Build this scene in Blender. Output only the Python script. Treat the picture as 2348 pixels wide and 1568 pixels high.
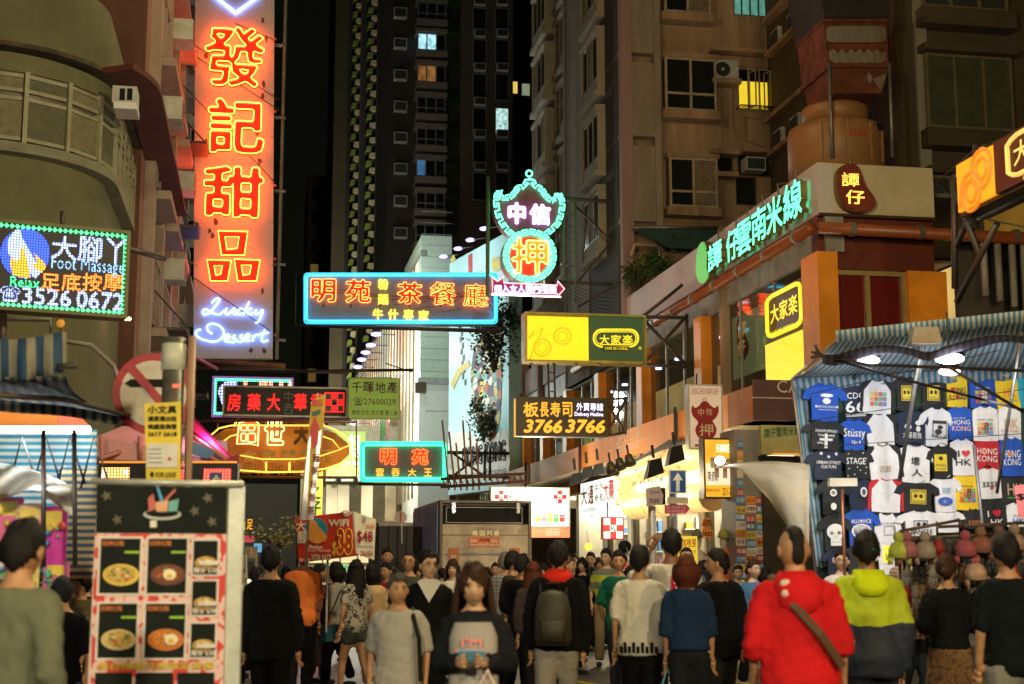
import bpy,bmesh,math,random
from math import sin,cos,pi,radians,sqrt,atan2,exp
from mathutils import Vector,Matrix,noise
from mathutils.geometry import tessellate_polygon
import numpy as np
random.seed(7)
SC = bpy.context.scene
for o in list(bpy.data.objects): bpy.data.objects.remove(o)

# ---------------------------------------------------------------- camera
CAM = Vector((0,0,1.65)); PITCH = radians(8.75)
cd = bpy.data.cameras.new('camera'); cam = bpy.data.objects.new('camera',cd); SC.collection.objects.link(cam)
cam.location = CAM; cam.rotation_euler = (pi/2+PITCH,0,0)
cd.lens = 50; cd.sensor_width = 36; cd.clip_start = .1; cd.clip_end = 800
cd.dof.use_dof = True; cd.dof.focus_distance = 32; cd.dof.aperture_fstop = 2.2; cd.dof.aperture_blades = 0
SC.camera = cam

# ---------------------------------------------------------------- night sky, exposure
w = bpy.data.worlds.new('World'); SC.world = w; w.use_nodes = True
nt = w.node_tree; bg = nt.nodes['Background']
tc = nt.nodes.new('ShaderNodeTexCoord'); sp = nt.nodes.new('ShaderNodeSeparateXYZ'); rmp = nt.nodes.new('ShaderNodeValToRGB')
nt.links.new(tc.outputs['Generated'],sp.inputs[0]); nt.links.new(sp.outputs[2],rmp.inputs[0])
rmp.color_ramp.elements[0].position = 0; rmp.color_ramp.elements[0].color = (.0042,.0050,.0026,1)
rmp.color_ramp.elements[1].position = .6; rmp.color_ramp.elements[1].color = (.0016,.0014,.0008,1)
nt.links.new(rmp.outputs[0],bg.inputs[0]); bg.inputs[1].default_value = 1.0
SC.view_settings.view_transform = 'Standard'; SC.view_settings.look = 'None'
SC.view_settings.exposure = 0; SC.view_settings.gamma = 1; SC.view_settings.use_curve_mapping = False
SC.render.engine = 'CYCLES'
cy = SC.cycles
cy.use_denoising = True; cy.max_bounces = 5; cy.diffuse_bounces = 3; cy.glossy_bounces = 3; cy.transmission_bounces = 4
cy.caustics_reflective = False; cy.caustics_refractive = False; cy.sample_clamp_indirect = 3; cy.sample_clamp_direct = 0

# ---------------------------------------------------------------- placing helpers
FP = 3260.0
def ray(u,v):
    x = (u-1173.5)/FP; y = (784-v)/FP
    return Vector((x,cos(PITCH)-y*sin(PITCH),sin(PITCH)+y*cos(PITCH)))
YAW = radians(10)
DV = Vector((-sin(YAW),cos(YAW),0)); RV = Vector((cos(YAW),sin(YAW),0))
def SR(s,r,z=0): return DV*s+RV*r+Vector((0,0,z))
class Pl:
    def __init__(s,p,yaw):
        s.p = Vector(p); s.yaw = yaw; s.x = Vector((cos(yaw),sin(yaw),0)); s.n = Vector((-sin(yaw),cos(yaw),0))
    def hit(s,u,v):
        r = ray(u,v); t = (s.p-CAM).dot(s.n)/r.dot(s.n); return CAM+r*t
    def loc(s,u,v):
        h = s.hit(u,v)-s.p; return h.dot(s.x),h.z
def PS(s): return Pl(SR(s,0),YAW)                # faces the camera, across the street
def PR(r): return Pl(SR(0,r),YAW-pi/2)           # right side of the street, facing left
def PL(r): return Pl(SR(0,r),YAW+pi/2)           # left side of the street, facing right
def PD(d,yaw=0,x=0): return Pl((x,d,0),radians(yaw))

# ---------------------------------------------------------------- materials
MC = {}
def _n(nt,t,**k):
    n = nt.nodes.new('ShaderNode'+t)
    for a,b in k.items(): setattr(n,a,b)
    return n
def _base(name):
    m = bpy.data.materials.new(name); m.use_nodes = True
    return m,m.node_tree,m.node_tree.nodes['Principled BSDF']
def mat(name,col,rough=.75,metal=0,var=.3,scale=3,bump=.15,dirt=None,damt=.5,streak=False,sheen=0,alpha=1,trans=0,spec=.5,bd=.01,bs=9):
    """painted / cloth / stone surface: base colour broken up by two noises, optional dirt colour"""
    k = ('m',name)
    if k in MC: return MC[k]
    m,nt,p = _base(name); L = nt.links.new
    tc = _n(nt,'TexCoord'); mp = _n(nt,'Mapping'); L(tc.outputs['Object'],mp.inputs[0])
    if streak: mp.inputs['Scale'].default_value = (1,1,.12)
    n1 = _n(nt,'TexNoise'); n1.inputs['Scale'].default_value = scale; n1.inputs['Detail'].default_value = 6; n1.inputs['Roughness'].default_value = .65
    L(mp.outputs[0],n1.inputs[0])
    r = _n(nt,'MapRange'); r.inputs[1].default_value = .3; r.inputs[2].default_value = .7
    r.inputs[3].default_value = 1-var; r.inputs[4].default_value = 1+var*.6; L(n1.outputs[0],r.inputs[0])
    mx = _n(nt,'Mix',data_type='RGBA',blend_type='MULTIPLY'); mx.inputs[0].default_value = 1
    mx.inputs[6].default_value = (*col,1); L(r.outputs[0],mx.inputs[7]); out = mx.outputs[2]
    if dirt:
        n2 = _n(nt,'TexNoise'); n2.inputs['Scale'].default_value = scale*.45; n2.inputs['Detail'].default_value = 8; n2.inputs['Roughness'].default_value = .7
        L(mp.outputs[0],n2.inputs[0])
        r2 = _n(nt,'MapRange'); r2.inputs[1].default_value = .62-.25*damt; r2.inputs[2].default_value = .72; L(n2.outputs[0],r2.inputs[0])
        m2 = _n(nt,'Mix',data_type='RGBA'); L(r2.outputs[0],m2.inputs[0]); L(out,m2.inputs[6]); m2.inputs[7].default_value = (*dirt,1); out = m2.outputs[2]
    L(out,p.inputs['Base Color'])
    p.inputs['Roughness'].default_value = rough; p.inputs['Metallic'].default_value = metal
    p.inputs['Specular IOR Level'].default_value = spec
    if sheen: p.inputs['Sheen Weight'].default_value = sheen
    if alpha < 1: p.inputs['Alpha'].default_value = alpha
    if trans: p.inputs['Transmission Weight'].default_value = trans
    if bump:
        nb = _n(nt,'TexNoise'); nb.inputs['Scale'].default_value = scale*bs; nb.inputs['Detail'].default_value = 3; L(tc.outputs['Object'],nb.inputs[0])
        b = _n(nt,'Bump'); b.inputs['Strength'].default_value = bump; b.inputs['Distance'].default_value = bd
        L(nb.outputs[0],b.inputs['Height']); L(b.outputs[0],p.inputs['Normal'])
    MC[k] = m; return m
def emi(name,col,s=1.0,var=0,scale=1.5,base=(.3,.3,.3)):
    """something that gives off light; var breaks up a light box the way its tubes do"""
    k = ('e',name)
    if k in MC: return MC[k]
    m,nt,p = _base(name); L = nt.links.new
    p.inputs['Base Color'].default_value = (*[min(.8,c*.6+.05) for c in col],1); p.inputs['Roughness'].default_value = .4
    p.inputs['Emission Color'].default_value = (*col,1); p.inputs['Emission Strength'].default_value = s
    if var:
        tc = _n(nt,'TexCoord'); n1 = _n(nt,'TexNoise'); n1.inputs['Scale'].default_value = scale; n1.inputs['Detail'].default_value = 2
        L(tc.outputs['Object'],n1.inputs[0]); r = _n(nt,'MapRange'); r.inputs[1].default_value = .35; r.inputs[2].default_value = .65
        r.inputs[3].default_value = s*(1-var); r.inputs[4].default_value = s*(1+var*.4); L(n1.outputs[0],r.inputs[0]); L(r.outputs[0],p.inputs['Emission Strength'])
    MC[k] = m; return m
def led(name,col,s,pitch=.04,off=(.01,.01,.02)):
    """field of round LEDs on a dark panel"""
    k = ('l',name)
    if k in MC: return MC[k]
    m,nt,p = _base(name); L = nt.links.new
    tc = _n(nt,'TexCoord'); vm = _n(nt,'VectorMath',operation='SCALE'); vm.inputs[3].default_value = 1/pitch; L(tc.outputs['Object'],vm.inputs[0])
    fr = _n(nt,'VectorMath',operation='FRACTION'); L(vm.outputs[0],fr.inputs[0])
    sb = _n(nt,'VectorMath',operation='SUBTRACT'); sb.inputs[1].default_value = (.5,.5,.5); L(fr.outputs[0],sb.inputs[0])
    ml = _n(nt,'VectorMath',operation='MULTIPLY'); ml.inputs[1].default_value = (1,0,1); L(sb.outputs[0],ml.inputs[0])
    ln = _n(nt,'VectorMath',operation='LENGTH'); L(ml.outputs[0],ln.inputs[0])
    r = _n(nt,'MapRange'); r.inputs[1].default_value = .3; r.inputs[2].default_value = .5; r.inputs[3].default_value = s; r.inputs[4].default_value = s*.06; L(ln.outputs[1],r.inputs[0])
    p.inputs['Base Color'].default_value = (*off,1); p.inputs['Emission Color'].default_value = (*col,1); L(r.outputs[0],p.inputs['Emission Strength'])
    MC[k] = m; return m
def stripes(name,c1,c2,period,axis=0,rough=.8,transl=.45,glow=0):
    """woven plastic sheet with two-colour stripes, lets some light through"""
    k = ('s',name)
    if k in MC: return MC[k]
    m,nt,p = _base(name); L = nt.links.new
    tc = _n(nt,'TexCoord'); sx = _n(nt,'SeparateXYZ'); L(tc.outputs['Object'],sx.inputs[0])
    a = _n(nt,'Math',operation='MULTIPLY'); a.inputs[1].default_value = 1/period; L(sx.outputs[axis],a.inputs[0])
    n1 = _n(nt,'TexNoise'); n1.inputs['Scale'].default_value = 3; n1.inputs['Detail'].default_value = 5; L(tc.outputs['Object'],n1.inputs[0])
    ns = _n(nt,'Math',operation='MULTIPLY_ADD'); ns.inputs[1].default_value = .06; L(n1.outputs[0],ns.inputs[0]); L(a.outputs[0],ns.inputs[2])
    f = _n(nt,'Math',operation='FRACT'); L(ns.outputs[0],f.inputs[0])
    g = _n(nt,'Math',operation='GREATER_THAN'); g.inputs[1].default_value = .5; L(f.outputs[0],g.inputs[0])
    mx = _n(nt,'Mix',data_type='RGBA'); mx.inputs[6].default_value = (*c1,1); mx.inputs[7].default_value = (*c2,1); L(g.outputs[0],mx.inputs[0])
    r = _n(nt,'MapRange'); r.inputs[1].default_value = .3; r.inputs[2].default_value = .7; r.inputs[3].default_value = .7; r.inputs[4].default_value = 1.1; L(n1.outputs[0],r.inputs[0])
    m2 = _n(nt,'Mix',data_type='RGBA',blend_type='MULTIPLY'); m2.inputs[0].default_value = 1; L(mx.outputs[2],m2.inputs[6]); L(r.outputs[0],m2.inputs[7])
    L(m2.outputs[2],p.inputs['Base Color']); p.inputs['Roughness'].default_value = rough
    if transl:
        tr = _n(nt,'BsdfTranslucent'); L(m2.outputs[2],tr.inputs[0]); ms = _n(nt,'MixShader'); ms.inputs[0].default_value = transl
        L(p.outputs[0],ms.inputs[1]); L(tr.outputs[0],ms.inputs[2]); L(ms.outputs[0],nt.nodes['Material Output'].inputs[0])
    MC[k] = m; return m
def checks(name,cols,size,axes=(0,2),rough=.85):
    """plaid: two crossing sets of lines over a ground colour"""
    k = ('c',name)
    if k in MC: return MC[k]
    m,nt,p = _base(name); L = nt.links.new
    tc = _n(nt,'TexCoord'); sx = _n(nt,'SeparateXYZ'); L(tc.outputs['Object'],sx.inputs[0]); prev = None
    col = cols[0]
    for i,ax in enumerate(axes):
        a = _n(nt,'Math',operation='MULTIPLY'); a.inputs[1].default_value = 1/size; L(sx.outputs[ax],a.inputs[0])
        f = _n(nt,'Math',operation='FRACT'); L(a.outputs[0],f.inputs[0])
        g = _n(nt,'Math',operation='GREATER_THAN'); g.inputs[1].default_value = .68; L(f.outputs[0],g.inputs[0])
        s = _n(nt,'Math',operation='MULTIPLY'); s.inputs[1].default_value = .7; L(g.outputs[0],s.inputs[0])
        mx = _n(nt,'Mix',data_type='RGBA'); L(s.outputs[0],mx.inputs[0])
        if prev is None: mx.inputs[6].default_value = (*col,1)
        else: L(prev,mx.inputs[6])
        mx.inputs[7].default_value = (*cols[1+i],1); prev = mx.outputs[2]
    L(prev,p.inputs['Base Color']); p.inputs['Roughness'].default_value = rough
    MC[k] = m; return m
def glass(name,col=(.02,.025,.02),rough=.08,clear=0.0):
    k = ('g',name)
    if k in MC: return MC[k]
    m,nt,p = _base(name); p.inputs['Base Color'].default_value = (*col,1); p.inputs['Roughness'].default_value = rough; p.inputs['Specular IOR Level'].default_value = .8
    if clear: p.inputs['Alpha'].default_value = 1-clear
    MC[k] = m; return m
def leopard(name,c1,c2,scale=9,lo=.1,hi=.22):
    k = ('v',name)
    if k in MC: return MC[k]
    m,nt,p = _base(name); L = nt.links.new
    tc = _n(nt,'TexCoord'); v = _n(nt,'TexVoronoi'); v.inputs['Scale'].default_value = scale; L(tc.outputs['Object'],v.inputs['Vector'])
    c = _n(nt,'ValToRGB'); c.color_ramp.interpolation = 'CONSTANT'; e = c.color_ramp.elements
    e[0].position = 0; e[0].color = (*c1,1); e[1].position = lo*2; e[1].color = (*c2,1); q = e.new(hi*2); q.color = (*c1,1)
    L(v.outputs['Distance'],c.inputs[0]); L(c.outputs[0],p.inputs['Base Color']); p.inputs['Roughness'].default_value = .9
    MC[k] = m; return m
def mural(name,s=1.0):
    """large cartoon print: flat colour cells with dark outlines on pale blue"""
    k = ('mu',name)
    if k in MC: return MC[k]
    m,nt,p = _base(name); L = nt.links.new
    tc = _n(nt,'TexCoord'); v = _n(nt,'TexVoronoi',feature='F1'); v.inputs['Scale'].default_value = 2.6; L(tc.outputs['Object'],v.inputs['Vector'])
    v2 = _n(nt,'TexVoronoi',feature='DISTANCE_TO_EDGE'); v2.inputs['Scale'].default_value = 2.6; L(tc.outputs['Object'],v2.inputs['Vector'])
    c = _n(nt,'ValToRGB'); c.color_ramp.interpolation = 'CONSTANT'; e = c.color_ramp.elements
    cs = [(.03,.02,.05),(.55,.42,.08),(.12,.35,.3),(.5,.5,.42),(.06,.03,.1),(.45,.1,.03),(.6,.6,.5)]
    e[0].position = 0; e[0].color = (*cs[0],1); e[1].position = .15; e[1].color = (*cs[1],1)
    for i,q in enumerate(cs[2:]): z = e.new(.3+i*.14); z.color = (*q,1)
    sx = _n(nt,'SeparateXYZ'); L(v.outputs['Color'],sx.inputs[0]); L(sx.outputs[0],c.inputs[0])
    g = _n(nt,'Math',operation='LESS_THAN'); g.inputs[1].default_value = .035; L(v2.outputs[0],g.inputs[0])
    mx = _n(nt,'Mix',data_type='RGBA'); L(g.outputs[0],mx.inputs[0]); L(c.outputs[0],mx.inputs[6]); mx.inputs[7].default_value = (.02,.02,.03,1)
    L(mx.outputs[2],p.inputs['Base Color']); p.inputs['Roughness'].default_value = .6
    MC[k] = m; return m

# ---------------------------------------------------------------- mesh building
class MB:
    def __init__(s): s.v = []; s.f = []; s.m = []; s.mi = 0
    def add(s,vs,fs):
        o = len(s.v); s.v += [tuple(v) for v in vs]; s.f += [tuple(o+i for i in f) for f in fs]; s.m += [s.mi]*len(fs); return s
    def box(s,x0,x1,y0,y1,z0,z1):
        if x0 > x1: x0,x1 = x1,x0
        if y0 > y1: y0,y1 = y1,y0
        if z0 > z1: z0,z1 = z1,z0
        return s.add([(x0,y0,z0),(x1,y0,z0),(x1,y1,z0),(x0,y1,z0),(x0,y0,z1),(x1,y0,z1),(x1,y1,z1),(x0,y1,z1)],
                     [(0,3,2,1),(4,5,6,7),(0,1,5,4),(1,2,6,5),(2,3,7,6),(3,0,4,7)])
    def ring(s,x0,x1,z0,z1,w,y0,y1):   # rectangular frame
        if x0 > x1: x0,x1 = x1,x0
        if z0 > z1: z0,z1 = z1,z0
        s.box(x0,x0+w,y0,y1,z0,z1); s.box(x1-w,x1,y0,y1,z0,z1)
        s.box(x0+w,x1-w,y0,y1,z0,z0+w); s.box(x0+w,x1-w,y0,y1,z1-w,z1); return s
    def prism(s,pts,y0,y1):
        n = len(pts); a = sum(pts[i][0]*pts[(i+1) % n][1]-pts[(i+1) % n][0]*pts[i][1] for i in range(n))
        if a < 0: pts = pts[::-1]
        return s.add([(x,y0,z) for x,z in pts]+[(x,y1,z) for x,z in pts],
                     [tuple(range(n)),tuple(range(2*n-1,n-1,-1))]+[(i,n+i,n+(i+1) % n,(i+1) % n) for i in range(n)])
    def hexa(s,p):     # eight corners: bottom four then top four
        return s.add(p,[(0,3,2,1),(4,5,6,7),(0,1,5,4),(1,2,6,5),(2,3,7,6),(3,0,4,7)])
    def tube(s,pts,r,n=6,closed=False,caps=True):
        P = [Vector(p) for p in pts]; m = len(P)
        if m < 2: return s
        R = r if isinstance(r,(list,tuple)) else [r]*m
        vs = []; ref = None
        for i in range(m):
            a = P[(i-1) % m] if closed or i > 0 else P[i]; b = P[(i+1) % m] if closed or i < m-1 else P[i]
            t = (b-a)
            t = t.normalized() if t.length > 1e-9 else Vector((0,0,1))
            if ref is None: ref = t.orthogonal().normalized()
            q = ref-t*ref.dot(t)
            q = q.normalized() if q.length > 1e-6 else t.orthogonal().normalized()
            ref = q; w = t.cross(q)
            for j in range(n): an = 2*pi*j/n; vs.append(P[i]+(q*cos(an)+w*sin(an))*R[i])
        fs = []
        for i in range(m if closed else m-1):
            k = (i+1) % m
            for j in range(n): fs.append((i*n+j,i*n+(j+1) % n,k*n+(j+1) % n,k*n+j))
        if caps and not closed: fs += [tuple(range(n-1,-1,-1)),tuple((m-1)*n+j for j in range(n))]
        return s.add(vs,fs)
    def loft(s,secs,n=14,caps=True):
        """sections (cx, cy, cz, rx, ry[, tilt matrix]) stacked: elliptical rings"""
        vs = []
        for c in secs:
            cx,cy_,cz,rx,ry = c[:5]
            for j in range(n):
                a = 2*pi*j/n; q = Vector((rx*cos(a),ry*sin(a),0))
                if len(c) > 5: q = c[5] @ q
                vs.append((cx+q.x,cy_+q.y,cz+q.z))
        fs = [(i*n+j,i*n+(j+1) % n,(i+1)*n+(j+1) % n,(i+1)*n+j) for i in range(len(secs)-1) for j in range(n)]
        if caps: fs += [tuple(range(n-1,-1,-1)),tuple((len(secs)-1)*n+j for j in range(n))]
        return s.add(vs,fs)
    def ball(s,c,rx,ry=None,rz=None,n=10,m=7):
        ry = ry or rx; rz = rz or rx; vs = [(c[0],c[1],c[2]-rz)]
        for i in range(1,m):
            ph = -pi/2+pi*i/m
            for j in range(n): a = 2*pi*j/n; vs.append((c[0]+rx*cos(ph)*cos(a),c[1]+ry*cos(ph)*sin(a),c[2]+rz*sin(ph)))
        vs.append((c[0],c[1],c[2]+rz)); t = len(vs)-1
        fs = [(0,1+(j+1) % n,1+j) for j in range(n)]
        fs += [(1+(i-1)*n+j,1+(i-1)*n+(j+1) % n,1+i*n+(j+1) % n,1+i*n+j) for i in range(1,m-1) for j in range(n)]
        fs += [(t,1+(m-2)*n+j,1+(m-2)*n+(j+1) % n) for j in range(n)]
        return s.add(vs,fs)
    def sheet(s,fn,nu,nv,th=.006):
        """thin cloth from fn(a, b) -> point, a and b in 0..1"""
        g = [[Vector(fn(i/nu,j/nv)) for j in range(nv+1)] for i in range(nu+1)]; vs = [];
        for i in range(nu+1):
            for j in range(nv+1): vs.append(g[i][j])
        nn = len(vs)
        for i in range(nu+1):
            for j in range(nv+1):
                a = g[min(i+1,nu)][j]-g[max(i-1,0)][j]; b = g[i][min(j+1,nv)]-g[i][max(j-1,0)]
                q = a.cross(b); q = q.normalized() if q.length > 1e-9 else Vector((0,0,1)); vs.append(g[i][j]-q*th)
        W = nv+1; fs = []
        for i in range(nu):
            for j in range(nv):
                a = i*W+j; fs.append((a,a+W,a+W+1,a+1)); fs.append((nn+a,nn+a+1,nn+a+W+1,nn+a+W))
        for i in range(nu): a = i*W; fs.append((a,nn+a,nn+a+W,a+W)); a = i*W+nv; fs.append((a,a+W,nn+a+W,nn+a))
        for j in range(nv): a = j; fs.append((a,a+1,nn+a+1,nn+a)); a = nu*W+j; fs.append((a,nn+a,nn+a+1,a+1))
        return s.add(vs,fs)
    def mesh(s,name,mats,smooth=False):
        me = bpy.data.meshes.new(name); me.from_pydata(s.v,[],s.f)
        if not isinstance(mats,(list,tuple)): mats = [mats]
        for m in mats: me.materials.append(m)
        if len(mats) > 1: me.polygons.foreach_set('material_index',s.m)
        if smooth: me.polygons.foreach_set('use_smooth',[True]*len(me.polygons))
        me.update(); return me
    def build(s,name,mats,parent=None,label=None,kind=None,smooth=False,cat=None,group=None):
        return link(name,s.mesh(name,mats,smooth),parent,label,kind,cat,group)
def link(name,me,parent=None,label=None,kind=None,cat=None,group=None):
    o = bpy.data.objects.new(name,me); SC.collection.objects.link(o)
    if parent is not None: o.parent = parent
    if label: o['label'] = label
    if kind: o['kind'] = kind
    if cat: o['category'] = cat
    if group: o['group'] = group
    return o
def copy_tree(o,parent=None):
    c = o.copy(); SC.collection.objects.link(c)
    if parent is not None: c.parent = parent
    for ch in o.children: copy_tree(ch,c)
    return c
def lamp(parent,loc,energy,col,size=.1,name='lamp_light',kind='POINT',**k):
    l = bpy.data.lights.new(name,kind); l.energy = energy; l.color = col
    if kind in ('POINT','SPOT'): l.shadow_soft_size = size
    if kind == 'SPOT': l.spot_size = k.get('spot',1.2); l.spot_blend = k.get('blend',.6)
    o = bpy.data.objects.new(name,l); SC.collection.objects.link(o); o.location = loc
    if 'rot' in k: o.rotation_euler = k['rot']
    if parent is not None: o.parent = parent
    return o

TXC = {}
def _raw_txt(s,shear,fill):
    c = bpy.data.curves.new('t','FONT'); c.body = s; c.resolution_u = 2; c.shear = shear; c.fill_mode = 'BOTH' if fill else 'NONE'
    o = bpy.data.objects.new('t',c); me = o.to_mesh()
    vs = [(v.co.x,v.co.y) for v in me.vertices]
    el = [tuple(p.vertices) for p in me.polygons] if fill else [tuple(e.vertices) for e in me.edges]
    o.to_mesh_clear(); bpy.data.objects.remove(o); bpy.data.curves.remove(c); return vs,el
def brush(s,bold,shear=0,res=None):
    """thick brush-like outline of lettering: glyphs rasterised, spread, contoured again -> closed loops"""
    k = ('b',s,bold,shear)
    if k in TXC: return TXC[k]
    vs,fs = _raw_txt(s,shear,True); V = np.array(vs); res = res or (90 if len(s) < 3 else 48)
    pad = .16; x0,y0 = V.min(0)-pad; x1,y1 = V.max(0)+pad; nx = int((x1-x0)*res)+2; ny = int((y1-y0)*res)+2
    G = np.zeros((ny,nx));
    for sub in ((.0,.0),(.5,.5),(.5,0),(0,.5)):
        H = np.zeros((ny,nx),bool)
        for f in fs:
            p = (V[list(f)]-(x0,y0))*res-np.array(sub); lo = np.maximum(np.floor(p.min(0)).astype(int),0); hi = np.ceil(p.max(0)).astype(int)+1
            X,Y = np.meshgrid(np.arange(lo[0],min(hi[0],nx)),np.arange(lo[1],min(hi[1],ny)))
            if X.size == 0: continue
            pos = np.ones(X.shape,bool); neg = np.ones(X.shape,bool)
            for i in range(len(p)):
                a_,b_ = p[i],p[(i+1) % len(p)]; d = (b_[0]-a_[0])*(Y-a_[1])-(b_[1]-a_[1])*(X-a_[0]); pos &= d >= 0; neg &= d <= 0
            H[Y,X] |= pos | neg
        G += H*.25
    sg = .013*res; R = int(3*sg)+1; kk = np.exp(-.5*(np.arange(-R,R+1)/sg)**2); kk /= kk.sum()
    # spread by a disc of radius bold, then soften
    rb_ = bold*res; n_ = int(rb_)+1; D = G.copy()
    for dy in range(-n_,n_+1):
        for dx in range(-n_,n_+1):
            q = sqrt(dx*dx+dy*dy)
            if 0 < q < rb_+.5: D = np.maximum(D,np.roll(np.roll(G,dy,0),dx,1)*min(1,max(0,rb_+.5-q)))
    D = np.apply_along_axis(lambda m: np.convolve(m,kk,'same'),0,D); D = np.apply_along_axis(lambda m: np.convolve(m,kk,'same'),1,D)
    lv = .5; B = D > lv; seg = {}
    c4 = B[:-1,:-1]*1+B[:-1,1:]*2+B[1:,1:]*4+B[1:,:-1]*8
    ys,xs = np.nonzero((c4 > 0) & (c4 < 15))
    TB = {1: ('l','b'),2: ('b','r'),3: ('l','r'),4: ('r','t'),6: ('b','t'),7: ('l','t'),8: ('t','l'),9: ('t','b'),11: ('t','r'),12: ('r','l'),13: ('r','b'),14: ('b','l')}
    def ek(e,x,y): return {'b': (x,y,0),'t': (x,y+1,0),'l': (x,y,1),'r': (x+1,y,1)}[e]
    for y,x in zip(ys.tolist(),xs.tolist()):
        c = int(c4[y,x])
        L_ = [('l','b'),('r','t')] if c == 5 else [('b','r'),('t','l')] if c == 10 else [TB[c]]
        for a_,b_ in L_: seg[ek(a_,x,y)] = ek(b_,x,y)
    def pt(e):
        x,y,d = e
        if d == 0: p,q = D[y,x],D[y,x+1]; t = (lv-p)/(q-p); return ((x+t)/res,y/res)
        p,q = D[y,x],D[y+1,x]; t = (lv-p)/(q-p); return (x/res,(y+t)/res)
    loops = []
    while seg:
        st = next(iter(seg)); cur = st; lp = []
        while cur in seg: lp.append(pt(cur)); cur = seg.pop(cur)
        if len(lp) < 8: continue
        n = len(lp); lp = [((lp[i-1][0]+2*lp[i][0]+lp[(i+1) % n][0])/4,(lp[i-1][1]+2*lp[i][1]+lp[(i+1) % n][1])/4) for i in range(n)]
        out = [lp[0]]
        for i in range(1,n-1):
            a_,b_,c_ = out[-1],lp[i],lp[i+1]; ar = abs((b_[0]-a_[0])*(c_[1]-a_[1])-(b_[1]-a_[1])*(c_[0]-a_[0]))
            if ar > .00012 or math.hypot(b_[0]-a_[0],b_[1]-a_[1]) > .12: out.append(b_)
        if len(out) > 3: loops.append(out)
    TXC[k] = loops; return loops
def txt_mesh(s,bold=0,shear=0,fill=True,font_res=2):
    k = (s,bold,shear,fill)
    if k in TXC: return TXC[k]
    if bold > 0:
        loops = brush(s,bold,shear); vs = [p for l in loops for p in l]
        if fill:
            off = []; o = 0
            for l in loops: off.append(o); o += len(l)
            A = [sum(l[i][0]*l[(i+1) % len(l)][1]-l[(i+1) % len(l)][0]*l[i][1] for i in range(len(l))) for l in loops]
            big = max(A,key=abs); outer = [i for i in range(len(loops)) if A[i]*big > 0]; el = []
            def inside(p,l):
                c = False
                for i in range(len(l)):
                    a,b = l[i],l[i-1]
                    if (a[1] > p[1]) != (b[1] > p[1]) and p[0] < (b[0]-a[0])*(p[1]-a[1])/(b[1]-a[1])+a[0]: c = not c
                return c
            grp = {i: [i] for i in outer}
            for j in range(len(loops)):
                if j in grp: continue
                cand = [i for i in outer if inside(loops[j][0],loops[i])]
                if cand: grp[min(cand,key=lambda i: abs(A[i]))].append(j)
            for i,g in grp.items():
                idx = [off[j]+q for j in g for q in range(len(loops[j]))]
                el += [tuple(idx[a] for a in t) for t in tessellate_polygon([[Vector((*p,0)) for p in loops[j]] for j in g])]
        else:
            el = []; o = 0
            for l in loops: el += [(o+i,o+(i+1) % len(l)) for i in range(len(l))]; o += len(l)
    else: vs,el = _raw_txt(s,shear,fill)
    x0 = min(v[0] for v in vs); x1 = max(v[0] for v in vs); y0 = min(v[1] for v in vs); y1 = max(v[1] for v in vs)
    vs = [((x-x0)/max(1e-6,x1-x0),(y-y0)/max(1e-6,y1-y0)) for x,y in vs]
    TXC[k] = (vs,el); return TXC[k]
def txt_fill(mb,s,x0,z0,x1,z1,y,bold=0,shear=0,skew=0,fl=True):
    if y is None: y = -.01
    vs,fs = txt_mesh(s,bold,shear)
    mb.add([(x0+a*(x1-x0),y,z0+b*(z1-z0)+skew*a) for a,b in vs],fs); return mb
def txt_tube(mb,s,x0,z0,x1,z1,y,r,bold=0,shear=0,n=5):
    vs,es = txt_mesh(s,bold,shear,False,2)
    nb = {}
    for a,b in es: nb.setdefault(a,[]).append(b); nb.setdefault(b,[]).append(a)
    seen = set()
    for st in nb:
        if st in seen: continue
        loop = [st]; seen.add(st); cur = st
        while True:
            nx = [q for q in nb[cur] if q not in seen]
            if not nx: break
            cur = nx[0]; seen.add(cur); loop.append(cur)
        P = [Vector((x0+vs[i][0]*(x1-x0),y,z0+vs[i][1]*(z1-z0))) for i in loop]; Q = [P[0]]
        for p in P[1:]:
            if (p-Q[-1]).length > r*.9: Q.append(p)
        if len(Q) > 3: mb.tube(Q,r,n,closed=True)
    return mb

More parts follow.
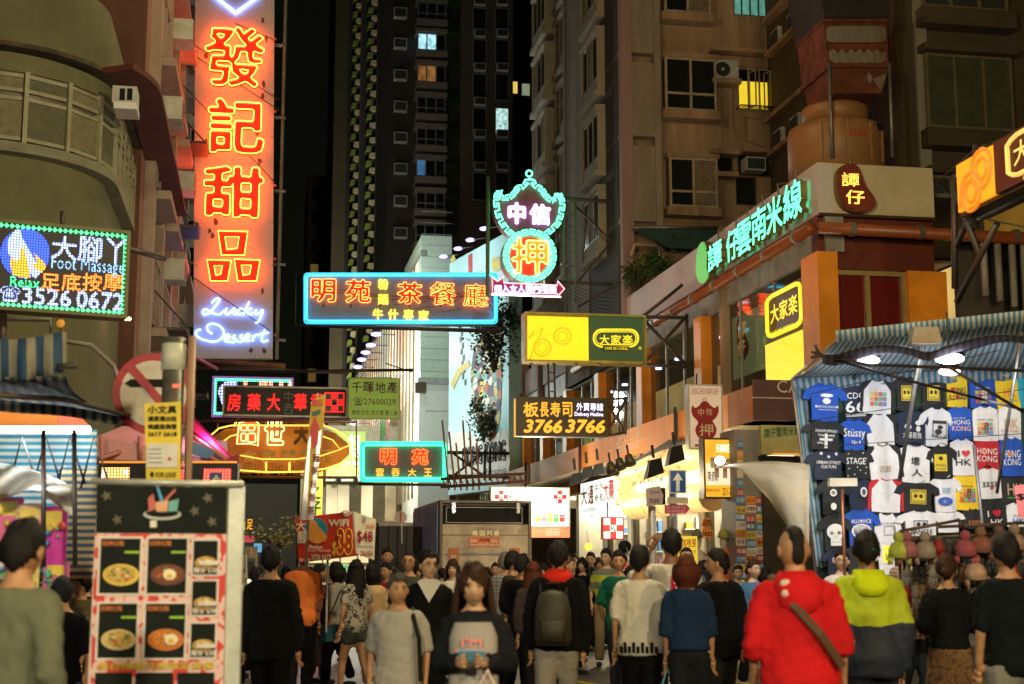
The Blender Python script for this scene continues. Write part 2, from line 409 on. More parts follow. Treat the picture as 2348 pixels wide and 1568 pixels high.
class T:
    """a thing: an Empty at its base that parents its parts; 2-D input is where a point lies on the thing's own plane"""
    def __init__(s,name,label,cat,pl,u,v,group=None,kind=None,base=None):
        s.pl = pl; s.o = pl.hit(u,v) if base is None else base; s.e = bpy.data.objects.new(name,None); SC.collection.objects.link(s.e)
        s.e.empty_display_size = .2; s.e.location = s.o; s.e.rotation_euler = (0,0,pl.yaw)
        s.e['label'] = label; s.e['category'] = cat
        if group: s.e['group'] = group
        if kind: s.e['kind'] = kind
    def q(s,u,v):
        h = s.pl.hit(u,v)-s.o; return h.dot(s.pl.x),h.z
    def rect(s,u0,v0,u1,v1):
        um = (u0+u1)/2; x0 = s.q(u0,v0)[0]; x1 = s.q(u1,v0)[0]; return x0,s.q(um,v1)[1],x1,s.q(um,v0)[1]
    def b(s,name,m,u0,v0,u1,v1,y0=0,y1=.05,par=None,**k):
        x0,z0,x1,z1 = s.rect(u0,v0,u1,v1); return MB().box(x0,x1,y0,y1,z0,z1).build(name,m,par or s.e,**k)
    def fr(s,name,m,u0,v0,u1,v1,w,y0=-.03,y1=.03,par=None,**k):
        x0,z0,x1,z1 = s.rect(u0,v0,u1,v1); return MB().ring(x0,x1,z0,z1,w,y0,y1).build(name,m,par or s.e,**k)
    def pg(s,name,m,pts,y0=0,y1=.05,par=None,**k):
        return MB().prism([s.q(*p) for p in pts],y0,y1).build(name,m,par or s.e,**k)
    def tx(s,name,m,txt,u0,v0,u1,v1,y=-.012,bold=0,shear=0,par=None,**k):
        x0,z0,x1,z1 = s.rect(u0,v0,u1,v1); return txt_fill(MB(),txt,x0,z0,x1,z1,y,bold,shear).build(name,m,par or s.e,**k)
    def nt(s,name,m,txt,u0,v0,u1,v1,y=-.05,r=.012,bold=0,shear=0,par=None,**k):
        x0,z0,x1,z1 = s.rect(u0,v0,u1,v1); return txt_tube(MB(),txt,x0,z0,x1,z1,y,r,bold,shear).build(name,m,par or s.e,smooth=True,**k)
    def tb(s,name,m,pts,r=.012,y=-.05,closed=False,n=6,par=None,**k):
        P = []
        for p in pts: x,z = s.q(p[0],p[1]); P.append((x,y if len(p) < 3 else p[2],z))
        return MB().tube(P,r,n,closed).build(name,m,par or s.e,smooth=True,**k)
def catmull(P,n=6,closed=False):
    out = []; m = len(P)
    for i in range(m if closed else m-1):
        g = lambda k: P[k % m] if closed else P[max(0,min(m-1,k))]
        p0,p1,p2,p3 = g(i-1),g(i),g(i+1),g(i+2)
        for j in range(n):
            t = j/n; out.append(tuple(.5*((2*b)+(c-a)*t+(2*a-5*b+4*c-d)*t*t+(-a+3*b-3*c+d)*t**3) for a,b,c,d in zip(p0,p1,p2,p3)))
    if not closed: out.append(tuple(P[-1]))
    return out
def rrect(u0,v0,u1,v1,r,n=5):
    P = []
    for cx,cy_,a0 in ((u1-r,v0+r,-90),(u1-r,v1-r,0),(u0+r,v1-r,90),(u0+r,v0+r,180)):
        for i in range(n+1): a = radians(a0+90*i/n); P.append((cx+r*cos(a),cy_+r*sin(a)))
    return P
def circ(cu,cv,ru,rv=None,n=24,a0=0,a1=360):
    rv = rv or ru; return [(cu+ru*cos(radians(a0+(a1-a0)*i/n)),cv+rv*sin(radians(a0+(a1-a0)*i/n))) for i in range(n+(0 if a1-a0 == 360 else 1))]
def holewall(mb,x0,x1,z0,z1,holes,y,depth):
    """front face of a wall with rectangular openings and their reveals"""
    xs = sorted({x0,x1,*[h[0] for h in holes],*[h[2] for h in holes]}); zs = sorted({z0,z1,*[h[1] for h in holes],*[h[3] for h in holes]})
    xs = [x for x in xs if x0 <= x <= x1]; zs = [z for z in zs if z0 <= z <= z1]
    for a,b in zip(xs,xs[1:]):
        for c,d in zip(zs,zs[1:]):
            mx,mz = (a+b)/2,(c+d)/2
            if not any(h[0] < mx < h[2] and h[1] < mz < h[3] for h in holes): mb.add([(a,y,c),(b,y,c),(b,y,d),(a,y,d)],[(0,1,2,3)])
    for h in holes:
        a,c,b,d = h; mb.add([(a,y,c),(b,y,c),(b,y,d),(a,y,d),(a,y+depth,c),(b,y+depth,c),(b,y+depth,d),(a,y+depth,d)],[(0,4,5,1),(1,5,6,2),(2,6,7,3),(3,7,4,0)])
    return mb
def window(par,x0,z0,x1,z1,y,fm,gm,cols=2,transom=None,fw=.05,dep=.05,name='window',curtain=None):
    """window with frame and separate panes"""
    f = MB().ring(x0,x1,z0,z1,fw,y-dep,y+.01)
    for i in range(1,cols): x = x0+(x1-x0)*i/cols; f.box(x-fw*.5,x+fw*.5,y-dep+.004,y+.008,z0+fw,z1-fw)
    rows = [(z0+fw,z1-fw)]
    if transom is not None:
        zt = z0+(z1-z0)*transom
        for i in range(cols):
            a = x0+(x1-x0)*i/cols+fw*(1 if i == 0 else .5); b = x0+(x1-x0)*(i+1)/cols-fw*(1 if i == cols-1 else .5)
            f.box(a,b,y-dep+.006,y+.006,zt-fw*.5,zt+fw*.5)
        rows = [(z0+fw,zt-fw*.5),(zt+fw*.5,z1-fw)]
    w = f.build(name,fm,par)
    for i in range(cols):
        a = x0+(x1-x0)*i/cols+fw*.5; b = x0+(x1-x0)*(i+1)/cols-fw*.5
        for r0,r1 in rows:
            g = gm(i) if callable(gm) else gm
            MB().box(a,b,y-.012,y-.002,r0,r1).build('pane',g,w)
    return w
def air_con(par,x,y,z,w=.7,h=.45,d=.45,m=None,name='air_conditioner'):
    m = m or mat('ac_white',(.5,.5,.45),.6,dirt=(.2,.16,.1))
    a = MB().box(x,x+w,y-d,y,z,z+h).build(name,m,par)
    MB().box(x+w*.06,x+w*.94,y-d-.012,y-d-.002,z+h*.1,z+h*.9).build('grille',mat('ac_grille',(.03,.045,.045),.6),a)
    return a
# ---------------------------------------------------------------- street lamps out of view; the shorter pair is added to light the crowd
def street_lamp(label,s,r,h,side,energy,col):
    e = bpy.data.objects.new('street_lamp',None); SC.collection.objects.link(e); e.location = SR(s,r,0); e.rotation_euler = (0,0,YAW)
    e['label'] = label; e['category'] = 'street lamp'; e['group'] = 'street lamps behind the camera'
    st = mat('lamp_post_grey',(.2,.2,.19),.5,.5)
    MB().tube([(0,0,0),(0,0,h-1),(side*.3,0,h-.2),(side*1.5,0,h)],[.09,.07,.05,.04],8).build('post',st,e,smooth=True)
    MB().loft([(side*1.7,0,h-.02,.4,.14),(side*1.7,0,h+.1,.3,.1)],12).build('lantern',st,e)
    MB().loft([(side*1.7,0,h-.06,.3,.1),(side*1.7,0,h-.03,.32,.11)],12).build('diffuser',emi('sodium_glow',(1,.65,.3),8),e)
    lamp(e,(side*1.7,0,h-.3),energy,col,.25)
street_lamp('shorter added lamp, unseen, on the left pavement behind the camera',-1,-5.2,5.6,1,2700,(1,.86,.55))
street_lamp('shorter added lamp, unseen, on the right pavement behind the camera',-1.5,5.6,5.6,-1,2300,(1,.84,.52))
street_lamp('tall street lamp on the right pavement behind the camera',-1,11,9.5,-1,3000,(1,.66,.24))
def hung_lamp(label,s,r,h,energy,col,w0=-3,w1=14):  # lamps added above the view to light the crowd and the tower
    e = bpy.data.objects.new('added_hung_lamp',None); SC.collection.objects.link(e); e.location = SR(s,r,h); e.rotation_euler = (0,0,YAW); e['label'] = label; e['category'] = 'street lamp'
    MB().loft([(0,0,0,.32,.2),(0,0,.16,.24,.14),(0,0,.24,.05,.05)],14).build('housing',mat('lamp_post_grey',(.2,.2,.19),.5,.5),e)
    MB().tube([(w0-r,0,.7),(0,0,.26),(w1-r,0,.7)],.012,5).build('span_wire',mat('lamp_post_grey',(.2,.2,.19)),e)
    MB().loft([(0,0,-.05,.24,.15),(0,0,-.005,.3,.18)],14).build('diffuser',emi('sodium_glow',(1,.65,.3),8),e); lamp(e,(0,0,-.3),energy,col,.25)
hung_lamp('added lamp, out of view, hung on a wire above the crowd',14,4,9.4,1900,(1,.84,.48))
hung_lamp('added lamp, out of view, hung on a wire before the tenement',27,2.5,16.5,1000,(1,.76,.38))
# ================================================================ faces of one building on different planes
class Face(T):
    """another wall plane of a thing: same root, shapes given on this plane"""
    def __init__(s,t,pl,u=None,v=None,base=None):
        s.pl = pl; s.o = base if base is not None else pl.hit(u,v); s.e = t.e
        R = Matrix.Translation(t.o) @ Matrix.Rotation(t.pl.yaw,4,'Z'); S = Matrix.Translation(s.o) @ Matrix.Rotation(pl.yaw,4,'Z')
        s.xf = R.inverted() @ S
    def put(s,mb,name,m,**k):
        o = mb.build(name,m,s.e,**k); o.matrix_local = s.xf; return o
def tput(s,mb,name,m,**k): return mb.build(name,m,s.e,**k)
T.put = tput
def _wrap(fn):
    def g(s,*a,**k):
        o = fn(s,*a,**k)
        if getattr(s,'xf',None) is not None and k.get('par') is None: o.matrix_local = s.xf
        return o
    return g
for _k in ('b','fr','pg','tx','nt','tb'): setattr(Face,_k,_wrap(getattr(T,_k)))

# ================================================================ materials shared by the street
asphalt = mat('asphalt',(.05,.048,.045),.6,var=.4,scale=1.2,bump=.5,dirt=(.025,.024,.022))
concrete = mat('stained_concrete',(.38,.25,.15),.9,var=.45,scale=1.6,bump=.7,dirt=(.12,.09,.06),damt=.75,streak=True,bd=.03)
concrete_d = mat('old_grey_render',(.34,.28,.21),.9,var=.4,scale=.8,bump=.5,dirt=(.11,.1,.08),damt=.6,streak=True)
concrete_p = mat('pink_render',(.36,.2,.15),.85,var=.3,scale=1,bump=.3,dirt=(.16,.09,.07),streak=True)
cream = mat('cream_paint',(.44,.4,.28),.8,var=.15,scale=.7,bump=.15,dirt=(.26,.24,.16),damt=.3)
offwhite = mat('offwhite_panel',(.55,.5,.48),.6,var=.12,scale=1,bump=.08,dirt=(.36,.31,.28),damt=.25,streak=True)
orangep = mat('orange_panel',(.8,.27,.015),.45,var=.15,scale=2,bump=.1)
darkred = mat('dark_red_band',(.12,.02,.01),.5,var=.2)
redpipe = mat('brown_pipe',(.28,.07,.02),.4,var=.2)
steel = mat('galvanised_steel',(.25,.24,.22),.5,.6,var=.3,dirt=(.14,.07,.03))
dsteel = mat('dark_steel',(.07,.06,.055),.55,.5,var=.3,dirt=(.12,.05,.02))
rusty = mat('rusty_steel',(.16,.06,.03),.8,.2,var=.5,scale=5,bump=.4,dirt=(.06,.02,.01))
alu = mat('aluminium_frame',(.38,.36,.32),.4,.4,var=.15)
aluw = mat('white_frame',(.5,.48,.42),.5,var=.15)
black = mat('black_paint',(.01,.01,.01),.6,var=.2,spec=.15)
whitep = mat('white_paint',(.7,.7,.68),.5,var=.06)
redp = mat('red_paint',(.55,.02,.02),.45,var=.08)
dglass = glass('dark_glass',(.012,.015,.012),.12)
cable_m = mat('black_cable',(.015,.014,.013),.7,var=.1,bump=0)

# ================================================================ ground, road, pavement
g = MB().add([(-300,-40,0),(300,-40,0),(300,500,0),(-300,500,0)],[(0,1,2,3)]).build('ground',asphalt,kind='structure')
def strip(name,r0,r1,s0,s1,z0,z1,m,**k):
    p = [SR(s0,r0,z0),SR(s0,r1,z0),SR(s1,r1,z0),SR(s1,r0,z0),SR(s0,r0,z1),SR(s0,r1,z1),SR(s1,r1,z1),SR(s1,r0,z1)]
    return MB().hexa(p).build(name,m,**k)
pave = mat('pavement_slab',(.2,.17,.14),.8,var=.3,scale=4,bump=.3,dirt=(.09,.08,.07))
road = MB().add([SR(-5,-1.5,.004),SR(-5,7.6,.004),SR(160,7.6,.004),SR(160,-1.5,.004)],[(0,1,2,3)]).build('road',mat('road_asphalt',(.055,.05,.045),.5,var=.35,scale=2,bump=.5,dirt=(.03,.028,.026)),kind='structure')
yl = mat('yellow_road_paint',(.55,.38,.03),.6,var=.35,scale=6,dirt=(.12,.09,.04))
mk = MB()
for i in range(9):
    for sg in (1,-1):
        a = Vector((-1.2+i*1.05,13.5 if sg > 0 else 20,0)); b = a+Vector((sg*3.5,sg*6.5,0)) if sg > 0 else a+Vector((3.5,-6.5,0))
        t = (b-a).normalized(); n = Vector((-t.y,t.x,0))*.06
        z = .009 if sg > 0 else .013
        mk.add([(*(a-n).xy,z),(*(b-n).xy,z),(*(b+n).xy,z),(*(a+n).xy,z)],[(0,1,2,3)])
mk.build('road_marking',yl,kind='structure')
strip('pavement',7.75,30,24.5,70,0,.12,pave,kind='structure')
strip('kerb',7.6,7.75,24.5,70,0,.13,mat('kerb_stone',(.3,.28,.25),.8),kind='structure')
strip('pavement',-12,-2.2,18,60,0,.12,pave,kind='structure')

# ================================================================ noodle and cafe building on the right
P = PR(10.5); CN = P.hit(1873,372); s_c = CN.dot(DV)
cafe = T('corner_building','two storey corner building with off white parapet, orange columns and long canopy over the shops','building',P,1873,1290,base=Vector((CN.x,CN.y,0)))
def zz(pl,u,v): return pl.hit(u,v).z
zt = CN.z; zb = zz(P,1873,492)
s_e = 57
X0 = -(40.2-s_c); XE = -(s_e-s_c)
cafe.put(MB().box(X0,0,0,.3,zb,zt),'parapet',offwhite)
# band, beam and window wall
zbm = zz(P,1840,597)
beam = mat('grey_green_beam',(.3,.29,.25),.6,.2,var=.4,scale=2,dirt=(.13,.1,.07))
cafe.put(MB().box(XE,-.002,.12,.5,zbm,zb-.002),'beam',beam)
cafe.put(MB().box(XE,X0-.01,.05,.5,zb,zb+1.0),'band',mat('brown_band',(.2,.09,.05),.7,var=.3,dirt=(.1,.05,.03)))
zw0 = zz(P,1842,842)
zcan = PR(8.8).hit(1727,877).z
colS = [s_c+.55,33.1,38.6,43.8,48.6,52.8,56.7]
for i,sc in enumerate(colS):
    x = -(sc-s_c); cafe.put(MB().box(x-.28 if i else x-.3,x+.28 if i else x+.55,-.06,.35,3.9,zbm-.003),'column',orangep)
cafe.put(MB().box(XE,-.3,.42,.5,3.9,zw0-.3),'sill_wall',darkred)
intr = emi('cafe_wall_glow',(.95,.66,.2),.6,.6,.6)  # wall glows by itself in place of the cafe's room light
cafe.put(MB().box(XE,-.9,3.2,3.3,3.9,zbm),'interior_wall',intr)
cafe.put(MB().box(XE,-.9,.5,3.19,zbm+.05,zbm+.1),'interior_ceiling',mat('cafe_ceiling',(.25,.2,.12),.8))
pane = glass('shop_glass',(.02,.03,.02),.04,.55)
for i in range(len(colS)-1):
    a = -(colS[i]-s_c)-.3; b = -(colS[i+1]-s_c)+.3; n = 3
    for k in range(n):
        x1 = a+(b-a)*k/n; x0 = a+(b-a)*(k+1)/n
        cafe.put(MB().box(x0+.02,x1-.02,.2,.212,zw0-.3,zbm-.01),'pane',pane)
        if k: cafe.put(MB().box(x1-.02,x1+.02,.17,.24,zw0-.3,zbm-.01),'mullion',alu)
for i in range(13):    # downlights seen through the glass
    x = -2.3-i*2.1; cafe.put(MB().loft([(x,1.6,zbm-.02,.1,.1),(x,1.6,zbm+.04,.1,.1)],10),'downlight',emi('cold_downlight',(.6,.65,1),9))
# long drain pipe with collars
pz = zz(PR(10.25),1860,522)
cafe.put(MB().tube([(X0-6,-.25,pz),(.2,-.25,pz)],.12,10),'drain_pipe',redpipe,smooth=True)
for i in range(12): cafe.put(MB().tube([(-i*1.7-.6,-.25,pz),(-i*1.7-.5,-.25,pz)],.145,10),'pipe_collar',steel)
# side facing the camera
Q = PS(s_c); cs = Face(cafe,Q,base=Vector((CN.x,CN.y,0)))
wd = 2.4
cs.put(MB().box(.002,wd,.002,.3,zz(Q,1885,488),zt-.003),'parapet',mat('cream_parapet',(.5,.42,.26),.65,var=.15,scale=1,dirt=(.32,.26,.15),damt=.3))
z2 = zz(Q,1885,612); z1 = zz(Q,1885,488)
cs.put(MB().box(.002,wd,.1,.4,z2,z1-.003),'band',darkred)
cs.put(MB().box(.002,wd,-.05,.1,z1-.06,z1-.006),'gutter',mat('dark_trim',(.05,.02,.01),.5))
x1,_ = cs.q(1916,900); x2,_ = cs.q(2094,900)
cs.put(MB().box(.003,x1,.02,.35,3.9,z2-.003),'column',orangep)
cs.put(MB().box(x2,wd+.2,.02,.35,3.9,z2-.003),'column',orangep)
wn = window(cafe.e,x1,4.2,x2,z2-.02,.2,mat('bronze_frame',(.4,.28,.1),.4,.3),glass('red_curtained_glass',(.12,.006,.004),.3),2,.56,.09,.08);
wn.matrix_local = cs.xf
cs.put(MB().tube([(-.12,-.25,pz),(wd+1.8,-.25,pz-.05),(wd+2.4,-.25,pz-.25),(wd+6,-.25,pz-.3)],.12,10),'drain_pipe',redpipe,smooth=True)
for x in (.5,1.9,3.9,5.3,6.2): cs.put(MB().tube([(x,-.25,pz-.01),(x+.1,-.25,pz-.01)],.145,10),'pipe_collar',steel)
for i,x in enumerate((wd+.9,wd+1.2,wd+1.5,wd+1.75)): cs.put(MB().tube([(x,-.18,pz),(x,-.18,pz-1.2-.1*i)],.07,8),'down_pipe',mat('grey_pipe',(.3,.28,.24),.5),smooth=True)
cs.put(MB().box(.01,wd+9,6,6.2,0,zt-.4),'back_wall',concrete)
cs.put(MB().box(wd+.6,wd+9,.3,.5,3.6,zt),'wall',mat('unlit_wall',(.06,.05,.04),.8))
cs.put(MB().box(wd+1.2,wd+9,.28,.3,zz(Q,2250,520),zz(Q,2250,440)),'sign_band',mat('mustard_band',(.5,.32,.06),.6,var=.15))
roofm = mat('roof_felt',(.1,.09,.08),.9)
roof = cafe.put(MB().box(XE,-.3,.31,6.2,zt-.5,zt-.42),'roof',roofm)
# canopy over the shops
C = PR(8.8); cf = Face(cafe,C,base=Vector((*C.hit(1727,900).xy,0)))
zc1 = zz(C,1727,882); zc0 = zz(C,1740,960); s_k = C.hit(1727,900).dot(DV)
fm = mat('rust_orange_fascia',(.62,.2,.015),.55,.05,var=.35,scale=1.4,bump=.15,dirt=(.4,.11,.01),damt=.7,streak=True)
ub = [1727,1553,1332,1208,1160]
for i in range(4):
    x1 = cf.q(ub[i],1000)[0]; x0 = cf.q(ub[i+1],1050)[0]
    cf.put(MB().box(x0+.1,x1-.02,0,.06,zc0,zc1),'fascia_panel',fm)
    if i: cf.put(MB().tube([(x1+.02,-.05,zc1+.1),(x1+.04,-.06,(zc0+zc1)/2),(x1,-.05,zc0-.1),(x1-.3,.1,zc0-.25)],.04,6),'cable_bundle',cable_m)
xw = cf.q(1150,1060)[0]
cf.put(MB().box(xw,-.01,.07,1.9,zc0+.05,zc0+.15),'canopy_soffit',mat('cream_soffit',(.6,.5,.34),.7,var=.2))
cf.put(MB().box(xw,-.01,.07,1.9,zc1-.2,zc1-.1),'canopy_top',roofm)
tf = mat('faded_print',(.55,.48,.38),.6)
x0,z0,x1,z1 = cf.rect(1380,1045,1478,1012)
xa = cf.q(1412,1010)[0]; xb = cf.q(1471,1010)[0]; zm = (zc0+zc1)/2
cf.put(txt_fill(MB(),'CAFE DE CORAL',xa,zm+.02,xb,zm+.3,-.008,-.005),'lettering',tf)
cf.put(MB().box(xa-.7,xb+.8,-.008,-.002,zm-.06,zm-.04),'rule',tf)
cf.put(txt_fill(MB(),'BAR•KITCHEN•DINING',xa+.2,zm-.2,xb-.2,zm-.1,-.008),'lettering',tf)
cq = Face(cafe,PS(s_k),base=Vector((*C.hit(1727,900).xy,0)))
cq.put(MB().box(.005,4.4,0,.06,zc0,zc1+.1),'fascia_panel',mat('plum_fascia',(.1,.04,.045),.5,var=.25,dirt=(.05,.02,.02)))
cq.put(MB().box(.005,4.4,.07,1.5,zc0+.05,zc0+.1),'canopy_soffit',mat('cream_soffit',(.6,.5,.34)))
xa = cq.q(1781,890)[0]; za = cq.q(1781,900)[1]; zb_ = cq.q(1781,872)[1]
cq.put(txt_fill(MB(),'CAFE DE CORAL',xa,za,xa+2.4,zb_,-.008,.005),'lettering',tf)
cq.put(MB().box(xa-.5,xa+2.6,-.008,-.002,za-.11,za-.09),'rule',tf)
cq.put(txt_fill(MB(),'BAR•KITCHEN•DINING',xa+.35,za-.33,xa+2.1,za-.2,-.008),'lettering',tf)
# lettering board 譚仔 along the parapet: separate characters standing off the wall
gled = led('green_led',(.1,1,.45),5.5,.055,(.02,.25,.1))
sg = T('noodle_shop_sign','row of green lit characters standing off the long pale parapet','sign',P,1640,600,base=P.hit(1640,590))
slot = [(1640,1673,556,618),(1683,1712,526,598),(1706,1741,506,584),(1741,1776,476,556),(1776,1813,452,536),(1815,1858,418,506)]
side = mat('brass_letter_return',(.4,.3,.12),.35,.7)
for ch,(u0,u1,v0,v1) in zip('譚仔雲南米線',slot):
    x0,z0,x1,z1 = sg.rect(u0,v0,u1,v1)
    vs,fs = txt_mesh(ch,.022,0); mb = MB()
    o = mb
    o.add([(x0+a*(x1-x0),-.2,z0+b*(z1-z0)) for a,b in vs],fs)
    c = o.build('character',gled,sg.e)
    vs2,es = txt_mesh(ch,.022,0,False); m2 = MB(); n = len(vs2)
    m2.add([(x0+a*(x1-x0),-.198,z0+b*(z1-z0)) for a,b in vs2]+[(x0+a*(x1-x0),-.06,z0+b*(z1-z0)) for a,b in vs2],[(a,b,b+n,a+n) for a,b in es])
    m2.build('letter_return',side,c)
    sg.put(MB().tube([((x0+x1)/2,-.1,z1-.1),((x0+x1)/2,-.1,z1+.28),((x0+x1)/2,.1,z1+.3)],.02,6),'hanger',steel)
bean = [(1613,606),(1616,575),(1624,558),(1633,560),(1637,585),(1636,612),(1641,630),(1634,646),(1622,648),(1614,632)]
t = T('bean_emblem','green bean shaped lit emblem left of the character row on the parapet','sign',P,1626,648)
t.pg('panel',led('green_led_dim',(.15,.8,.12),1.1,.035,(.02,.12,.03)),catmull(bean,4,True),-.2,-.05)
t.pg('rim',side,catmull([(1626+(a-1626)*1.08,603+(b-603)*1.05) for a,b in bean],4,True),-.18,-.03)
bean2 = [(1912,408),(1920,390),(1940,381),(1958,388),(1966,408),(1976,432),(1996,462),(1990,482),(1962,490),(1930,480),(1913,450)]
t = T('bean_sign','dark red bean shaped sign with two glowing characters on the cream corner wall','sign',Q,1950,490)
t.pg('panel',mat('bean_red',(.18,.03,.01),.5),catmull(bean2,5,True),-.2,-.08)
t.pg('rim',mat('bean_rim',(.2,.12,.04),.4,.5),catmull([(1952+(a-1952)*1.05,436+(b-436)*1.04) for a,b in bean2],5,True),-.17,-.04)
oled = led('amber_led',(1,.42,.05),6,.035,(.3,.1,.02))
t.tx('character',oled,'譚',1919,403,1959,434,-.21,.016); t.tx('character',oled,'仔',1929,442,1972,474,-.21,.016)
t.tb('hanger',steel,[(1946,384,-.1),(1944,370,-.1)],.03)

# cooling tower and rusty duct on the roof
Qc = PS(29.2)
t = T('cooling_tower','faded orange round cooling tower on the corner roof under a rusty duct','cooling tower',Qc,1963,366)
om = mat('faded_orange_frp',(.34,.17,.06),.5,var=.2,scale=1,dirt=(.25,.14,.06),damt=.3)
def zq(v): return t.q(1963,v)[1]
rx = t.q(2066,300)[0]; rc = t.q(2030,230)[0]
t.put(MB().loft([(0,rx,zq(400),rx,rx),(0,rx,zq(285),rx,rx),(0,rx,zq(268),rx*.97,rx*.97),(0,rx,zq(254),rc,rc)],40),'body',om,smooth=True)
t.put(MB().loft([(0,rx,zq(253),rc*.98,rc*.98),(0,rx,zq(222),rc*1.02,rc*1.02),(0,rx,zq(216),rc*.96,rc*.96)],40),'collar',om,smooth=True)
for a in (-130,-100,-68,-45):
    c,s_ = cos(radians(a)),sin(radians(a)); t.put(MB().box(-.03,.03,-.03,.03,zq(360),zq(275)),'rib',om).matrix_local = Matrix.Translation((rx*c*1.005,rx+rx*s_*1.005,0)) @ Matrix.Rotation(radians(a+90),4,'Z')
for a,b in (((1925,1937,296,316)),) and (('a',0),):
    pass
t.tx('lettering',mat('red_stencil',(.5,.06,.03),.6),'昭和',1942,297,1984,314,-.02,.02)
t.put(MB().loft([(0,0,0,.1,.1),(0,0,.02,.1,.1)],12),'port_hole',black).matrix_local = Matrix.Translation((rx*.62,rx-rx*.8,zq(280))) @ Matrix.Rotation(radians(90),4,'X')
for i,u in enumerate((1902,2040)): t.tb('stay_pole',steel,[(u-3,146,-.05),(u+4,362,-.05)],.045)
t2 = T('exhaust_duct','square rusty exhaust duct with bare metal patches above the cooling tower','duct',Qc,1965,214)
rst = mat('duct_rust',(.17,.05,.02),.85,.2,var=.6,scale=3,bump=.5,dirt=(.05,.015,.01))
gal = mat('duct_galvanised',(.34,.31,.27),.5,.5,var=.3,scale=4,dirt=(.18,.07,.03),damt=.7,streak=True)
def dsec(name,m,ul,ur,v1,ul2,ur2,v2,y0,y1):
    a = t2.q(ul,v1); b = t2.q(ur,v1); c = t2.q(ul2,v2); d = t2.q(ur2,v2)
    return t2.put(MB().hexa([(c[0],y0,c[1]),(d[0],y0,d[1]),(d[0],y1,d[1]),(c[0],y1,c[1]),(a[0],y0,a[1]),(b[0],y0,b[1]),(b[0],y1,b[1]),(a[0],y1,a[1])]),name,m)
dsec('duct_section',rst,1903,2036,156,1914,2022,214,0,1.6)
dsec('flange',rst,1895,2036,148,1897,2038,156,-.06,1.66)
dsec('duct_section',rst,1893,2035,100,1896,2037,148,0,1.6)
dsec('duct_section',rst,1886,2032,50,1893,2035,99,0,1.6)
dsec('flange',rst,1884,2034,44,1884,2034,52,-.06,1.66)
dsec('duct_hood',mat('soot_black',(.02,.02,.02),.7),1868,2034,-60,1886,2034,43,-.1,1.7)
def blob(us,vs_,k=3): return [(u+random.uniform(-2,2),v+random.uniform(-2,2)) for u,v in zip(us,vs_)]
t2.pg('bare_patch',gal,rrect(1894,60,2030,97,12),-.008,-.002)
P_ = [(1900,118)]+[(1900+i*10,112 if i % 2 else 124-random.random()*4) for i in range(1,13)]+[(2030,118),(2030,138)]+[(2022-i*12,143+(i % 2)*2) for i in range(10)]+[(1901,136)]
t2.pg('bare_patch',gal,P_,-.008,-.002)
t2.pg('bare_patch',gal,[(1990,165),(2000,178),(1994,192),(1987,180)],-.008,-.002)
t2.pg('bare_patch',gal,[(2033,168),(2018,206),(2000,182),(2022,172)],-.008,-.002)

# ================================================================ old tenement tower behind it
TS = 40.4; R_ = 10.45; base = SR(TS,R_,0)
tower = T('tenement_tower','old stained concrete apartment tower with bay windows rising behind the pale parapet','building',PS(TS),0,0,base=base)
tf_ = Face(tower,PR(R_),base=base)                       # street side, local x = -(s-TS)
zt0,zt1 = 7.6,27
xe = tf_.q(1232,300)[0]; xa = tf_.q(1296,300)[0]; xb = tf_.q(1346,300)[0]; xc = tf_.q(1428,300)[0]
pm = mat('mauve_pilaster',(.34,.22,.2),.85,var=.25,scale=1,bump=.3,dirt=(.2,.13,.11),streak=True)
mos = concrete_d
tf_.put(MB().box(xa,xb,0,.3,zt0,zt1),'pilaster',mos)
tf_.put(MB().box(xa-.12,xa,-.04,.3,zt0,zt1),'pilaster_edge',pm); tf_.put(MB().box(xb,xb+.14,-.04,.3,zt0,zt1),'pilaster_edge',pm)
tf_.put(MB().box(xc,-.004,-.04,.3,zt0,zt1),'pilaster',pm)
tf_.put(MB().box(xe,xe+.15,-.04,.3,zt0,zt1),'pilaster_edge',pm)
tf_.put(MB().box(xe,xc,1.0,1.2,zt0,zt1),'wall',mos)
wfm = mat('tenement_frame',(.33,.27,.19),.5,.2,var=.2)
wgl = glass('tenement_glass',(.03,.03,.028),.2)
lights_pos = []
zf0 = zz(PR(R_-.2),1392,368); dz = 2.62
for (a,b) in ((xb+.14,xc),(xe+.15,xa-.12)):
    wv = (b-a)
    for f in range(-1,6):
        z = zf0+dz*(f)
        if z+2.3 > zt1: break
        for side_,(p,q_,off) in enumerate(((a+.02,a+wv*.52,0),(a+wv*.53,b-.02,.65))):
            zz0 = z+off
            y = -.25 if side_ == 0 else .1
            sl = MB().box(p,q_,y-.1,.998,zz0-.18,zz0); bay = tf_.put(sl,'bay_ledge',mos)
            MB().box(p,p+.08,y,.99,zz0+.002,zz0+2.0).build('bay_cheek',mos,bay)
            MB().box(q_-.08,q_,y,.99,zz0+.002,zz0+2.0).build('bay_cheek',mos,bay)
            MB().box(p,q_,y-.06,.99,zz0+2.002,zz0+2.14).build('bay_head',mos,bay)
            MB().box(p+.09,q_-.09,y+.03,y+.1,zz0+.004,zz0+.45).build('bay_apron',mos,bay)
            w_ = window(tower.e,p+.1,zz0+.46,q_-.1,zz0+1.99,y+.06,wfm,(lambda k: random.choice((wgl,wgl,mat('tenement_curtain',(.16,.12,.07),.9,var=.4,scale=9)))),3,None,.05,.04); w_.matrix_local = tf_.xf
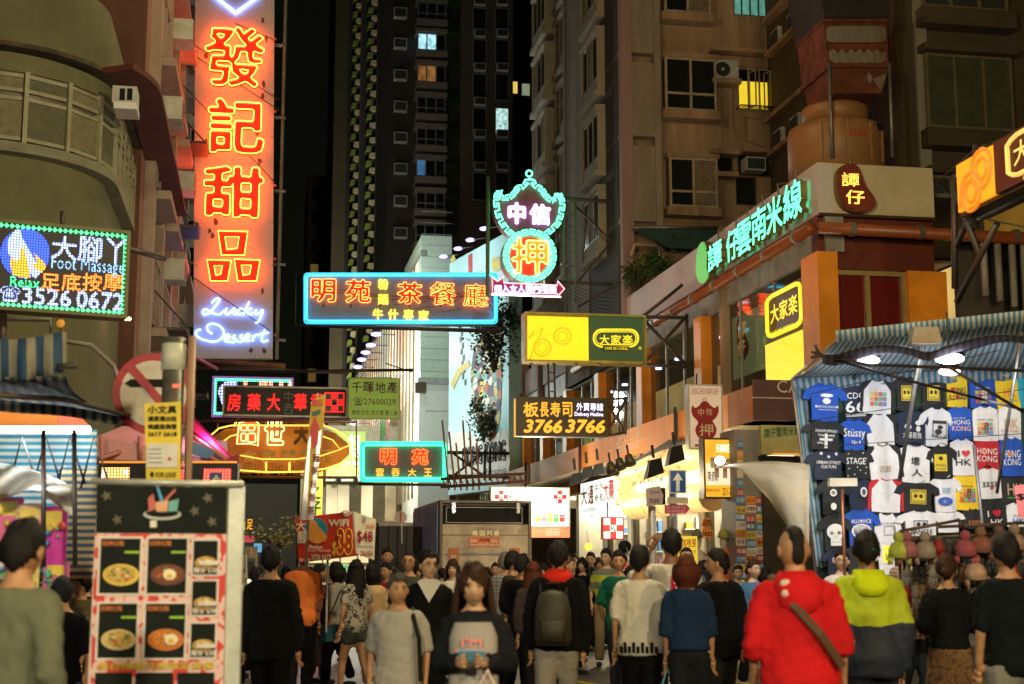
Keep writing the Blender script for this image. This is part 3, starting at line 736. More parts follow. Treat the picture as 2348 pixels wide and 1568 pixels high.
# camera-facing side
Qt = PS(TS); holes = []
def tq(u,v): return tower.q(u,v)
xr = tq(1797,300)[0]
wins = [(1515,-70,1616,40),(1517,145,1629,262),(1527,372,1632,482),(1690,156,1766,252),(1680,-60,1757,36),(1628,350,1680,400),(1690,350,1765,404),(1686,405,1733,470)]
for w_ in wins:
    a = tower.rect(*w_); holes.append((a[0],a[1],a[2],a[3]))
tower.put(holewall(MB(),0,xr,zt0,zt1,holes,0,.14),'wall',concrete)
tower.put(MB().box(0,xr,.31,8,zt0,zt1),'core',mat('dark_core',(.05,.045,.04),.9))
tower.put(MB().box(tq(1513,0)[0]-.05,tq(1513,0)[0],-.06,-.002,zt0,zt1),'pilaster_edge',concrete)
yel = emi('lit_yellow_curtain',(1,.72,.03),.85,.12,2)
teal = emi('teal_lit_curtain',(.22,.72,.62),.3,.5,5)
crt = mat('dim_curtain',(.2,.16,.1),.9)
for i,h in enumerate(holes):
    if i in (0,1,2):
        x0,z0,x1,z1 = h
        s_ = tower.put(MB().box(x0-.12,x1+.12,-.5,-.002,z0-.28,z0-.02),'bay_ledge',concrete)
        tower.put(MB().box(x0-.1,x1+.1,-.46,-.002,z1+.02,z1+.16),'bay_head',concrete)
        w_ = window(tower.e,x0-.03,z0-.015,x1+.03,z1+.015,-.38,mat('beige_frame',(.42,.34,.22),.5,.1),(lambda k,i=i: mat('beige_blind',(.2,.16,.1),.9,var=.4,scale=9) if i != 1 and k else dglass),2,.32,.07,.05)
        for xx in (x0-.03,x1+.0):
            MB().box(xx,xx+.03,-.37,-.003,z0,z1).build('side_pane',glass('side_glass',(.05,.05,.04),.2),w_)
    elif i == 3: window(tower.e,h[0],h[1],h[2],h[3],.1,mat('beige_frame',(.42,.34,.22)),yel,3,None,.05,.06)
    elif i == 4: window(tower.e,h[0],h[1],h[2],h[3],.1,mat('dark_frame',(.06,.05,.04),.5),teal,4,None,.04,.06)
    else: window(tower.e,h[0],h[1],h[2],h[3],.1,mat('dark_frame',(.06,.05,.04),.5),dglass,2 if i == 6 else 1,None,.04,.06)
x0,z0,x1,z1 = holes[3]
tower.put(MB().box(x0+.02,x1-.02,.05,.07,z1-.42,z1-.03),'dark_blind',black)
for k in (0.33,.78):   # casements standing open
    MB().ring(0,.34,z0+.05,z1-.15,.035,0,.03).build('open_casement',mat('beige_frame',(.42,.34,.22)),tower.e).matrix_local = Matrix.Translation((x0+(x1-x0)*k,.02,0)) @ Matrix.Rotation(radians(-70),4,'Z')
dr = tower.put(MB().box(x0-.1,x1+.25,-.5,-.46,z0-.04,z0-.01).box(x0-.1,x0-.07,-.46,0,z0-.04,z0-.01).box(x1+.2,x1+.25,-.46,0,z0-.04,z0-.01),'drying_rack',dsteel)
for i in range(6): MB().tube([(x0,-.44+.07*i,z0),(x1+.2,-.44+.07*i,z0)],.008,5).build('rail',dsteel,dr)
# goods behind the lower bay window, cushions behind the middle one
x0,z0,x1,z1 = holes[2]
for i,c in enumerate([(.5,.05,.03),(.5,.45,.3),(.5,.25,.08),(.5,.45,.35),(.03,.2,.3),(.4,.1,.05),(.5,.3,.15)]):
    tower.put(MB().box(x0+.1+i*.17,x0+.24+i*.17,-.3,-.2,z0+.03,z0+.2+.13*(i*7 % 3)),'folded_linen',mat('linen%d' % i,c,.9))
tower.put(MB().hexa([(x0+.25,-.3,z0+.7),(x0+.6,-.3,z0+.62),(x0+.6,-.28,z0+.62),(x0+.25,-.28,z0+.7),(x0+.3,-.3,z0+1.2),(x0+.65,-.3,z0+1.12),(x0+.65,-.28,z0+1.12),(x0+.3,-.28,z0+1.2)]),'hanging_cloth',mat('grey_cloth',(.2,.22,.2),.9))
x0,z0,x1,z1 = holes[1]
for k in (.7,.95): tower.put(MB().loft([(x0+k,-.25,z0+.02,.1,.05),(x0+k,-.25,z0+.18,.13,.07),(x0+k,-.25,z0+.34,.08,.03)],8),'cushion',mat('cushion',(.55,.48,.36),.9),smooth=True)
def ac_big(par,x,y,z):
    a = MB().box(x,x+.78,y-.32,y-.02,z,z+.6).build('air_conditioner',mat('ac_white',(.5,.5,.45)),par)
    MB().loft([(0,0,0,.23,.23),(0,0,.01,.23,.23)],20).build('fan_guard',mat('ac_fan',(.03,.03,.03),.5),a).matrix_local = Matrix.Translation((x+.27,y-.325,z+.3)) @ Matrix.Rotation(pi/2,4,'X')
    MB().loft([(0,0,0,.05,.05),(0,0,.02,.05,.05)],12).build('fan_hub',mat('ac_white',(.5,.5,.45)),a).matrix_local = Matrix.Translation((x+.27,y-.33,z+.3)) @ Matrix.Rotation(pi/2,4,'X')
    return a
q_ = tq(1627,188); ac_big(tower.e,q_[0]+.03,-.05,q_[1]); tower.put(MB().box(q_[0]-.05,q_[0]+.85,-.5,-.003,q_[1]-.16,q_[1]-.01),'ac_shelf',concrete)
tower.put(MB().box(q_[0]-.05,q_[0]+2.2,-.5,-.003,tq(1627,126)[1],tq(1627,122)[1]+.04),'ac_hood',concrete)
q_ = tq(1700,398); air_con(tower.e,q_[0],.05,q_[1],.62,.42,.5)
for u0,v0 in ((1625,360),(1695,356)): a = tq(u0,v0); tower.put(MB().box(a[0],a[0]+.85,-.45,-.003,a[1],a[1]+.15),'ac_hood',concrete)
a = tq(1625,400); tower.put(MB().box(a[0],a[0]+.8,-.45,-.003,a[1]-.15,a[1]),'ac_shelf',concrete)
for pts,r in (([(1771,-40),(1771,400)],.035),([(1706,270),(1706,320)],.025),([(1706,270),(1764,272),(1765,330)],.025),([(1678,195),(1678,300),(1690,318),(1755,340)],.012)):
    tower.tb('pipe',mat('ochre_pipe',(.3,.2,.1),.6),pts,r,-.06)
# side wing with air conditioners on ledges, facing left
xw_ = xr; wb = base+PS(TS).x*xr
wf = Face(tower,PR(R_+xr),base=Vector((wb.x,wb.y,0)))
wm = mat('grey_wing_render',(.3,.27,.2),.9,var=.35,scale=1,bump=.4,dirt=(.15,.13,.09),streak=True)
wf.put(MB().box(-.3,9,0,.3,zt0,zt1),'wall',wm)
for z in (zz(PR(R_+xr),1810,118),zz(PR(R_+xr),1810,352),zz(PR(R_+xr),1810,118)+3.05*1.9):
    wf.put(MB().box(.3,3.2,-.7,-.002,z-.12,z),'ac_ledge',concrete); wf.put(MB().box(.3,3.4,-.75,-.002,z+.95,z+1.1),'ac_ledge',concrete)
    for x in (.6,2.0): air_con(tower.e,0,0,0,.7,.5,.5).matrix_local = wf.xf @ Matrix.Translation((x,-.1,z+.05))
zz_ = zz(PR(R_+xr),1815,230)
window(tower.e,1.0,zz_,2.6,zz_+1.3,-.02,mat('dark_frame',(.06,.05,.04)),glass('teal_dim_glass',(.05,.16,.15),.3),3,None,.05,.05).matrix_local = wf.xf
window(tower.e,1.0,zz_-2.9,2.6,zz_-1.6,-.02,mat('dark_frame',(.06,.05,.04)),dglass,3,None,.05,.05).matrix_local = wf.xf
# unlit block on the far right
t = T('unlit_apartment_block','dim brown apartment block with curtained bays in the upper right behind the duct','building',PS(31.5),0,0,base=SR(31.5,15.2,0))
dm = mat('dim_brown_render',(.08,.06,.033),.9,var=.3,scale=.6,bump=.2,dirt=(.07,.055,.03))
hs = []
for z in (9.0,12.1,15.2):
    for x in (.6,3.9,7.2): hs.append((x,z,x+2.3,z+1.9))
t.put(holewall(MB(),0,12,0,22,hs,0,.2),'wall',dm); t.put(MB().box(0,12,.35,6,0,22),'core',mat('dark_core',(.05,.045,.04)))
t.put(MB().add([(0,0,0),(0,9,0),(0,9,22),(0,0,22)],[(0,1,2,3)]),'side_wall',dm)
for i,h in enumerate(hs):
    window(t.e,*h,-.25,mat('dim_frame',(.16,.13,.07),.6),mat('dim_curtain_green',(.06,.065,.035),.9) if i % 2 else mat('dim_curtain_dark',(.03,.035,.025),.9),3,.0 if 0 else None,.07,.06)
    t.put(MB().box(h[0]-.1,h[2]+.1,-.5,-.002,h[1]-.5,h[1]-.05),'bay_ledge',dm); t.put(MB().box(h[0]-.1,h[2]+.1,-.5,-.002,h[3]+.03,h[3]+.2),'bay_head',dm)

# ================================================================ low pink building further down, rooftop tree
LP_ = PR(10.5); base = SR(57.2,10.5)
t = T('low_shophouse','pinkish low shophouse with corrugated rooftop fence beyond the cafe windows','building',LP_,0,0,base=base)
zr = zz(LP_,1160,850)
t.put(MB().box(-11,0,0,.3,0,zr),'wall',mat('salmon_render',(.5,.3,.2),.8,var=.15,scale=.6,dirt=(.36,.2,.13),damt=.3))
t.put(MB().box(-11,-.05,-.25,-.002,zz(LP_,1160,975),zz(LP_,1160,925)),'fascia',mat('brown_band2',(.13,.09,.05),.7))
for i in range(36): t.put(MB().box(-11+i*.3,-10.8+i*.3,.1,.16,zr,zr+1.4),'corrugated_sheet',mat('corrugated_buff',(.4,.26,.15),.7,dirt=(.25,.14,.08)))
t.put(MB().tube([(-11,-.05,zr+1.5),(0,-.05,zr+1.5)],.09,6),'gutter',mat('grey_pipe',(.3,.28,.24)))
air_con(t.e,-3.6,0,zr-1.2,.9,.6,.5)
for i in range(5): window(t.e,-2-i*2.2,3.6,-.4-i*2.2,6,-.02,alu,glass('olive_glass',(.12,.11,.04),.2),2)
t.put(MB().add([(-11,0,0),(-11,6,0),(-11,6,zr),(-11,0,zr)],[(0,1,2,3)]),'end_wall',concrete)
random.seed(5)
def leafy(name,label,cat,pos,spread,n,m,size=.16,trunk=None,group=None):
    e = bpy.data.objects.new(name,None); SC.collection.objects.link(e); e.location = pos; e['label'] = label; e['category'] = cat
    if group: e['group'] = group
    cl = []
    for k in range(9): cl.append((Vector((random.gauss(0,.4)*spread[0],random.gauss(0,.4)*spread[1],spread[2]*(.35+random.random()*.75))),random.uniform(.25,.5)))
    tb = MB();
    for c,r in cl: tb.tube([(0,0,0),tuple(c*.5+Vector((0,0,.1))),tuple(c)],[.05*spread[2]/2+.02,.03,.008],5)
    tb.build('trunk',mat('bark',(.08,.06,.04),.9,bump=.5),e)
    mb = MB()
    for i in range(n):
        c,r = random.choice(cl); p = c+Vector((random.gauss(0,r)*spread[0]*.6,random.gauss(0,r)*spread[1]*.6,random.gauss(0,r)*spread[2]*.5))
        a = Vector((random.gauss(0,1),random.gauss(0,1),random.gauss(0,.6))).normalized()*size*random.uniform(.5,1.2); b = a.orthogonal().normalized()*size*.35
        mb.add([p-a*.5,p+b,p+a*.5,p-b],[(0,1,2,3)])
    mb.build('crown',m,e,kind='stuff'); return e
leafm = mat('leaf_dark',(.05,.07,.02),.6,var=.5,scale=2,bump=0)
leafy('rooftop_tree','dark leafy tree growing on the low rooftop beside the cartoon billboard','tree',SR(57,9.3,zr-.6),(1.2,1.0,2.3),1500,leafm,.2)
leafy('wall_shrub','small dark shrub hanging from the wall below the rooftop tree','shrub',SR(59,9.2,6.6),(.8,.8,1.4),650,leafm,.18)
leafy('parapet_plant','green leafy plant poking above the pale parapet by the blue awning','plant',SR(37.5,10.8,zt-.2),(.9,.5,.9),420,mat('leaf_green',(.06,.12,.03),.6),.2)
leafy('parapet_plant','small sprig of leaves above the pale parapet left of the larger plant','plant',SR(39.3,10.7,zt-.1),(.6,.4,.8),160,mat('leaf_green',(.06,.12,.03),.6),.16)
# dark blue awning on the tower
t = T('roof_awning','dark teal folded awning under the tower windows above the parapet','awning',PS(39.6),1580,560)
a = t.q(1448,525); b = t.q(1640,525); c = t.q(1530,570); d = t.q(1650,575)
t.put(MB().hexa([(c[0],-.1,c[1]),(d[0],-.1,d[1]),(d[0],.02,d[1]),(c[0],.02,c[1]),(a[0],-.1,a[1]),(b[0],-.1,b[1]),(b[0],.02,b[1]),(a[0],.02,a[1])]),'cloth',mat('teal_canvas',(.02,.06,.055),.8))
t.tb('roller',steel,[(1448,523,-.12),(1642,524,-.12)],.05)
t.tb('pipe',mat('pink_pipe',(.45,.3,.22),.5),[(1500,566,-.2),(1450,564,-.2),(1444,590,-.2)],.06)

# ================================================================ far towers
def tower_far(name,label,pl,u0,u1,zt,m,y1=12):
    t = T(name,label,'building',pl,(u0+u1)/2,1290)
    x0,_ = t.q(u0,700); x1,_ = t.q(u1,700); t.put(MB().box(x0,x1,0,y1,-1.6,zt),'wall',m); return t,x0,x1
D = PS(118)
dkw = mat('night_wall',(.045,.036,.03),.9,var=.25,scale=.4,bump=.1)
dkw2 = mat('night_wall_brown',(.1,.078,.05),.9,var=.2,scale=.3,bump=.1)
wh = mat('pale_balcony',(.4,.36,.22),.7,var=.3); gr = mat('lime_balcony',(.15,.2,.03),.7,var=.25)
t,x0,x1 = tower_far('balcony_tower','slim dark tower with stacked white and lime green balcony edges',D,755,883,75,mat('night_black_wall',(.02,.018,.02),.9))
xs = t.q(755,700)[0]; xe_ = t.q(785,700)[0]
t.put(MB().box(xs,xe_,-1.2,-.002,-1.6,75),'stair_shaft',mat('shaft_brown',(.06,.048,.025),.9,var=.3,scale=.3))
bal = wh
bw = {}
def balmesh(w,m,key):
    if key not in bw: bw[key] = MB().hexa([(0,-1.1,0),(w,-1.2,0),(w,0,0),(0,0,0),(.05,-1.1,.42),(w,-1.2,.42),(w,0,.42),(.05,0,.42)]).mesh('balcony',m)
    return bw[key]
random.seed(3)
for ci,(ua,ub_) in enumerate(((792,814),(827,852),(862,883))):
    xa_ = t.q(ua,700)[0]; xb_ = t.q(ub_,700)[0]; w_ = xb_-xa_
    t.put(MB().box(xb_,xb_+.15,-1.4,-.002,-1.6,75),'fin',dkw)
    for f in range(38):
        z = 9+f*1.36+(ci*.4)
        for k,(m_,wk,xo) in enumerate(((wh,.55,.45),(gr,.5,.15))):
            o = link('balcony',balmesh(w_*wk,m_,(ci,k)),t.e); o.location = (xa_+w_*xo,-.02,z+k*.66+random.uniform(-.07,.07))
        if f % 4 == 1: window(t.e,xa_+w_*.62,z+.6,xb_-.1,z+1.9,-.4,mat('night_frame',(.2,.19,.16),.6),dglass,2,None,.08,.06)
for ux,zz1 in ((790,6),(850,6)): (lamp(t.e,(t.q(ux,700)[0],-12,zz1),15000,(1,.97,.7),.5),t.put(MB().ball((t.q(ux,700)[0],-11,zz1-.6),.4),'added_glow_ball',emi('added_street_glow',(1,.9,.6),6)))  # added lamps and glowing balls stand in for street glow
D2 = PS(105)
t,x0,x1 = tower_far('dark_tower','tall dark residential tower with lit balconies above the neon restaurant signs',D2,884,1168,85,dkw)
xs = t.q(1047,700)[0]; t.put(MB().box(xs,x1,-1.5,-.002,-1.6,85),'wing',dkw2)
bx0 = t.q(950,300)[0]; bx1 = t.q(1016,300)[0]
lit = {1: emi('cold_lit_room',(.45,.85,1),1.1,.5,3),2: emi('warm_lit_room',(.9,.4,.1),.25,.6,2),5: emi('blue_lit_room',(.1,.35,.8),.3,.5,2)}
for i,v in enumerate((32,102,174,246,317,388,462,535)):
    z0 = t.q(980,v+28)[1]; z1 = t.q(980,v-12)[1]
    t.put(MB().box(bx0-.1,bx1+.1,-1.6,-.002,z0-.5,z0-.02),'balcony_slab',mat('balcony_edge',(.22,.19,.15),.8))
    t.put(MB().box(bx0-.1,bx1+.1,-1.6,-.002,z1+.02,z1+.3),'balcony_head',mat('balcony_edge',(.22,.19,.15)))
    window(t.e,bx0,z0,bx1,z1,-1.3,mat('night_frame',(.2,.19,.16)),(lambda k,i=i: lit[i] if i in lit and k < (2 if i != 5 else 1) else dglass),3,.35 if i not in lit else None,.1,.08)
    a = t.q(902,v-2); air_con(t.e,a[0],-.01,a[1]-.5,1.0,.8,.5)
    for u in (1115,1163 if 0 else 1102): pass
for u in (1076,1127):
    for j,v in enumerate((56,128,205,283,356,430)):
        a = t.q(u,v-6); hot = (u == 1127 and j == 3)
        window(t.e,a[0],a[1]-1.6,a[0]+1.1,a[1]+.6,-1.52,mat('night_frame',(.2,.19,.16)),emi('pale_lit_window',(.5,.8,.75),1.0,.6,4) if hot else dglass,1,None,.08,.06)
        if not hot: air_con(t.e,a[0]+.1,-1.53,a[1]+.7,.9,.6,.4)
for j,v in enumerate((20,90,160,250,330,410,480)):
    a = t.q(1030,v); t.put(MB().hexa([(a[0]-1,-1.4,a[1]),(a[0]+1,-1.4,a[1]),(a[0]+1,0,a[1]),(a[0]-1,0,a[1]),(a[0]-.6,-1,a[1]+1),(a[0]+1,-1,a[1]+1),(a[0]+1,0,a[1]+1),(a[0]-.6,0,a[1]+1)]),'canopy',mat('green_net',(.02,.05,.01),.8))
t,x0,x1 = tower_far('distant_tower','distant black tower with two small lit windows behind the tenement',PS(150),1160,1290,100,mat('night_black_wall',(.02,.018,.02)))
for u,v,c in ((1177,198,emi('amber_window',(1,.7,.15),.8)),(1205,203,emi('pale_window',(.4,.5,.3),.5))):
    a = t.q(u,v); window(t.e,a[0]-.5,a[1]-.9,a[0]+.5,a[1]+.6,-.02,mat('night_frame',(.2,.19,.16)),c,1,None,.06,.05)
for j in range(9):
    a = t.q(1215,30+70*j); t.put(MB().box(a[0]-.6,a[0]+2.6,-.8,-.003,a[1]-.3,a[1]),'ledge',dkw)
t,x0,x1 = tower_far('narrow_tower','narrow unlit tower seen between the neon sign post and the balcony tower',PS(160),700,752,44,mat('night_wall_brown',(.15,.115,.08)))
for j in range(12):
    z = 8+j*3; window(t.e,x0+.4,z,x0+1.4,z+1.6,-.02,mat('night_frame',(.2,.19,.16)),emi('dim_amber_window',(.8,.5,.1),.12) if j % 4 == 0 else dglass,1,None,.06,.05)
t,x0,x1 = tower_far('unlit_low_block','low unlit block at the end of the street under the boat shaped neon',PS(130),545,700,7,mat('night_end_wall',(.05,.045,.04),.9))

# ================================================================ left rounded building
cw = Vector((-8.95,23.7,0)); rc_ = 1.9
def lpath(off,s_back=9,left=7):
    r = rc_+off; P = []
    a0 = -RV*left+cw-DV*r; P.append(a0); P.append(cw-RV*2-DV*r)
    for i in range(0,19):
        th = radians(5*i); P.append(cw+(-DV*cos(th)+RV*sin(th))*r)
    P.append(cw+RV*r+DV*s_back*.5); P.append(cw+RV*r+DV*s_back); return P
ctr = cw-RV*3+DV*4
rb = bpy.data.objects.new('rounded_corner_building',None); SC.collection.objects.link(rb); rb.location = cw
rb['label'] = 'olive cream building with rounded corner and curved ribbon window at upper left'; rb['category'] = 'building'
def band(name,m,o0,o1,z0,z1,par=rb,i0=0,**k):
    A = lpath(o0)[i0:]; B = lpath(o1)[i0:]; n = len(A); vs = [(*(p-cw).xy,z) for z in (z0,z1) for p in A]+[(*(p-cw).xy,z) for z in (z0,z1) for p in B]
    fs = []
    for i in range(n-1): fs += [(i,n+i,n+i+1,i+1),(2*n+i,2*n+i+1,3*n+i+1,3*n+i),(n+i,3*n+i,3*n+i+1,n+i+1),(i,i+1,2*n+i+1,2*n+i)]
    fs += [(0,2*n,3*n,n),(n-1,2*n-1,4*n-1,3*n-1)]
    return MB().add(vs,fs).build(name,m,par,smooth=False,**k)
pd = PD(21.8)
olive = mat('olive_cream_render',(.145,.145,.07),.85,var=.2,scale=.6,bump=.2,dirt=(.07,.07,.035),damt=.5)
zv = lambda v: pd.hit(100,v).z
band('wall',olive,0,-.3,0,zv(333)); band('wall',olive,-.02,-.3,zv(165),zv(-80)-.0)
band('window_sill',mat('sill_green_grey',(.22,.22,.15),.8),.22,-.1,zv(345),zv(322))
band('window_head',olive,.14,-.1,zv(158),zv(118))
band('ledge',mat('mouldy_ledge',(.1,.075,.04),.9,var=.5,scale=3,dirt=(.02,.015,.01),damt=.8),.3,-.05,zv(108),zv(98))
band('side_canopy',mat('maroon_edge',(.12,.03,.02),.8,var=.4),.9,.31,zv(112),zv(98),i0=14)
band('glazing',glass('curtained_glass',(.12,.11,.07),.35),.1,.05,zv(322),zv(158))
band('cornice',olive,.05,-.1,zv(505),zv(486))
pts = lpath(.12); acc = 0; fmx = mat('pale_green_frame',(.32,.31,.2),.6)
k = 0
def at_len(P,L):
    for a,b in zip(P,P[1:]):
        d = (b-a).length
        if L <= d: return a+(b-a)*(L/d),(b-a).normalized()
        L -= d
    return P[-1],(P[-1]-P[-2]).normalized()
tot = sum((b-a).length for a,b in zip(pts,pts[1:])); L_ = 4.2
z0_,z1_ = zv(322),zv(158); zt_ = z0_+(z1_-z0_)*.68
cur = [mat('curtain_a',(.2,.18,.1),.9,var=.3,scale=8),mat('curtain_b',(.12,.12,.07),.9,var=.3,scale=8)]
while L_ < tot-1:
    a,d = at_len(pts,L_); b,_ = at_len(pts,L_+.72)
    for (p,q_,hh0,hh1,nm,mm,oo) in ((a,a+d*.07,z0_,z1_,'window_post',fmx,.04),):
        nrm = Vector((d.y,-d.x,0))
        MB().hexa([(*(x_-cw).xy,z) for z in (hh0,hh1) for x_ in (p-nrm*.05,q_-nrm*.05,q_+nrm*.09,p+nrm*.09)]).build(nm,mm,rb)
    nrm = Vector((d.y,-d.x,0)); aa = a+d*.07
    for r0,r1 in ((z0_+.04,zt_-.04),(zt_+.04,z1_-.04)):
        c_ = MB().hexa([(*(x_-cw).xy,z) for z in (r0,r1) for x_ in (aa-nrm*.0,b-nrm*.0,b+nrm*.03,aa+nrm*.03)]).build('casement',cur[k % 2],rb)
        for zz1 in (r0,r1-.06):
            MB().hexa([(*(x_-cw).xy,z) for z in (zz1,zz1+.06) for x_ in (aa+nrm*.031,b+nrm*.031,b+nrm*.07,aa+nrm*.07)]).build('sash',fmx,c_)
    L_ += .72; k += 1
# air conditioner on a bracket by the rounded corner
t = T('window_air_conditioner','white air conditioner box on a bracket beside the curved window','air conditioner',PD(24,10),292,240)
a0 = t.rect(258,197,314,236); t.put(MB().box(a0[0],a0[2],0,.5,a0[1],a0[3]),'casing',mat('ac_white',(.5,.5,.45)))
for q2 in (275,292): x_ = t.q(q2,200); t.b('grille',black,q2,203,q2+12,230,-.01,-.002)
t.b('shelf',whitep,262,238,314,253,-.1,.5)
# stains, pipes below
t = T('wall_pipe','thin grey pipe stepping down the olive wall under the green bordered sign','pipe',PD(21.6,10),116,780)
t.tb('run',mat('grey_pipe',(.3,.28,.24)),[(0,732),(116,734),(118,780),(210,792),(262,840),(270,865)],.035,-.05)
t = T('hanging_rope','ochre rope with an orange ball hanging on the olive wall','rope',PD(21.5,10),141,765)
t.tb('rope',mat('ochre_rope',(.4,.25,.05),.8),[(146,715),(143,742),(143,762)],.02,-.05)
hx = t.q(141,744); t.put(MB().ball((hx[0],-.1,hx[1]),.06),'ball',emi('orange_ball',(.9,.4,.03),.5),smooth=True)

# pink building behind it, seen along its street side
bs = SR(28.3,-2.5); pf = PL(-2.5)
t = T('pink_tenement','narrow pink lit tenement side with cluttered windows left of the vertical neon','building',pf,0,0,base=bs)
pk = mat('rose_render',(.3,.14,.1),.85,var=.25,scale=.7,bump=.2,dirt=(.25,.11,.09),streak=True)
pk2 = mat('white_trim_render',(.34,.27,.22),.8,var=.2,dirt=(.3,.2,.16))
t.put(MB().box(0,15,0,6,0,24),'wall',pk)
for i in range(5):
    x = .8+i*3; t.put(MB().box(x,x+.5,-.22,-.002,0,24),'pilaster',pk2)
    for j in range(7):
        z = 3.6+j*2.9;
        window(t.e,x+.75,z,x+2.6,z+1.5,-.12,pk2,glass('rose_glass',(.08,.03,.02),.2),2,None,.09,.1)
        t.put(MB().box(x+.6,x+2.8,-.5,-.003,z-.28,z-.1),'ledge',pk2)
        if (i+j) % 2 == 0: air_con(t.e,x+.9,-.1,z+1.55,.8,.5,.55)
        if (i*3+j) % 4 == 1: t.put(MB().box(x+.9,x+2.2,-.9,-.12,z-.1,z-.04).tube([(x+.9,-.9,z),(x+2.2,-.9,z)],.03,5).tube([(x+1.5,-.12,z+.9),(x+1.5,-.95,z)],.02,5),'drying_rack',dsteel)
t.put(MB().add([(0,0,0),(0,6,0),(0,6,24),(0,0,24)],[(3,2,1,0)]),'end_wall',pk)
t = T('teal_banner','narrow teal lit board sticking out from the pink tenement','sign',PS(36),375,135)
t.pg('board',mat('teal_board',(.1,.3,.28),.6),[(363,60),(391,55),(391,132),(362,138)],0,.08)
# ================================================================ signs
def Zf(ox,oy,k):
    return lambda x,y,*r: ((ox+x/k)/1.745,(oy+y/k)/1.745,*r)
n_red = emi('neon_orange_red',(1,.08,.007),42); n_yel = emi('neon_yellow',(1,.5,.03),6); n_blue = emi('neon_blue',(.13,.3,1),16)
n_cyan = emi('neon_cyan',(.02,.5,.8),7); n_green = emi('neon_green',(.03,.9,.38),5); n_mint = emi('neon_mint',(.1,1,.5),4.5)
n_white = emi('neon_white',(.55,.36,1),5); n_amber = emi('neon_amber',(1,.42,.05),3.2); n_deep = emi('neon_deep_red',(1,.06,.01),7)
n_pink = emi('neon_pink',(1,.25,.3),5)
redfill = mat('red_sign_paint',(.85,.006,.004),.5,var=.1,bump=0)
def truss(t,pts_a,pts_b,n,r=.02,y=0,m=None,name='truss'):
    """ladder frame between two chords given by their ends"""
    m = m or dsteel; mb = MB(); A = [Vector((*t.q(*p),)) for p in pts_a]; B = [Vector((*t.q(*p),)) for p in pts_b]
    f = lambda P,k: (P[0].x+(P[1].x-P[0].x)*k,y,P[0].y+(P[1].y-P[0].y)*k)
    mb.tube([f(A,0),f(A,1)],r*1.3,5); mb.tube([f(B,0),f(B,1)],r*1.3,5)
    for i in range(n+1): mb.tube([f(A,i/n),f(B,i/n)],r*.8,4)
    return t.put(mb,name,m)

# tall vertical dessert sign
P38 = PS(38)
t = T('vertical_neon_sign','tall pale vertical sign with four red and yellow neon characters and blue script','neon sign',P38,535,822)
bd = mat('grey_white_sign_board',(.42,.39,.38),.6,var=.14,scale=1.2,bump=.05,dirt=(.3,.2,.14),damt=.2,streak=True)
t.pg('board',bd,[(448,-60),(629,-60),(625,822),(443,822)],0,.35)
for (u0,u1,v0,v1),ch in zip(((472,607,67,202),(479,607,231,356),(469,605,385,502)),'發記甜'):
    f = t.tx('neon_character',redfill,ch,u0,v0,u1,v1,-.012,.02 if ch == '發' else .032); t.nt('neon_tube',n_red,ch,u0,v0,u1,v1,-.17,.014,.02 if ch == '發' else .032)
for u0,u1,v0,v1 in ((500,568,532,588),(475,530,598,647),(537,596,597,647)):
    pts = [(u0,v0),(u1,v0+2),(u1-8,v1),(u0+8,v1)]; pin = [(u0+16,v0+14),(u1-20,v0+14),(u1-24,v1-16),(u0+20,v1-13)]
    x = t.put(MB().prism([t.q(*p) for p in pts],-.012,-.002),'neon_character',redfill)
    t.put(MB().prism([t.q(*p) for p in pin],-.02,-.0125),'counter',bd)
    t.tb('neon_tube',n_red,pts,.015,-.17,True); t.tb('neon_tube',n_red,pin,.013,-.17,True)
z = Zf(0,800,1.7425)
def stroke(name,m,pts,r=.02,zf=z,y=-.07,tt=None): (tt or t).tb(name,m,catmull([zf(*p) for p in pts],5),r,y)
LUCKY = [[(1475,720),(1510,690),(1530,700),(1500,745),(1460,790),(1420,800),(1415,775),(1440,765),(1480,790),(1530,800),(1560,775)],[(1580,755),(1570,790),(1590,800),(1620,770),(1637,755),(1625,790),(1645,800)],
 [(1695,765),(1672,760),(1655,785),(1665,803),(1698,790)],[(1737,712),(1715,760),(1698,805)],[(1755,757),(1715,780),(1740,802),(1768,790)],[(1785,765),(1775,795),(1800,795),(1830,768),(1825,800),(1802,850),(1780,858)],
 [(1400,905),(1370,915),(1368,945),(1400,970),(1450,985),(1500,990),(1545,965),(1560,920),(1530,880),(1480,865),(1445,880),(1450,915),(1480,935)],[(1570,975),(1600,955),(1590,940),(1570,955),(1570,985),(1602,990)],
 [(1640,943),(1620,960),(1645,975),(1625,995),(1605,990)],[(1690,940),(1672,957),(1695,972),(1678,992),(1655,988)],[(1712,972),(1740,950),(1727,936),(1708,955),(1712,984),(1742,982)],[(1768,945),(1760,988)],[(1762,965),(1785,940),(1803,948)],
 [(1845,905),(1825,960),(1830,990),(1868,980)],[(1810,935),(1872,928)]]
for s_ in LUCKY: stroke('script_stroke',n_blue,s_,.019)
z0 = Zf(0,0,1.7425)
for off in (0,9): t.tb('neon_tube',n_blue,[z0(1480+off,-30),z0(1643,102-off*1.6),z0(1820-off,-30)],.02,-.06)
rustp = mat('peeled_paint',(.09,.05,.04),.9,var=.4)
for cx,cy_ in ((1830,145),(1858,270),(1440,390),(1838,590),(1830,660),(1795,915),(1808,1125),(1455,1062),(1500,1550)):
    t.pg('peeled_patch',rustp,catmull([z0(cx+random.uniform(6,22)*cos(a),cy_+random.uniform(10,38)*sin(a)) for a in [i*pi/4 for i in range(8)]],2,True),-.006,-.001)
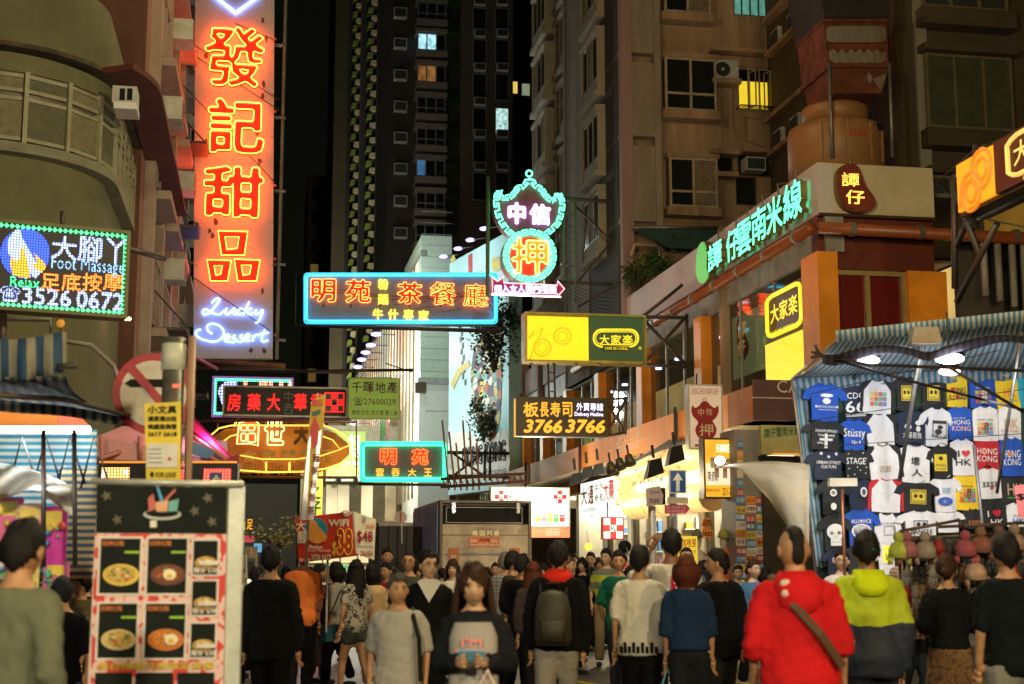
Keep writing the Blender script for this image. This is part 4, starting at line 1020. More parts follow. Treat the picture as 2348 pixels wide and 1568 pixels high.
for cx,cy_ in ((1460,220),(1480,250),(1830,635),(1750,1050),(1840,1050)):
    t.pg('peeled_patch',rustp,catmull([z(cx+random.uniform(6,20)*cos(a),cy_+random.uniform(8,28)*sin(a)) for a in [i*pi/4 for i in range(8)]],2,True),-.006,-.001)
for i in range(9):
    for u in (450,624): x,z_ = t.q(u,20+i*98); t.put(MB().box(x-.02,x+.02,-.01,0,z_-.02,z_+.02),'rivet',steel)
tr = T('sign_scaffold','tall steel ladder frame holding the vertical neon sign from the pink tenement','scaffold',P38,395,830)
lad = MB()
for u in (382,412): x,_ = tr.q(u,0); _,za = tr.q(u,-60); _,zb2 = tr.q(u,830); tr.put(MB().tube([(x,.1,za),(x,.1,zb2)],.05,6),'upright',dsteel)
xa,_ = tr.q(382,0); xb,_ = tr.q(412,0)
for i in range(26): _,z1 = tr.q(395,-40+i*34); tr.put(MB().tube([(xa,.1,z1),(xb,.1,z1)],.02,5),'rung',dsteel)
for v in (93,259,430,600,776): tr.tb('strut',steel,[(412,v,.12),(446,v,.12)],.045)
x,_ = tr.q(655,0); _,za = tr.q(655,-60); _,zb2 = tr.q(655,822); tr.put(MB().tube([(x,.15,za),(x,.15,zb2)],.05,6),'outer_pole',steel)
for v in (100,266,435,604,778): tr.tb('strut',steel,[(628,v,.12),(655,v,.12)],.045); tr.tb('insulator',mat('orange_insulator',(.6,.12,.03)),[(628,v-10,-.02),(633,v-10,-.02)],.035)
tr.tb('bottom_rail',rusty,[(430,824,.05),(655,838,.05)],.07)
tr.tb('bottom_rail',dsteel,[(455,834,.3),(655,842,.3)],.05)
for a,b in (((447,110),(640,232)),((300,40),(640,255)),((420,200),(630,420)),((330,560),(620,760)),((540,60),(632,96))): tr.tb('guy_wire',cable_m,[(*a,-.2),(*b,-.1)],.012)
for a,b in (((262,165),(330,150)),((258,368),(310,330)),((262,398),(330,380)),((288,310),(370,268)),((260,580),(400,640)),((298,562),(378,562)),((300,776),(400,776)),((300,700),(400,790))): tr.tb('arm',rusty,[(*a,-1),(*b,0)],.035)
tr.tb('arm',mat('magenta_lit_bar',(.4,.12,.2),.5),[(300,690,-.5),(440,820,-.5),(500,850,-.3)],.05)

# LED foot massage sign, left edge
FPl = Pl(PD(17).hit(150,620),radians(25))
t = T('foot_massage_led_sign','black LED sign with green dotted border and blue foot logo on the olive building','sign',FPl,150,714)
t.b('board',mat('led_board',(.008,.008,.012),.5,bump=0),-30,519,296,716,0,.25); t.fr('frame',mat('olive_sign_frame',(.1,.1,.03),.5),-33,515,299,720,.045,-.05,.26)
LB = led('led_lavender',(.35,.45,1),4.2,.032); LG = led('led_green',(.05,1,.3),5,.032); LO = led('led_orange',(1,.17,.02),6,.03); LY = led('led_amber',(1,.38,.02),3.5,.032); LD = led('led_blue',(.03,.12,1),2.6,.032); LW = led('led_sky',(.3,.6,1),3,.028)
z = Zf(0,800,1.7425)
t.pg('logo_disc',LD,circ(57,581,57,57,32),-.01,-.002)
t.pg('logo_hand',LB,[z(*p) for p in ((60,270),(100,215),(140,205),(150,260),(190,330),(230,400),(290,500),(245,550),(200,500),(150,420),(110,430),(60,380),(50,320))],-.016,-.011)
t.pg('logo_hand',LY,[z(*p) for p in ((75,400),(110,430),(135,410),(140,330),(165,340),(190,430),(210,545),(130,540),(85,520),(70,450))],-.021,-.017)
t.pg('logo_hand',LY,[z(*p) for p in ((235,370),(275,410),(300,430),(320,470),(290,510),(250,480),(215,455),(260,440))],-.021,-.017)
for ch,b in zip('大腳丫',((119,541,178,597),(180,543,235,602),(244,546,290,608))): t.tx('character',LB,ch,*b,-.01,.02)
t.tx('lettering',LW,'Foot Massage',118,592,285,632,-.01,.012); t.tx('lettering',LG,'Relax',24,636,90,660,-.022,.014)
for i,ch in enumerate('足底按摩'): t.tx('character',LO,ch,94+i*48,627,138+i*48,668,-.01,.02)
t.tx('lettering',LB,'☎',1,656,47,692,-.01,.01); t.tx('lettering',LB,'3526',51,661,164,701,-.01,.03); t.tx('lettering',LB,'0672',175,669,284,710,-.01,.03)
x0,z0_,x1,z1_ = t.rect(-24,523,292,713); mb = MB(); st = .062
lx = x0
while lx < x1:
    for zz1 in (z0_+.03,z1_-.03): mb.add([(lx,-.02,zz1-.03),(lx+.035,-.02,zz1),(lx,-.02,zz1+.03),(lx-.02,-.02,zz1)],[(0,1,2,3)])
    lx += st
lz = z0_+.05
while lz < z1_-.04: mb.add([(x1-.04,-.02,lz),(x1,-.02,lz+.025),(x1-.04,-.02,lz+.05)],[(0,1,2)]); lz += .055
mb.build('led_border',emi('led_border_green',(.05,1,.25),3),t.e,kind='stuff')
t.tb('bracket',dsteel,[(146,480,.1),(146,520,.1)],.03); t.tb('bracket',dsteel,[(10,715,.2),(10,800,.2)],.05)
t.tb('bracket',dsteel,[(297,566,.1),(400,572,.6)],.04)
tb_ = T('bare_bulb_row','row of small bright warm bulbs under the corner of the foot massage sign','light',PS(26),275,735)
for i in range(5): x,z_ = tb_.q(264+i*8,731); tb_.put(MB().ball((x,0,z_),.035,n=8,m=5),'bulb',emi('warm_bulb',(1,.62,.2),14),smooth=True)

# 明苑 big blue neon
t = T('blue_framed_neon_sign','wide grey blue sign framed in cyan neon with large red characters over the street','neon sign',PS(43),920,750)
sb = mat('blue_grey_sign_board',(.16,.2,.26),.45,var=.15,scale=1.5,bump=.05,dirt=(.1,.09,.1),damt=.3)
pts = rrect(696,626,1140,744,9)
pl_ = [t.q(*p) for p in pts]
t.put(MB().prism(pl_,0,.45),'board',sb)
t.tb('neon_border',n_cyan,rrect(702,632,1134,737,8),.03,-.09,True); t.tb('neon_border',emi('neon_cyan_dim',(.02,.4,.65),2.2),rrect(697,627,1139,742,8),.02,-.05,True)
for (u0,v0,u1,v1),ch in zip(((713,640,770,693),(792,642,850,695),(911,648,967,698),(986,648,1044,700),(1062,652,1118,704)),'明苑茶餐廳'):
    bb = .014 if ch in '餐廳' else .03; t.tx('neon_character',redfill,ch,u0,v0,u1,v1,-.02,bb); t.nt('neon_tube',emi('neon_red_orange',(1,.12,.02),15),ch,u0,v0,u1,v1,-.075,.01,bb)
ny = n_yel
for (u0,v0,u1,v1),ch in zip(((867,641,889,664),(867,675,889,698),(855,709,877,732),(890,710,912,733),(925,711,947,734),(960,713,982,736)),'粉麵牛什專家'):
    t.nt('neon_tube',ny,ch,u0,v0,u1,v1,-.06,.008,.004)
t.tb('lower_rail',dsteel,[(676,742,.3),(1150,757,.3)],.05); t.tb('lower_rail',dsteel,[(690,747,-.1),(1135,758,-.1)],.04)
for i in range(8): t.tb('tie',dsteel,[(700+i*60,744+i*1.9,.3),(704+i*60,749+i*1.9,-.1)],.02)
t.tb('end_post',dsteel,[(679,615,.2),(677,744,.2)],.025)
for k in range(7): t.tb('loose_wire',cable_m,catmull([(700+k*50,664+k*9,-.12),(800+k*45,668+k*6,-.13),(940+k*30,690-k*4,-.12),(1130,660+k*11,-.1)],4),.006)
for u in (741,804,871,938,1010,1076,1104): t.tb('insulator',dsteel,[(u,697,-.02),(u,704,-.03)],.02)

# pawn shop neon
Pp = PS(41.5); z = lambda x,y,*r: (1088.8+x*.13703,343.8+y*.13703,*r)
t = T('pawn_shop_neon_sign','bat and coin shaped neon sign with green meander border above a pink arrow','neon sign',Pp,1212,690)
L_ = [(830,510),(785,590),(690,610),(650,660),(620,710),(560,760),(480,775),(400,750),(360,680),(320,760),(305,850),(320,1000),(360,1150),(430,1280),(520,1390),(600,1455)]
Rr = [(980,510),(1030,585),(1130,640),(1180,720),(1230,780),(1300,820),(1380,800),(1430,735),(1465,800),(1490,880),(1480,1020),(1450,1150),(1400,1270),(1300,1370),(1200,1450)]
outer = [z(*p) for p in L_[::-1]+Rr]; pb = mat('maroon_sign_board',(.22,.08,.09),.5,var=.2,bump=.05)
t.pg('body',pb,catmull(outer,3),0,.4)
t.pg('coin',mat('pale_green_board',(.3,.4,.3),.5),circ(1212,589,62,62,40),-.1,.4)
t.pg('coin_face',emi('red_lit_face',(1,.01,.005),.8),circ(1212,589,44,44,36),-.13,-.11)
def meander(path,inner,n):
    """square key pattern wandering between two lines"""
    def at(P,k):
        f = k*(len(P)-1); i = min(int(f),len(P)-2); f -= i; return (P[i][0]+(P[i+1][0]-P[i][0])*f,P[i][1]+(P[i+1][1]-P[i][1])*f)
    out = []
    for i in range(n):
        a,b = i/n,(i+1)/n; w_ = (b-a)
        for fr_,d in ((0,0),(.62,0),(.62,.55),(.3,.55),(.3,1),(.98,1),(.98,0)):
            p = at(path,min(1,a+w_*fr_)); q = at(inner,min(1,a+w_*fr_)); out.append((p[0]+(q[0]-p[0])*d,p[1]+(q[1]-p[1])*d))
    return out
for side_ in (L_,Rr):
    o = catmull([z(*p) for p in side_],4); c0 = (1212,480)
    inn = []
    for i,p in enumerate(o):
        a = o[max(0,i-1)]; b = o[min(len(o)-1,i+1)]; d = Vector((b[0]-a[0],b[1]-a[1])); d = d.normalized() if d.length else Vector((1,0)); n_ = Vector((-d.y,d.x));
        if n_.dot(Vector((c0[0]-p[0],c0[1]-p[1]))) < 0: n_ = -n_
        inn.append((p[0]+n_.x*10.5,p[1]+n_.y*10.5))
    t.tb('neon_border',n_mint,meander(o,inn,12),.021,-.08)
t.tb('neon_border',n_mint,meander(circ(1212,589,60,60,48)+[(1272,589)],circ(1212,589,49,49,48)+[(1261,589)],20),.019,-.19)
t.tb('neon_ring',n_mint,circ(1212,399,7,7,14),.024,-.06,True); t.tb('neon_ring',n_mint,[(1212,406),(1212,414)],.024,-.06); t.tb('neon_ring',n_mint,[z(825,512),z(905,495),z(985,512)],.024,-.06)
for (u0,v0,u1,v1),ch in zip(((1164,466,1203,514),(1214,470,1260,516)),'中信'):
    t.tx('neon_character',emi('white_lit_paint',(.6,.5,.9),.9),ch,u0,v0,u1,v1,-.02,.03); t.nt('neon_tube',n_white,ch,u0,v0,u1,v1,-.08,.02,.03)
t.tx('neon_character',emi('orange_lit_paint',(1,.25,.01),.9),'押',1171,549,1254,632,-.14,.02); t.nt('neon_tube',emi('neon_gold',(1,.6,.12),7),'押',1171,549,1254,632,-.19,.016,.02)
arrow = [(1128,648),(1126,636),(1140,646),(1153,636),(1153,649),(1277,655),(1277,645),(1293,663),(1277,680),(1277,674),(1128,672)]
t.pg('arrow_board',mat('arrow_board',(.3,.04,.1),.5),arrow,-.02,.2); t.tb('arrow_neon',n_pink,arrow,.016,-.06,True)
for i,ch in enumerate('轉入女人街內地舖'): t.nt('neon_tube',n_white,ch,1133+i*17.8,654,1149+i*17.8,671,-.05,.011,.006)
t.tb('base_light',emi('pink_tube_lamp',(1,.7,.7),5),[(1125,676,-.1),(1284,682,-.1)],.025)
t.tb('left_post',mat('green_lit_post',(.1,.2,.08),.5),[(1119,406,0),(1117,680,0)],.06)
ar = MB()
for v in (452,644): t.tb('arm',dsteel,[(1276,v-1,.2),(1500,v+8,.3)],.05)
for u in (1294,1322): t.tb('frame_post',mat('green_lit_post',(.1,.2,.08)),[(u,448,.2),(u,690,.2)],.03)
for i in range(8): t.tb('frame_rung',mat('green_lit_post',(.1,.2,.08)),[(1294,455+i*30,.2),(1322,457+i*30,.2)],.018)
for a,b in (((1325,470),(1500,640)),((1480,462),(1330,640)),((1330,700),(1500,600)),((1440,500),(1530,560)),((1450,375),(1480,450))): t.tb('brace',dsteel,[(*a,.25),(*b,.3)],.035)
for k in range(10):
    t.tb('wire',cable_m,catmull([(1280,640+k*7,0),(1400,670+k*9,.3),(1540,620+k*14,.2),(1700,600+k*10,1)],5),.008)

# green lit cafe light box across the street
def logo_cafe(t,u0,v0,u1,v1,y,m,chs='大家楽',sub='CAFÉ DE CORAL'):
    w,h = u1-u0,v1-v0; r = h*.42
    t.tb('logo_border',m,rrect(u0+3,v0+3,u1-3,v1-8,min(r,h/2-6),6),.028,y-.005,True,n=4); t.tb('logo_border',m,rrect(u0+8,v0+8,u1-8,v1-13,min(r-5,h/2-11),6),.012,y-.005,True,n=4)
    for i,ch in enumerate(chs): a = u0+w*(.15+.245*i); t.tx('logo_character',m,ch,a,v0+h*.3,a+w*.215,v0+h*.76,y-.01,.02)
    t.b('logo_gap',mat('logo_ground',(.008,.02,.006),.4),u0+w*.22,v0+h*.83,u0+w*.78,v1+1,y-.06,y-.02); t.tx('logo_lettering',m,sub,u0+w*.25,v0+h*.85,u0+w*.75,v1,y-.065,.012)
ylit = emi('yellow_light_box',(1,.72,.0),1.0,.08,1); ylog = emi('yellow_logo',(1,.74,.02),1.1)
t = T('yellow_light_box_sign','yellow and dark green light box with round embossed figures hanging over the street','sign',PS(33.6),1340,832)
t.b('casing',mat('gold_frame',(.4,.3,.08),.35,.6),1203,719,1480,832,.02,.5)
t.b('lit_panel',ylit,1209,726,1348,826,-.01,.019); t.b('dark_panel',emi('dark_green_lit',(.01,.055,.01),.5),1348.5,726,1474,826,-.01,.019)
t.fr('bezel',mat('gold_frame',(.4,.3,.08),.35,.6),1203,719,1480,832,.05,-.06,.02)
emb = emi('yellow_light_box_dim',(1,.55,.0),.78)
t.tb('embossed_figure',emb,circ(1243,797,19,19,24),.03,-.012,True); t.tb('embossed_figure',emb,circ(1289,771,19,19,24),.03,-.012,True)
t.tb('embossed_figure',emb,circ(1243,797,11,11,20),.02,-.012,True); t.tb('embossed_figure',emb,circ(1289,771,11,11,20),.02,-.012,True); t.tb('embossed_figure',emb,[(1223,760),(1212,776),(1244,752),(1214,824)],.025,-.012)
logo_cafe(t,1357,753,1465,803,-.02,ylog); t.tx('logo_lettering',ylog,'®',1463,795,1470,802,-.03)
for a,b in (((1480,722),(1585,724)),((1480,832),(1582,838)),((1480,725),(1582,835)),((1480,832),(1580,722)),((1480,722),(1572,648)),((1582,715),(1582,840))): t.tb('bracket',dsteel,[(*a,.3),(*b,.3)],.045)
for i in range(6): t.tb('small_lamp',steel,[(1215+i*52,834,-.05),(1219+i*52,839,-.1)],.035)

# black sushi hotline sign
t = T('delivery_hotline_sign','black sign with amber brush characters above the digits 3766 3766','sign',PS(32.5),1287,1002)
t.b('board',mat('sign_black',(.018,.014,.008),.35,bump=0),1183,911,1391,1001,0,.3); t.fr('frame',mat('dark_bronze',(.06,.045,.02),.4,.5),1183,911,1391,1001,.03,-.02,.02)
t.b('edge_glow',emi('amber_edge',(1,.55,.08),.7),1182,913,1184,1000,.05,.25)
am = emi('amber_letters',(1,.42,.015),1.05)
for i,(ch,u0,u1) in enumerate((('板',1199,1234),('長',1237,1257),('寿',1261,1284),('司',1288,1311))): t.tx('character',am,ch,u0,922,u1,956,-.025,.025)
t.tx('lettering',am,'3766',1200,962,1288,993,-.025,.045,.22); t.tx('lettering',am,'3766',1295,962,1386,993,-.025,.045,.22)
wl = emi('white_violet_letters',(.75,.68,1),2.6)
t.tx('lettering',wl,'外賣專線',1321,924,1382,942,-.02,.012); t.tx('lettering',wl,'Delivery Hotline',1317,945,1382,957,-.02,.015)
for a,b in (((1391,914),(1438,912)),((1391,1000),(1436,990)),((1391,914),(1436,990)),((1391,998),(1438,914)),((1439,908),(1437,995))): t.tb('bracket',dsteel,[(*a,.15),(*b,.15)],.035)
t.tb('hanger_ladder',dsteel,[(1262,830,.3),(1262,912,.2)],.025); t.tb('hanger_ladder',dsteel,[(1276,830,.3),(1276,912,.2)],.025)
for i in range(3): t.tb('hanger_ladder',dsteel,[(1262,850+i*22,.3),(1276,850+i*22,.3)],.015)

# vertical pawn shop board
t = T('pawn_shop_board','white vertical board with dark red bat and coin emblem and an arrow','sign',PS(26),1616,1030)
t.b('board',emi('dim_cream_box',(.62,.45,.3),.62,.08),1578,884,1653,1028,0,.18); t.fr('frame',mat('pale_alu',(.5,.48,.42),.4,.4),1576,881,1655,1030,.03,-.02,.2)
crim = mat('crimson_print',(.3,.006,.015),.5,bump=0)
z = Zf(2500,1500,2.614)
t.tx('lettering',crim,'CHUNG SHUN PAWN SHOP',1583,889,1647,905,-.006,.012)
bat = [(832,275),(800,285),(775,320),(730,345),(705,318),(692,370),(710,430),(755,480),(760,510),(735,560),(745,620),(790,670),(845,690),(900,675),(945,620),(955,560),(930,510),(915,480),(955,440),(978,380),(970,318),(940,345),(895,320),(865,285)]
t.pg('emblem',crim,catmull([z(*p) for p in bat],3,True),-.006,-.001); t.tb('emblem_ring',crim,circ(z(832,260)[0],z(832,260)[1],4,4,12),.006,-.006,True)
cre = mat('cream_print',(.6,.45,.3),.5,bump=0)
for ch,(a,b,c,d) in zip('中信押',((760,350,822,430),(842,350,912,420),(775,510,920,640))): t.tx('character',cre,ch,*z(a,b),*z(c,d),-.012,.02)
t.pg('arrow',crim,[z(*p) for p in ((730,725),(885,725),(875,700),(975,735),(880,775),(895,748),(730,748))],-.006,-.001)
t.tb('hanger',dsteel,[(1600,882,.1),(1600,855,.1)],.015); t.tb('hanger',dsteel,[(1638,882,.1),(1638,845,.1)],.015)

# estate agent board
t = T('estate_agent_sign','square olive green sign with purple characters and a telephone number','sign',PS(47),857,960)
t.put(MB().prism([t.q(*p) for p in rrect(800,868,914,958,6)],0,.2),'board',emi('olive_lit_board',(.15,.24,.015),.8,.15)); t.tb('rim',mat('cream_rim',(.6,.6,.4),.5),rrect(799,867,915,959,6),.035,.05,True)
pur = mat('purple_print',(.11,.03,.06),.5,bump=0)
for i,ch in enumerate('千暉地產'): t.tx('character',pur,ch,806+i*27,875,830+i*27,901,-.01,.02)
t.tx('lettering',pur,'☎27600029',810,911,907,930,-.01,.018); t.tx('lettering',pur,'專營:住宅 寫字樓 樓上舖',806,940,911,952,-.01,.012)
t.tb('hanger',dsteel,[(820,868,.1),(820,850,.1)],.015); t.tb('hanger',dsteel,[(895,868,.1),(895,846,.1)],.015)
t.tb('hanger_beam',dsteel,[(560,852,.1),(948,847,.1)],.05)
t.tb('hanger_beam',dsteel,[(885,832,.1),(945,852,.1)],.02)

# LED pharmacy sign and the one behind
t = T('footprint_led_sign','LED panel with blue dots and green edge, mostly behind the pharmacy sign','sign',PS(53),580,956)
t.b('board',mat('led_board_violet',(.03,.005,.04),.4),488,865,672,955,0,.3)
t.fr('led_edge',led('led_green_fine',(.1,1,.5),4,.09),492,869,668,952,.09,-.02,-.005); t.fr('bezel',emi('violet_edge',(.5,.2,.6),.5),487,864,673,956,.06,-.02,.3)
t.pg('footprint',led('led_blue_fine',(.3,.35,1),4.5,.11),[(503,888),(515,876),(542,872),(543,884),(520,892),(522,910),(512,938),(505,915),(500,900)],-.02,-.005)
for u in (558,594,604,616,640,660): t.b('led_word',led('led_red_fine',(1,.25,.15),5,.09),u,874,u+9,886,-.02,-.005)
t = T('pharmacy_led_sign','dark long sign with red LED characters and a red checker cross at its right end','sign',PS(50),641,955)
t.b('board',mat('led_board_brown',(.02,.012,.01),.45,bump=0),513,889,794,953,0,.4); t.fr('frame',mat('worn_silver_frame',(.5,.45,.4),.4,.5),511,886,797,956,.06,-.05,.42)
LR = led('led_red',(1,.012,.012),3.2,.075,(.1,.01,.01)); grc = mat('grey_letter',(.25,.24,.22),.5)
for ch,u in (('房',522),('藥',568),('大',613),('華',674),('香',712)): t.tx('character',LR,ch,u,902,u+30,942,-.02,.028)
for ch,v in (('中',897),('西',926)): t.tx('character',grc,ch,651,v,672,v+25,-.02,.02)
t.b('checker',LR,744,900,789,945,-.03,-.002)
for u,v in ((746,903),(774,903),(746,930),(774,930)): t.b('checker_square',grc,u,v,u+13,v+13,-.045,-.031)
t.b('checker_square',mat('pale_square',(.5,.5,.45),.5),760,915,773,930,-.045,-.031); t.tx('lettering',black,'℞',762,917,772,928,-.05,.01)
for v in (864,957): t.tb('beam',mat('rose_lit_beam',(.3,.1,.14),.6),[(430,v-25 if v < 900 else v+6,.3),(800,v-12 if v < 900 else v+2,.3)],.06)

# boat shaped amber neon
t = T('boat_shaped_neon_sign','large amber boat shaped neon frame with an orange boxed character, behind the pharmacy sign','neon sign',PS(58),645,1090)
z = Zf(800,1400,2.614)
t.pg('backing',emi('amber_lit_backing',(1,.36,.02),.22,.8,.8),[z(*p) for p in ((130,900),(260,820),(400,800),(1200,790),(1420,860),(1560,980),(1570,1080),(1450,1190),(1250,1270),(440,1280),(300,1200),(130,1000))],.3,.5)
t.tb('neon_line',n_amber,[z(*p) for p in ((120,900),(200,830),(330,800),(1290,800),(1420,850),(1520,920),(1570,990),(1565,1130),(1480,1190),(1300,1250),(1050,1280),(700,1285),(420,1265))],.03,-.45)
t.tb('neon_line',n_amber,[z(*p) for p in ((240,970),(320,910),(400,890))],.025,-.45); t.tb('neon_line',n_amber,[z(*p) for p in ((1270,910),(1380,950),(1460,1050),(1260,1115),(1000,1150),(650,1150),(420,1110))],.025,-.45); t.tb('neon_line',n_amber,[z(1460,1045),z(1570,1000)],.025,-.45)
t.tb('neon_line',n_amber,[z(400,720),z(350,800)],.04,0); t.tb('neon_line',n_amber,[z(1260,720),z(1300,800)],.04,0)
for x in (690,935): t.tb('neon_line',n_amber,[z(x,1170),z(x,1275)],.04,0)
sl = mat('gold_slat',(.5,.28,.05),.5)
for i in range(27): t.tb('roof_slat',sl,[z(450+i*30,712,.1),z(400+i*34,790,.1)],.02)
for i in range(24): t.tb('slat',sl,[z(470+i*36,1185,.1),z(470+i*36,1275,.1)],.015)
for i in range(14): t.tb('slat',sl,[z(1290+i*18,820+i*10,.1),z(1280+i*20,900+i*9,.1)],.014); t.tb('slat',sl,[z(150+i*18,880-i*5,.1),z(150+i*18,960-i*6,.1)],.014)
for x in (1250,1500): pass
t.pg('boxed_character',emi('orange_lit_box',(1,.13,.01),.75),[z(*p) for p in ((410,770),(560,735),(615,780),(605,1010),(520,985),(385,990))],-.3,-.2)
t.tb('neon_tube',emi('neon_cream',(1,.7,.25),3),[z(*p) for p in ((410,770),(560,735),(615,780),(605,1010),(520,985),(385,990))],.03,-.34,True)
for b in ((430,790,490,850),(500,790,570,850),(430,880,480,960),(500,880,580,970)): t.tb('neon_tube',emi('neon_cream',(1,.7,.25),3),rrect(z(b[0],0)[0],z(0,b[1])[1],z(b[2],0)[0],z(0,b[3])[1],3,3),.022,-.34,True)
t.nt('neon_tube',emi('neon_cream',(1,.7,.25),3),'世',*z(680,745),*z(880,1000),-.3,.028,.05)
t.tx('unlit_character',mat('brown_gold',(.35,.18,.04),.5),'天',*z(980,760),*z(1150,1000),-.3,.05)
gch = mat('gold_letter',(.85,.62,.2),.45)
for i,ch in enumerate('食南越宗正'): t.tx('character',gch,ch,*z(440+i*205,1045),*z(590+i*205,1180),-.25,.045)
t.tx('script',sl,'Ho Guan Gai Restaurant',*z(440,1210),*z(1330,1310),-.2,.01,.3)
t.tb('rail',mat('rust_gold_rail',(.35,.16,.04),.6),[z(0,740,.2),z(1630,750,.2)],.05); t.tb('rail',mat('rust_gold_rail',(.35,.16,.04)),[z(390,1325,.2),z(1640,1330,.2)],.06)
t.tb('rail',mat('rust_gold_rail',(.35,.16,.04)),[z(1640,730,.2),z(1640,1330,.2)],.035); t.tb('rail',mat('rust_gold_rail',(.35,.16,.04)),[z(180,740,.2),z(180,850,.2)],.035)

# green framed neon
t = T('green_framed_neon_sign','grey sign framed in green neon with two red and four small amber characters','neon sign',PS(50.5),924,1104)
t.put(MB().prism([t.q(*p) for p in rrect(826,1014,1023,1104,8)],0,.4),'board',mat('green_grey_board',(.16,.19,.19),.45,var=.1,bump=.04))
t.tb('neon_border',n_green,rrect(832,1020,1017,1097,7),.04,-.08,True); t.tb('neon_border',emi('neon_green_dim',(.02,.8,.35),2.5),rrect(826,1014,1022,1103,8),.03,-.04,True)
for (u0,v0,u1,v1),ch in zip(((872,1029,908,1065),(944,1030,981,1065)),'明苑'):
    t.tx('neon_character',redfill,ch,u0,v0,u1,v1,-.02,.03); t.nt('neon_tube',n_deep,ch,u0,v0,u1,v1,-.06,.016,.03)
for ch,u in zip('雲吞大王',(861,897,935,971)): t.tx('neon_character',emi('amber_lit_letter',(1,.42,.03),1.6),ch,u,1074,u+19,1092,-.04,.022)
t.tb('lower_rail',dsteel,[(824,1109,.2),(1025,1111,.2)],.05)
for v in (1036,1090): t.tb('arm',dsteel,[(1023,v,.2),(1170,v+2,.3)],.06)
for a,b in (((1040,1038),(1110,1090)),((1110,1038),(1040,1090))): t.tb('brace',dsteel,[(*a,.2),(*b,.2)],.045)
for u in (1113,1125): t.tb('post',dsteel,[(u,1030,.2),(u,1100,.2)],.05)
tq2 = T('rusty_truss','long rusty red lattice truss above the truck and white pharmacy light box','truss',PS(44),1160,1110)
for a,b in (((1010,1098),(1205,1086)),((1010,1116),(1205,1104))): tq2.tb('chord',rusty,[(*a,0),(*b,0)],.05)
for i in range(14): tq2.tb('web',rusty,[(1014+i*13.5,1098-i*.9,0),(1021+i*13.5,1114-i*.9,0)],.022)
for i in range(6): tq2.tb('bamboo',mat('bamboo',(.35,.17,.06),.6),[(1018+i*16,960+(i % 3)*26,.5),(1034+i*14,1122,.5)],.03)

# big corner light box, right edge, seen along the street
Pb = PR(9.8); t = T('corner_light_box','large amber light box with round embossed figures on a steel frame at the upper right','sign',Pb,2260,500)
def zq2(v,u=2190): return t.q(u,v)[1]
xl = t.q(2190,400)[0]; xm = t.q(2281,400)[0]; xr2 = xm+2.6; zt2 = zq2(372); zb3 = zq2(500)
ob = emi('orange_light_box',(1,.36,.0),.9,.12,.8)
t.put(MB().box(xl,xr2,.05,.5,zb3,zt2),'casing',mat('dark_bronze',(.06,.045,.02)))
t.put(MB().box(xl+.05,xm,-.01,.04,zb3+.05,zt2-.06),'lit_panel',ob); t.put(MB().box(xm+.005,xr2,-.01,.04,zb3+.05,zt2-.06),'dark_panel',mat('sign_brown',(.05,.018,.008),.4))
hh = zt2-zb3; w_ = xm-xl
for cx,cz,rr in ((.42,.32,.25),(.7,.62,.25)):
    for r_ in (rr,rr*.55): t.put(MB().tube([(xl+w_*cx+r_*w_*cos(a),-.015,zb3+hh*cz+r_*w_*sin(a)) for a in [i*pi/12 for i in range(24)]],.03,6,True),'embossed_figure',emi('orange_box_dim',(.9,.22,.0),.7),smooth=True)
t.put(MB().tube([(xl+w_*.1,-.015,zb3+.1),(xl+w_*.3,-.015,zb3+hh*.6)],.03,6),'embossed_figure',emi('orange_box_dim',(.9,.22,.0),.7))
cl = emi('pale_yellow_logo',(.9,.55,.12),.9); xc2 = xm+1.25; zc_ = zb3+hh*.5
P_ = [(xc2+.85*a,-.03,zc_+.02+.27*b) for a,b in [(max(-1,min(1,1.25*cos(q))),max(-1,min(1,1.25*sin(q)))) for q in [i*pi/16 for i in range(32)]]]
t.put(MB().tube(P_,.035,5,True),'logo_border',cl)
for i,ch in enumerate('大家楽'): t.put(txt_fill(MB(),ch,xc2-.7+i*.49,zc_-.12,xc2-.3+i*.5,zc_+.2,-.03,.02),'logo_character',cl)
t.put(txt_fill(MB(),'CAFÉ DE CORAL',xc2-.5,zc_-.36,xc2+.5,zc_-.28,-.03,.012),'logo_lettering',cl)
for a,b in (((2145,405),(2145,660)),((2150,402),(2188,375)),((2150,440),(2200,580)),((2205,430),(2150,560)),((2200,500),(2347,420)),((2150,690),(2240,510)),((2188,360),(2188,520)),((2192,330),(2192,520)),((2212,330),(2212,380))): t.tb('frame_member',dsteel,[(*a,.3),(*b,.3)],.05)
t.tb('insulated_wire',cable_m,[(1958,408,1.5),(2190,340,.3),(2347,300,0)],.012); t.tb('insulated_wire',cable_m,[(1958,412,1.5),(2190,495,.3),(2347,520,0)],.012)
# logo panel in the corner window, and yellow panel under it
t = T('window_logo_panel','black window panel with a yellow oval logo above a yellow panel at the corner','sign',PR(10.6),1805,840)
a = t.q(1757,700)[0]; b = t.q(1842,700)[0]; z_a = t.q(1800,655)[1]; z_b = t.q(1800,772)[1]; z_c = t.q(1800,850)[1]
t.put(MB().box(a,b,0,.05,z_b,z_a),'dark_panel',mat('logo_ground',(.008,.02,.006),.4)); t.put(MB().box(a-.1,b,-.02,.05,z_c-.3,z_b-.01),'lit_panel',ylit)
cx,cz = (a+b)/2,(z_a+z_b)/2+.02; hw,hz = (b-a)*.46,(z_a-z_b)*.40
P_ = [(cx+hw*max(-1,min(1,1.3*cos(q))),-.02,cz+hz*max(-1,min(1,1.3*sin(q)))) for q in [i*pi/16 for i in range(32)]]
t.put(MB().tube(P_,.05,5,True),'logo_border',ylog)
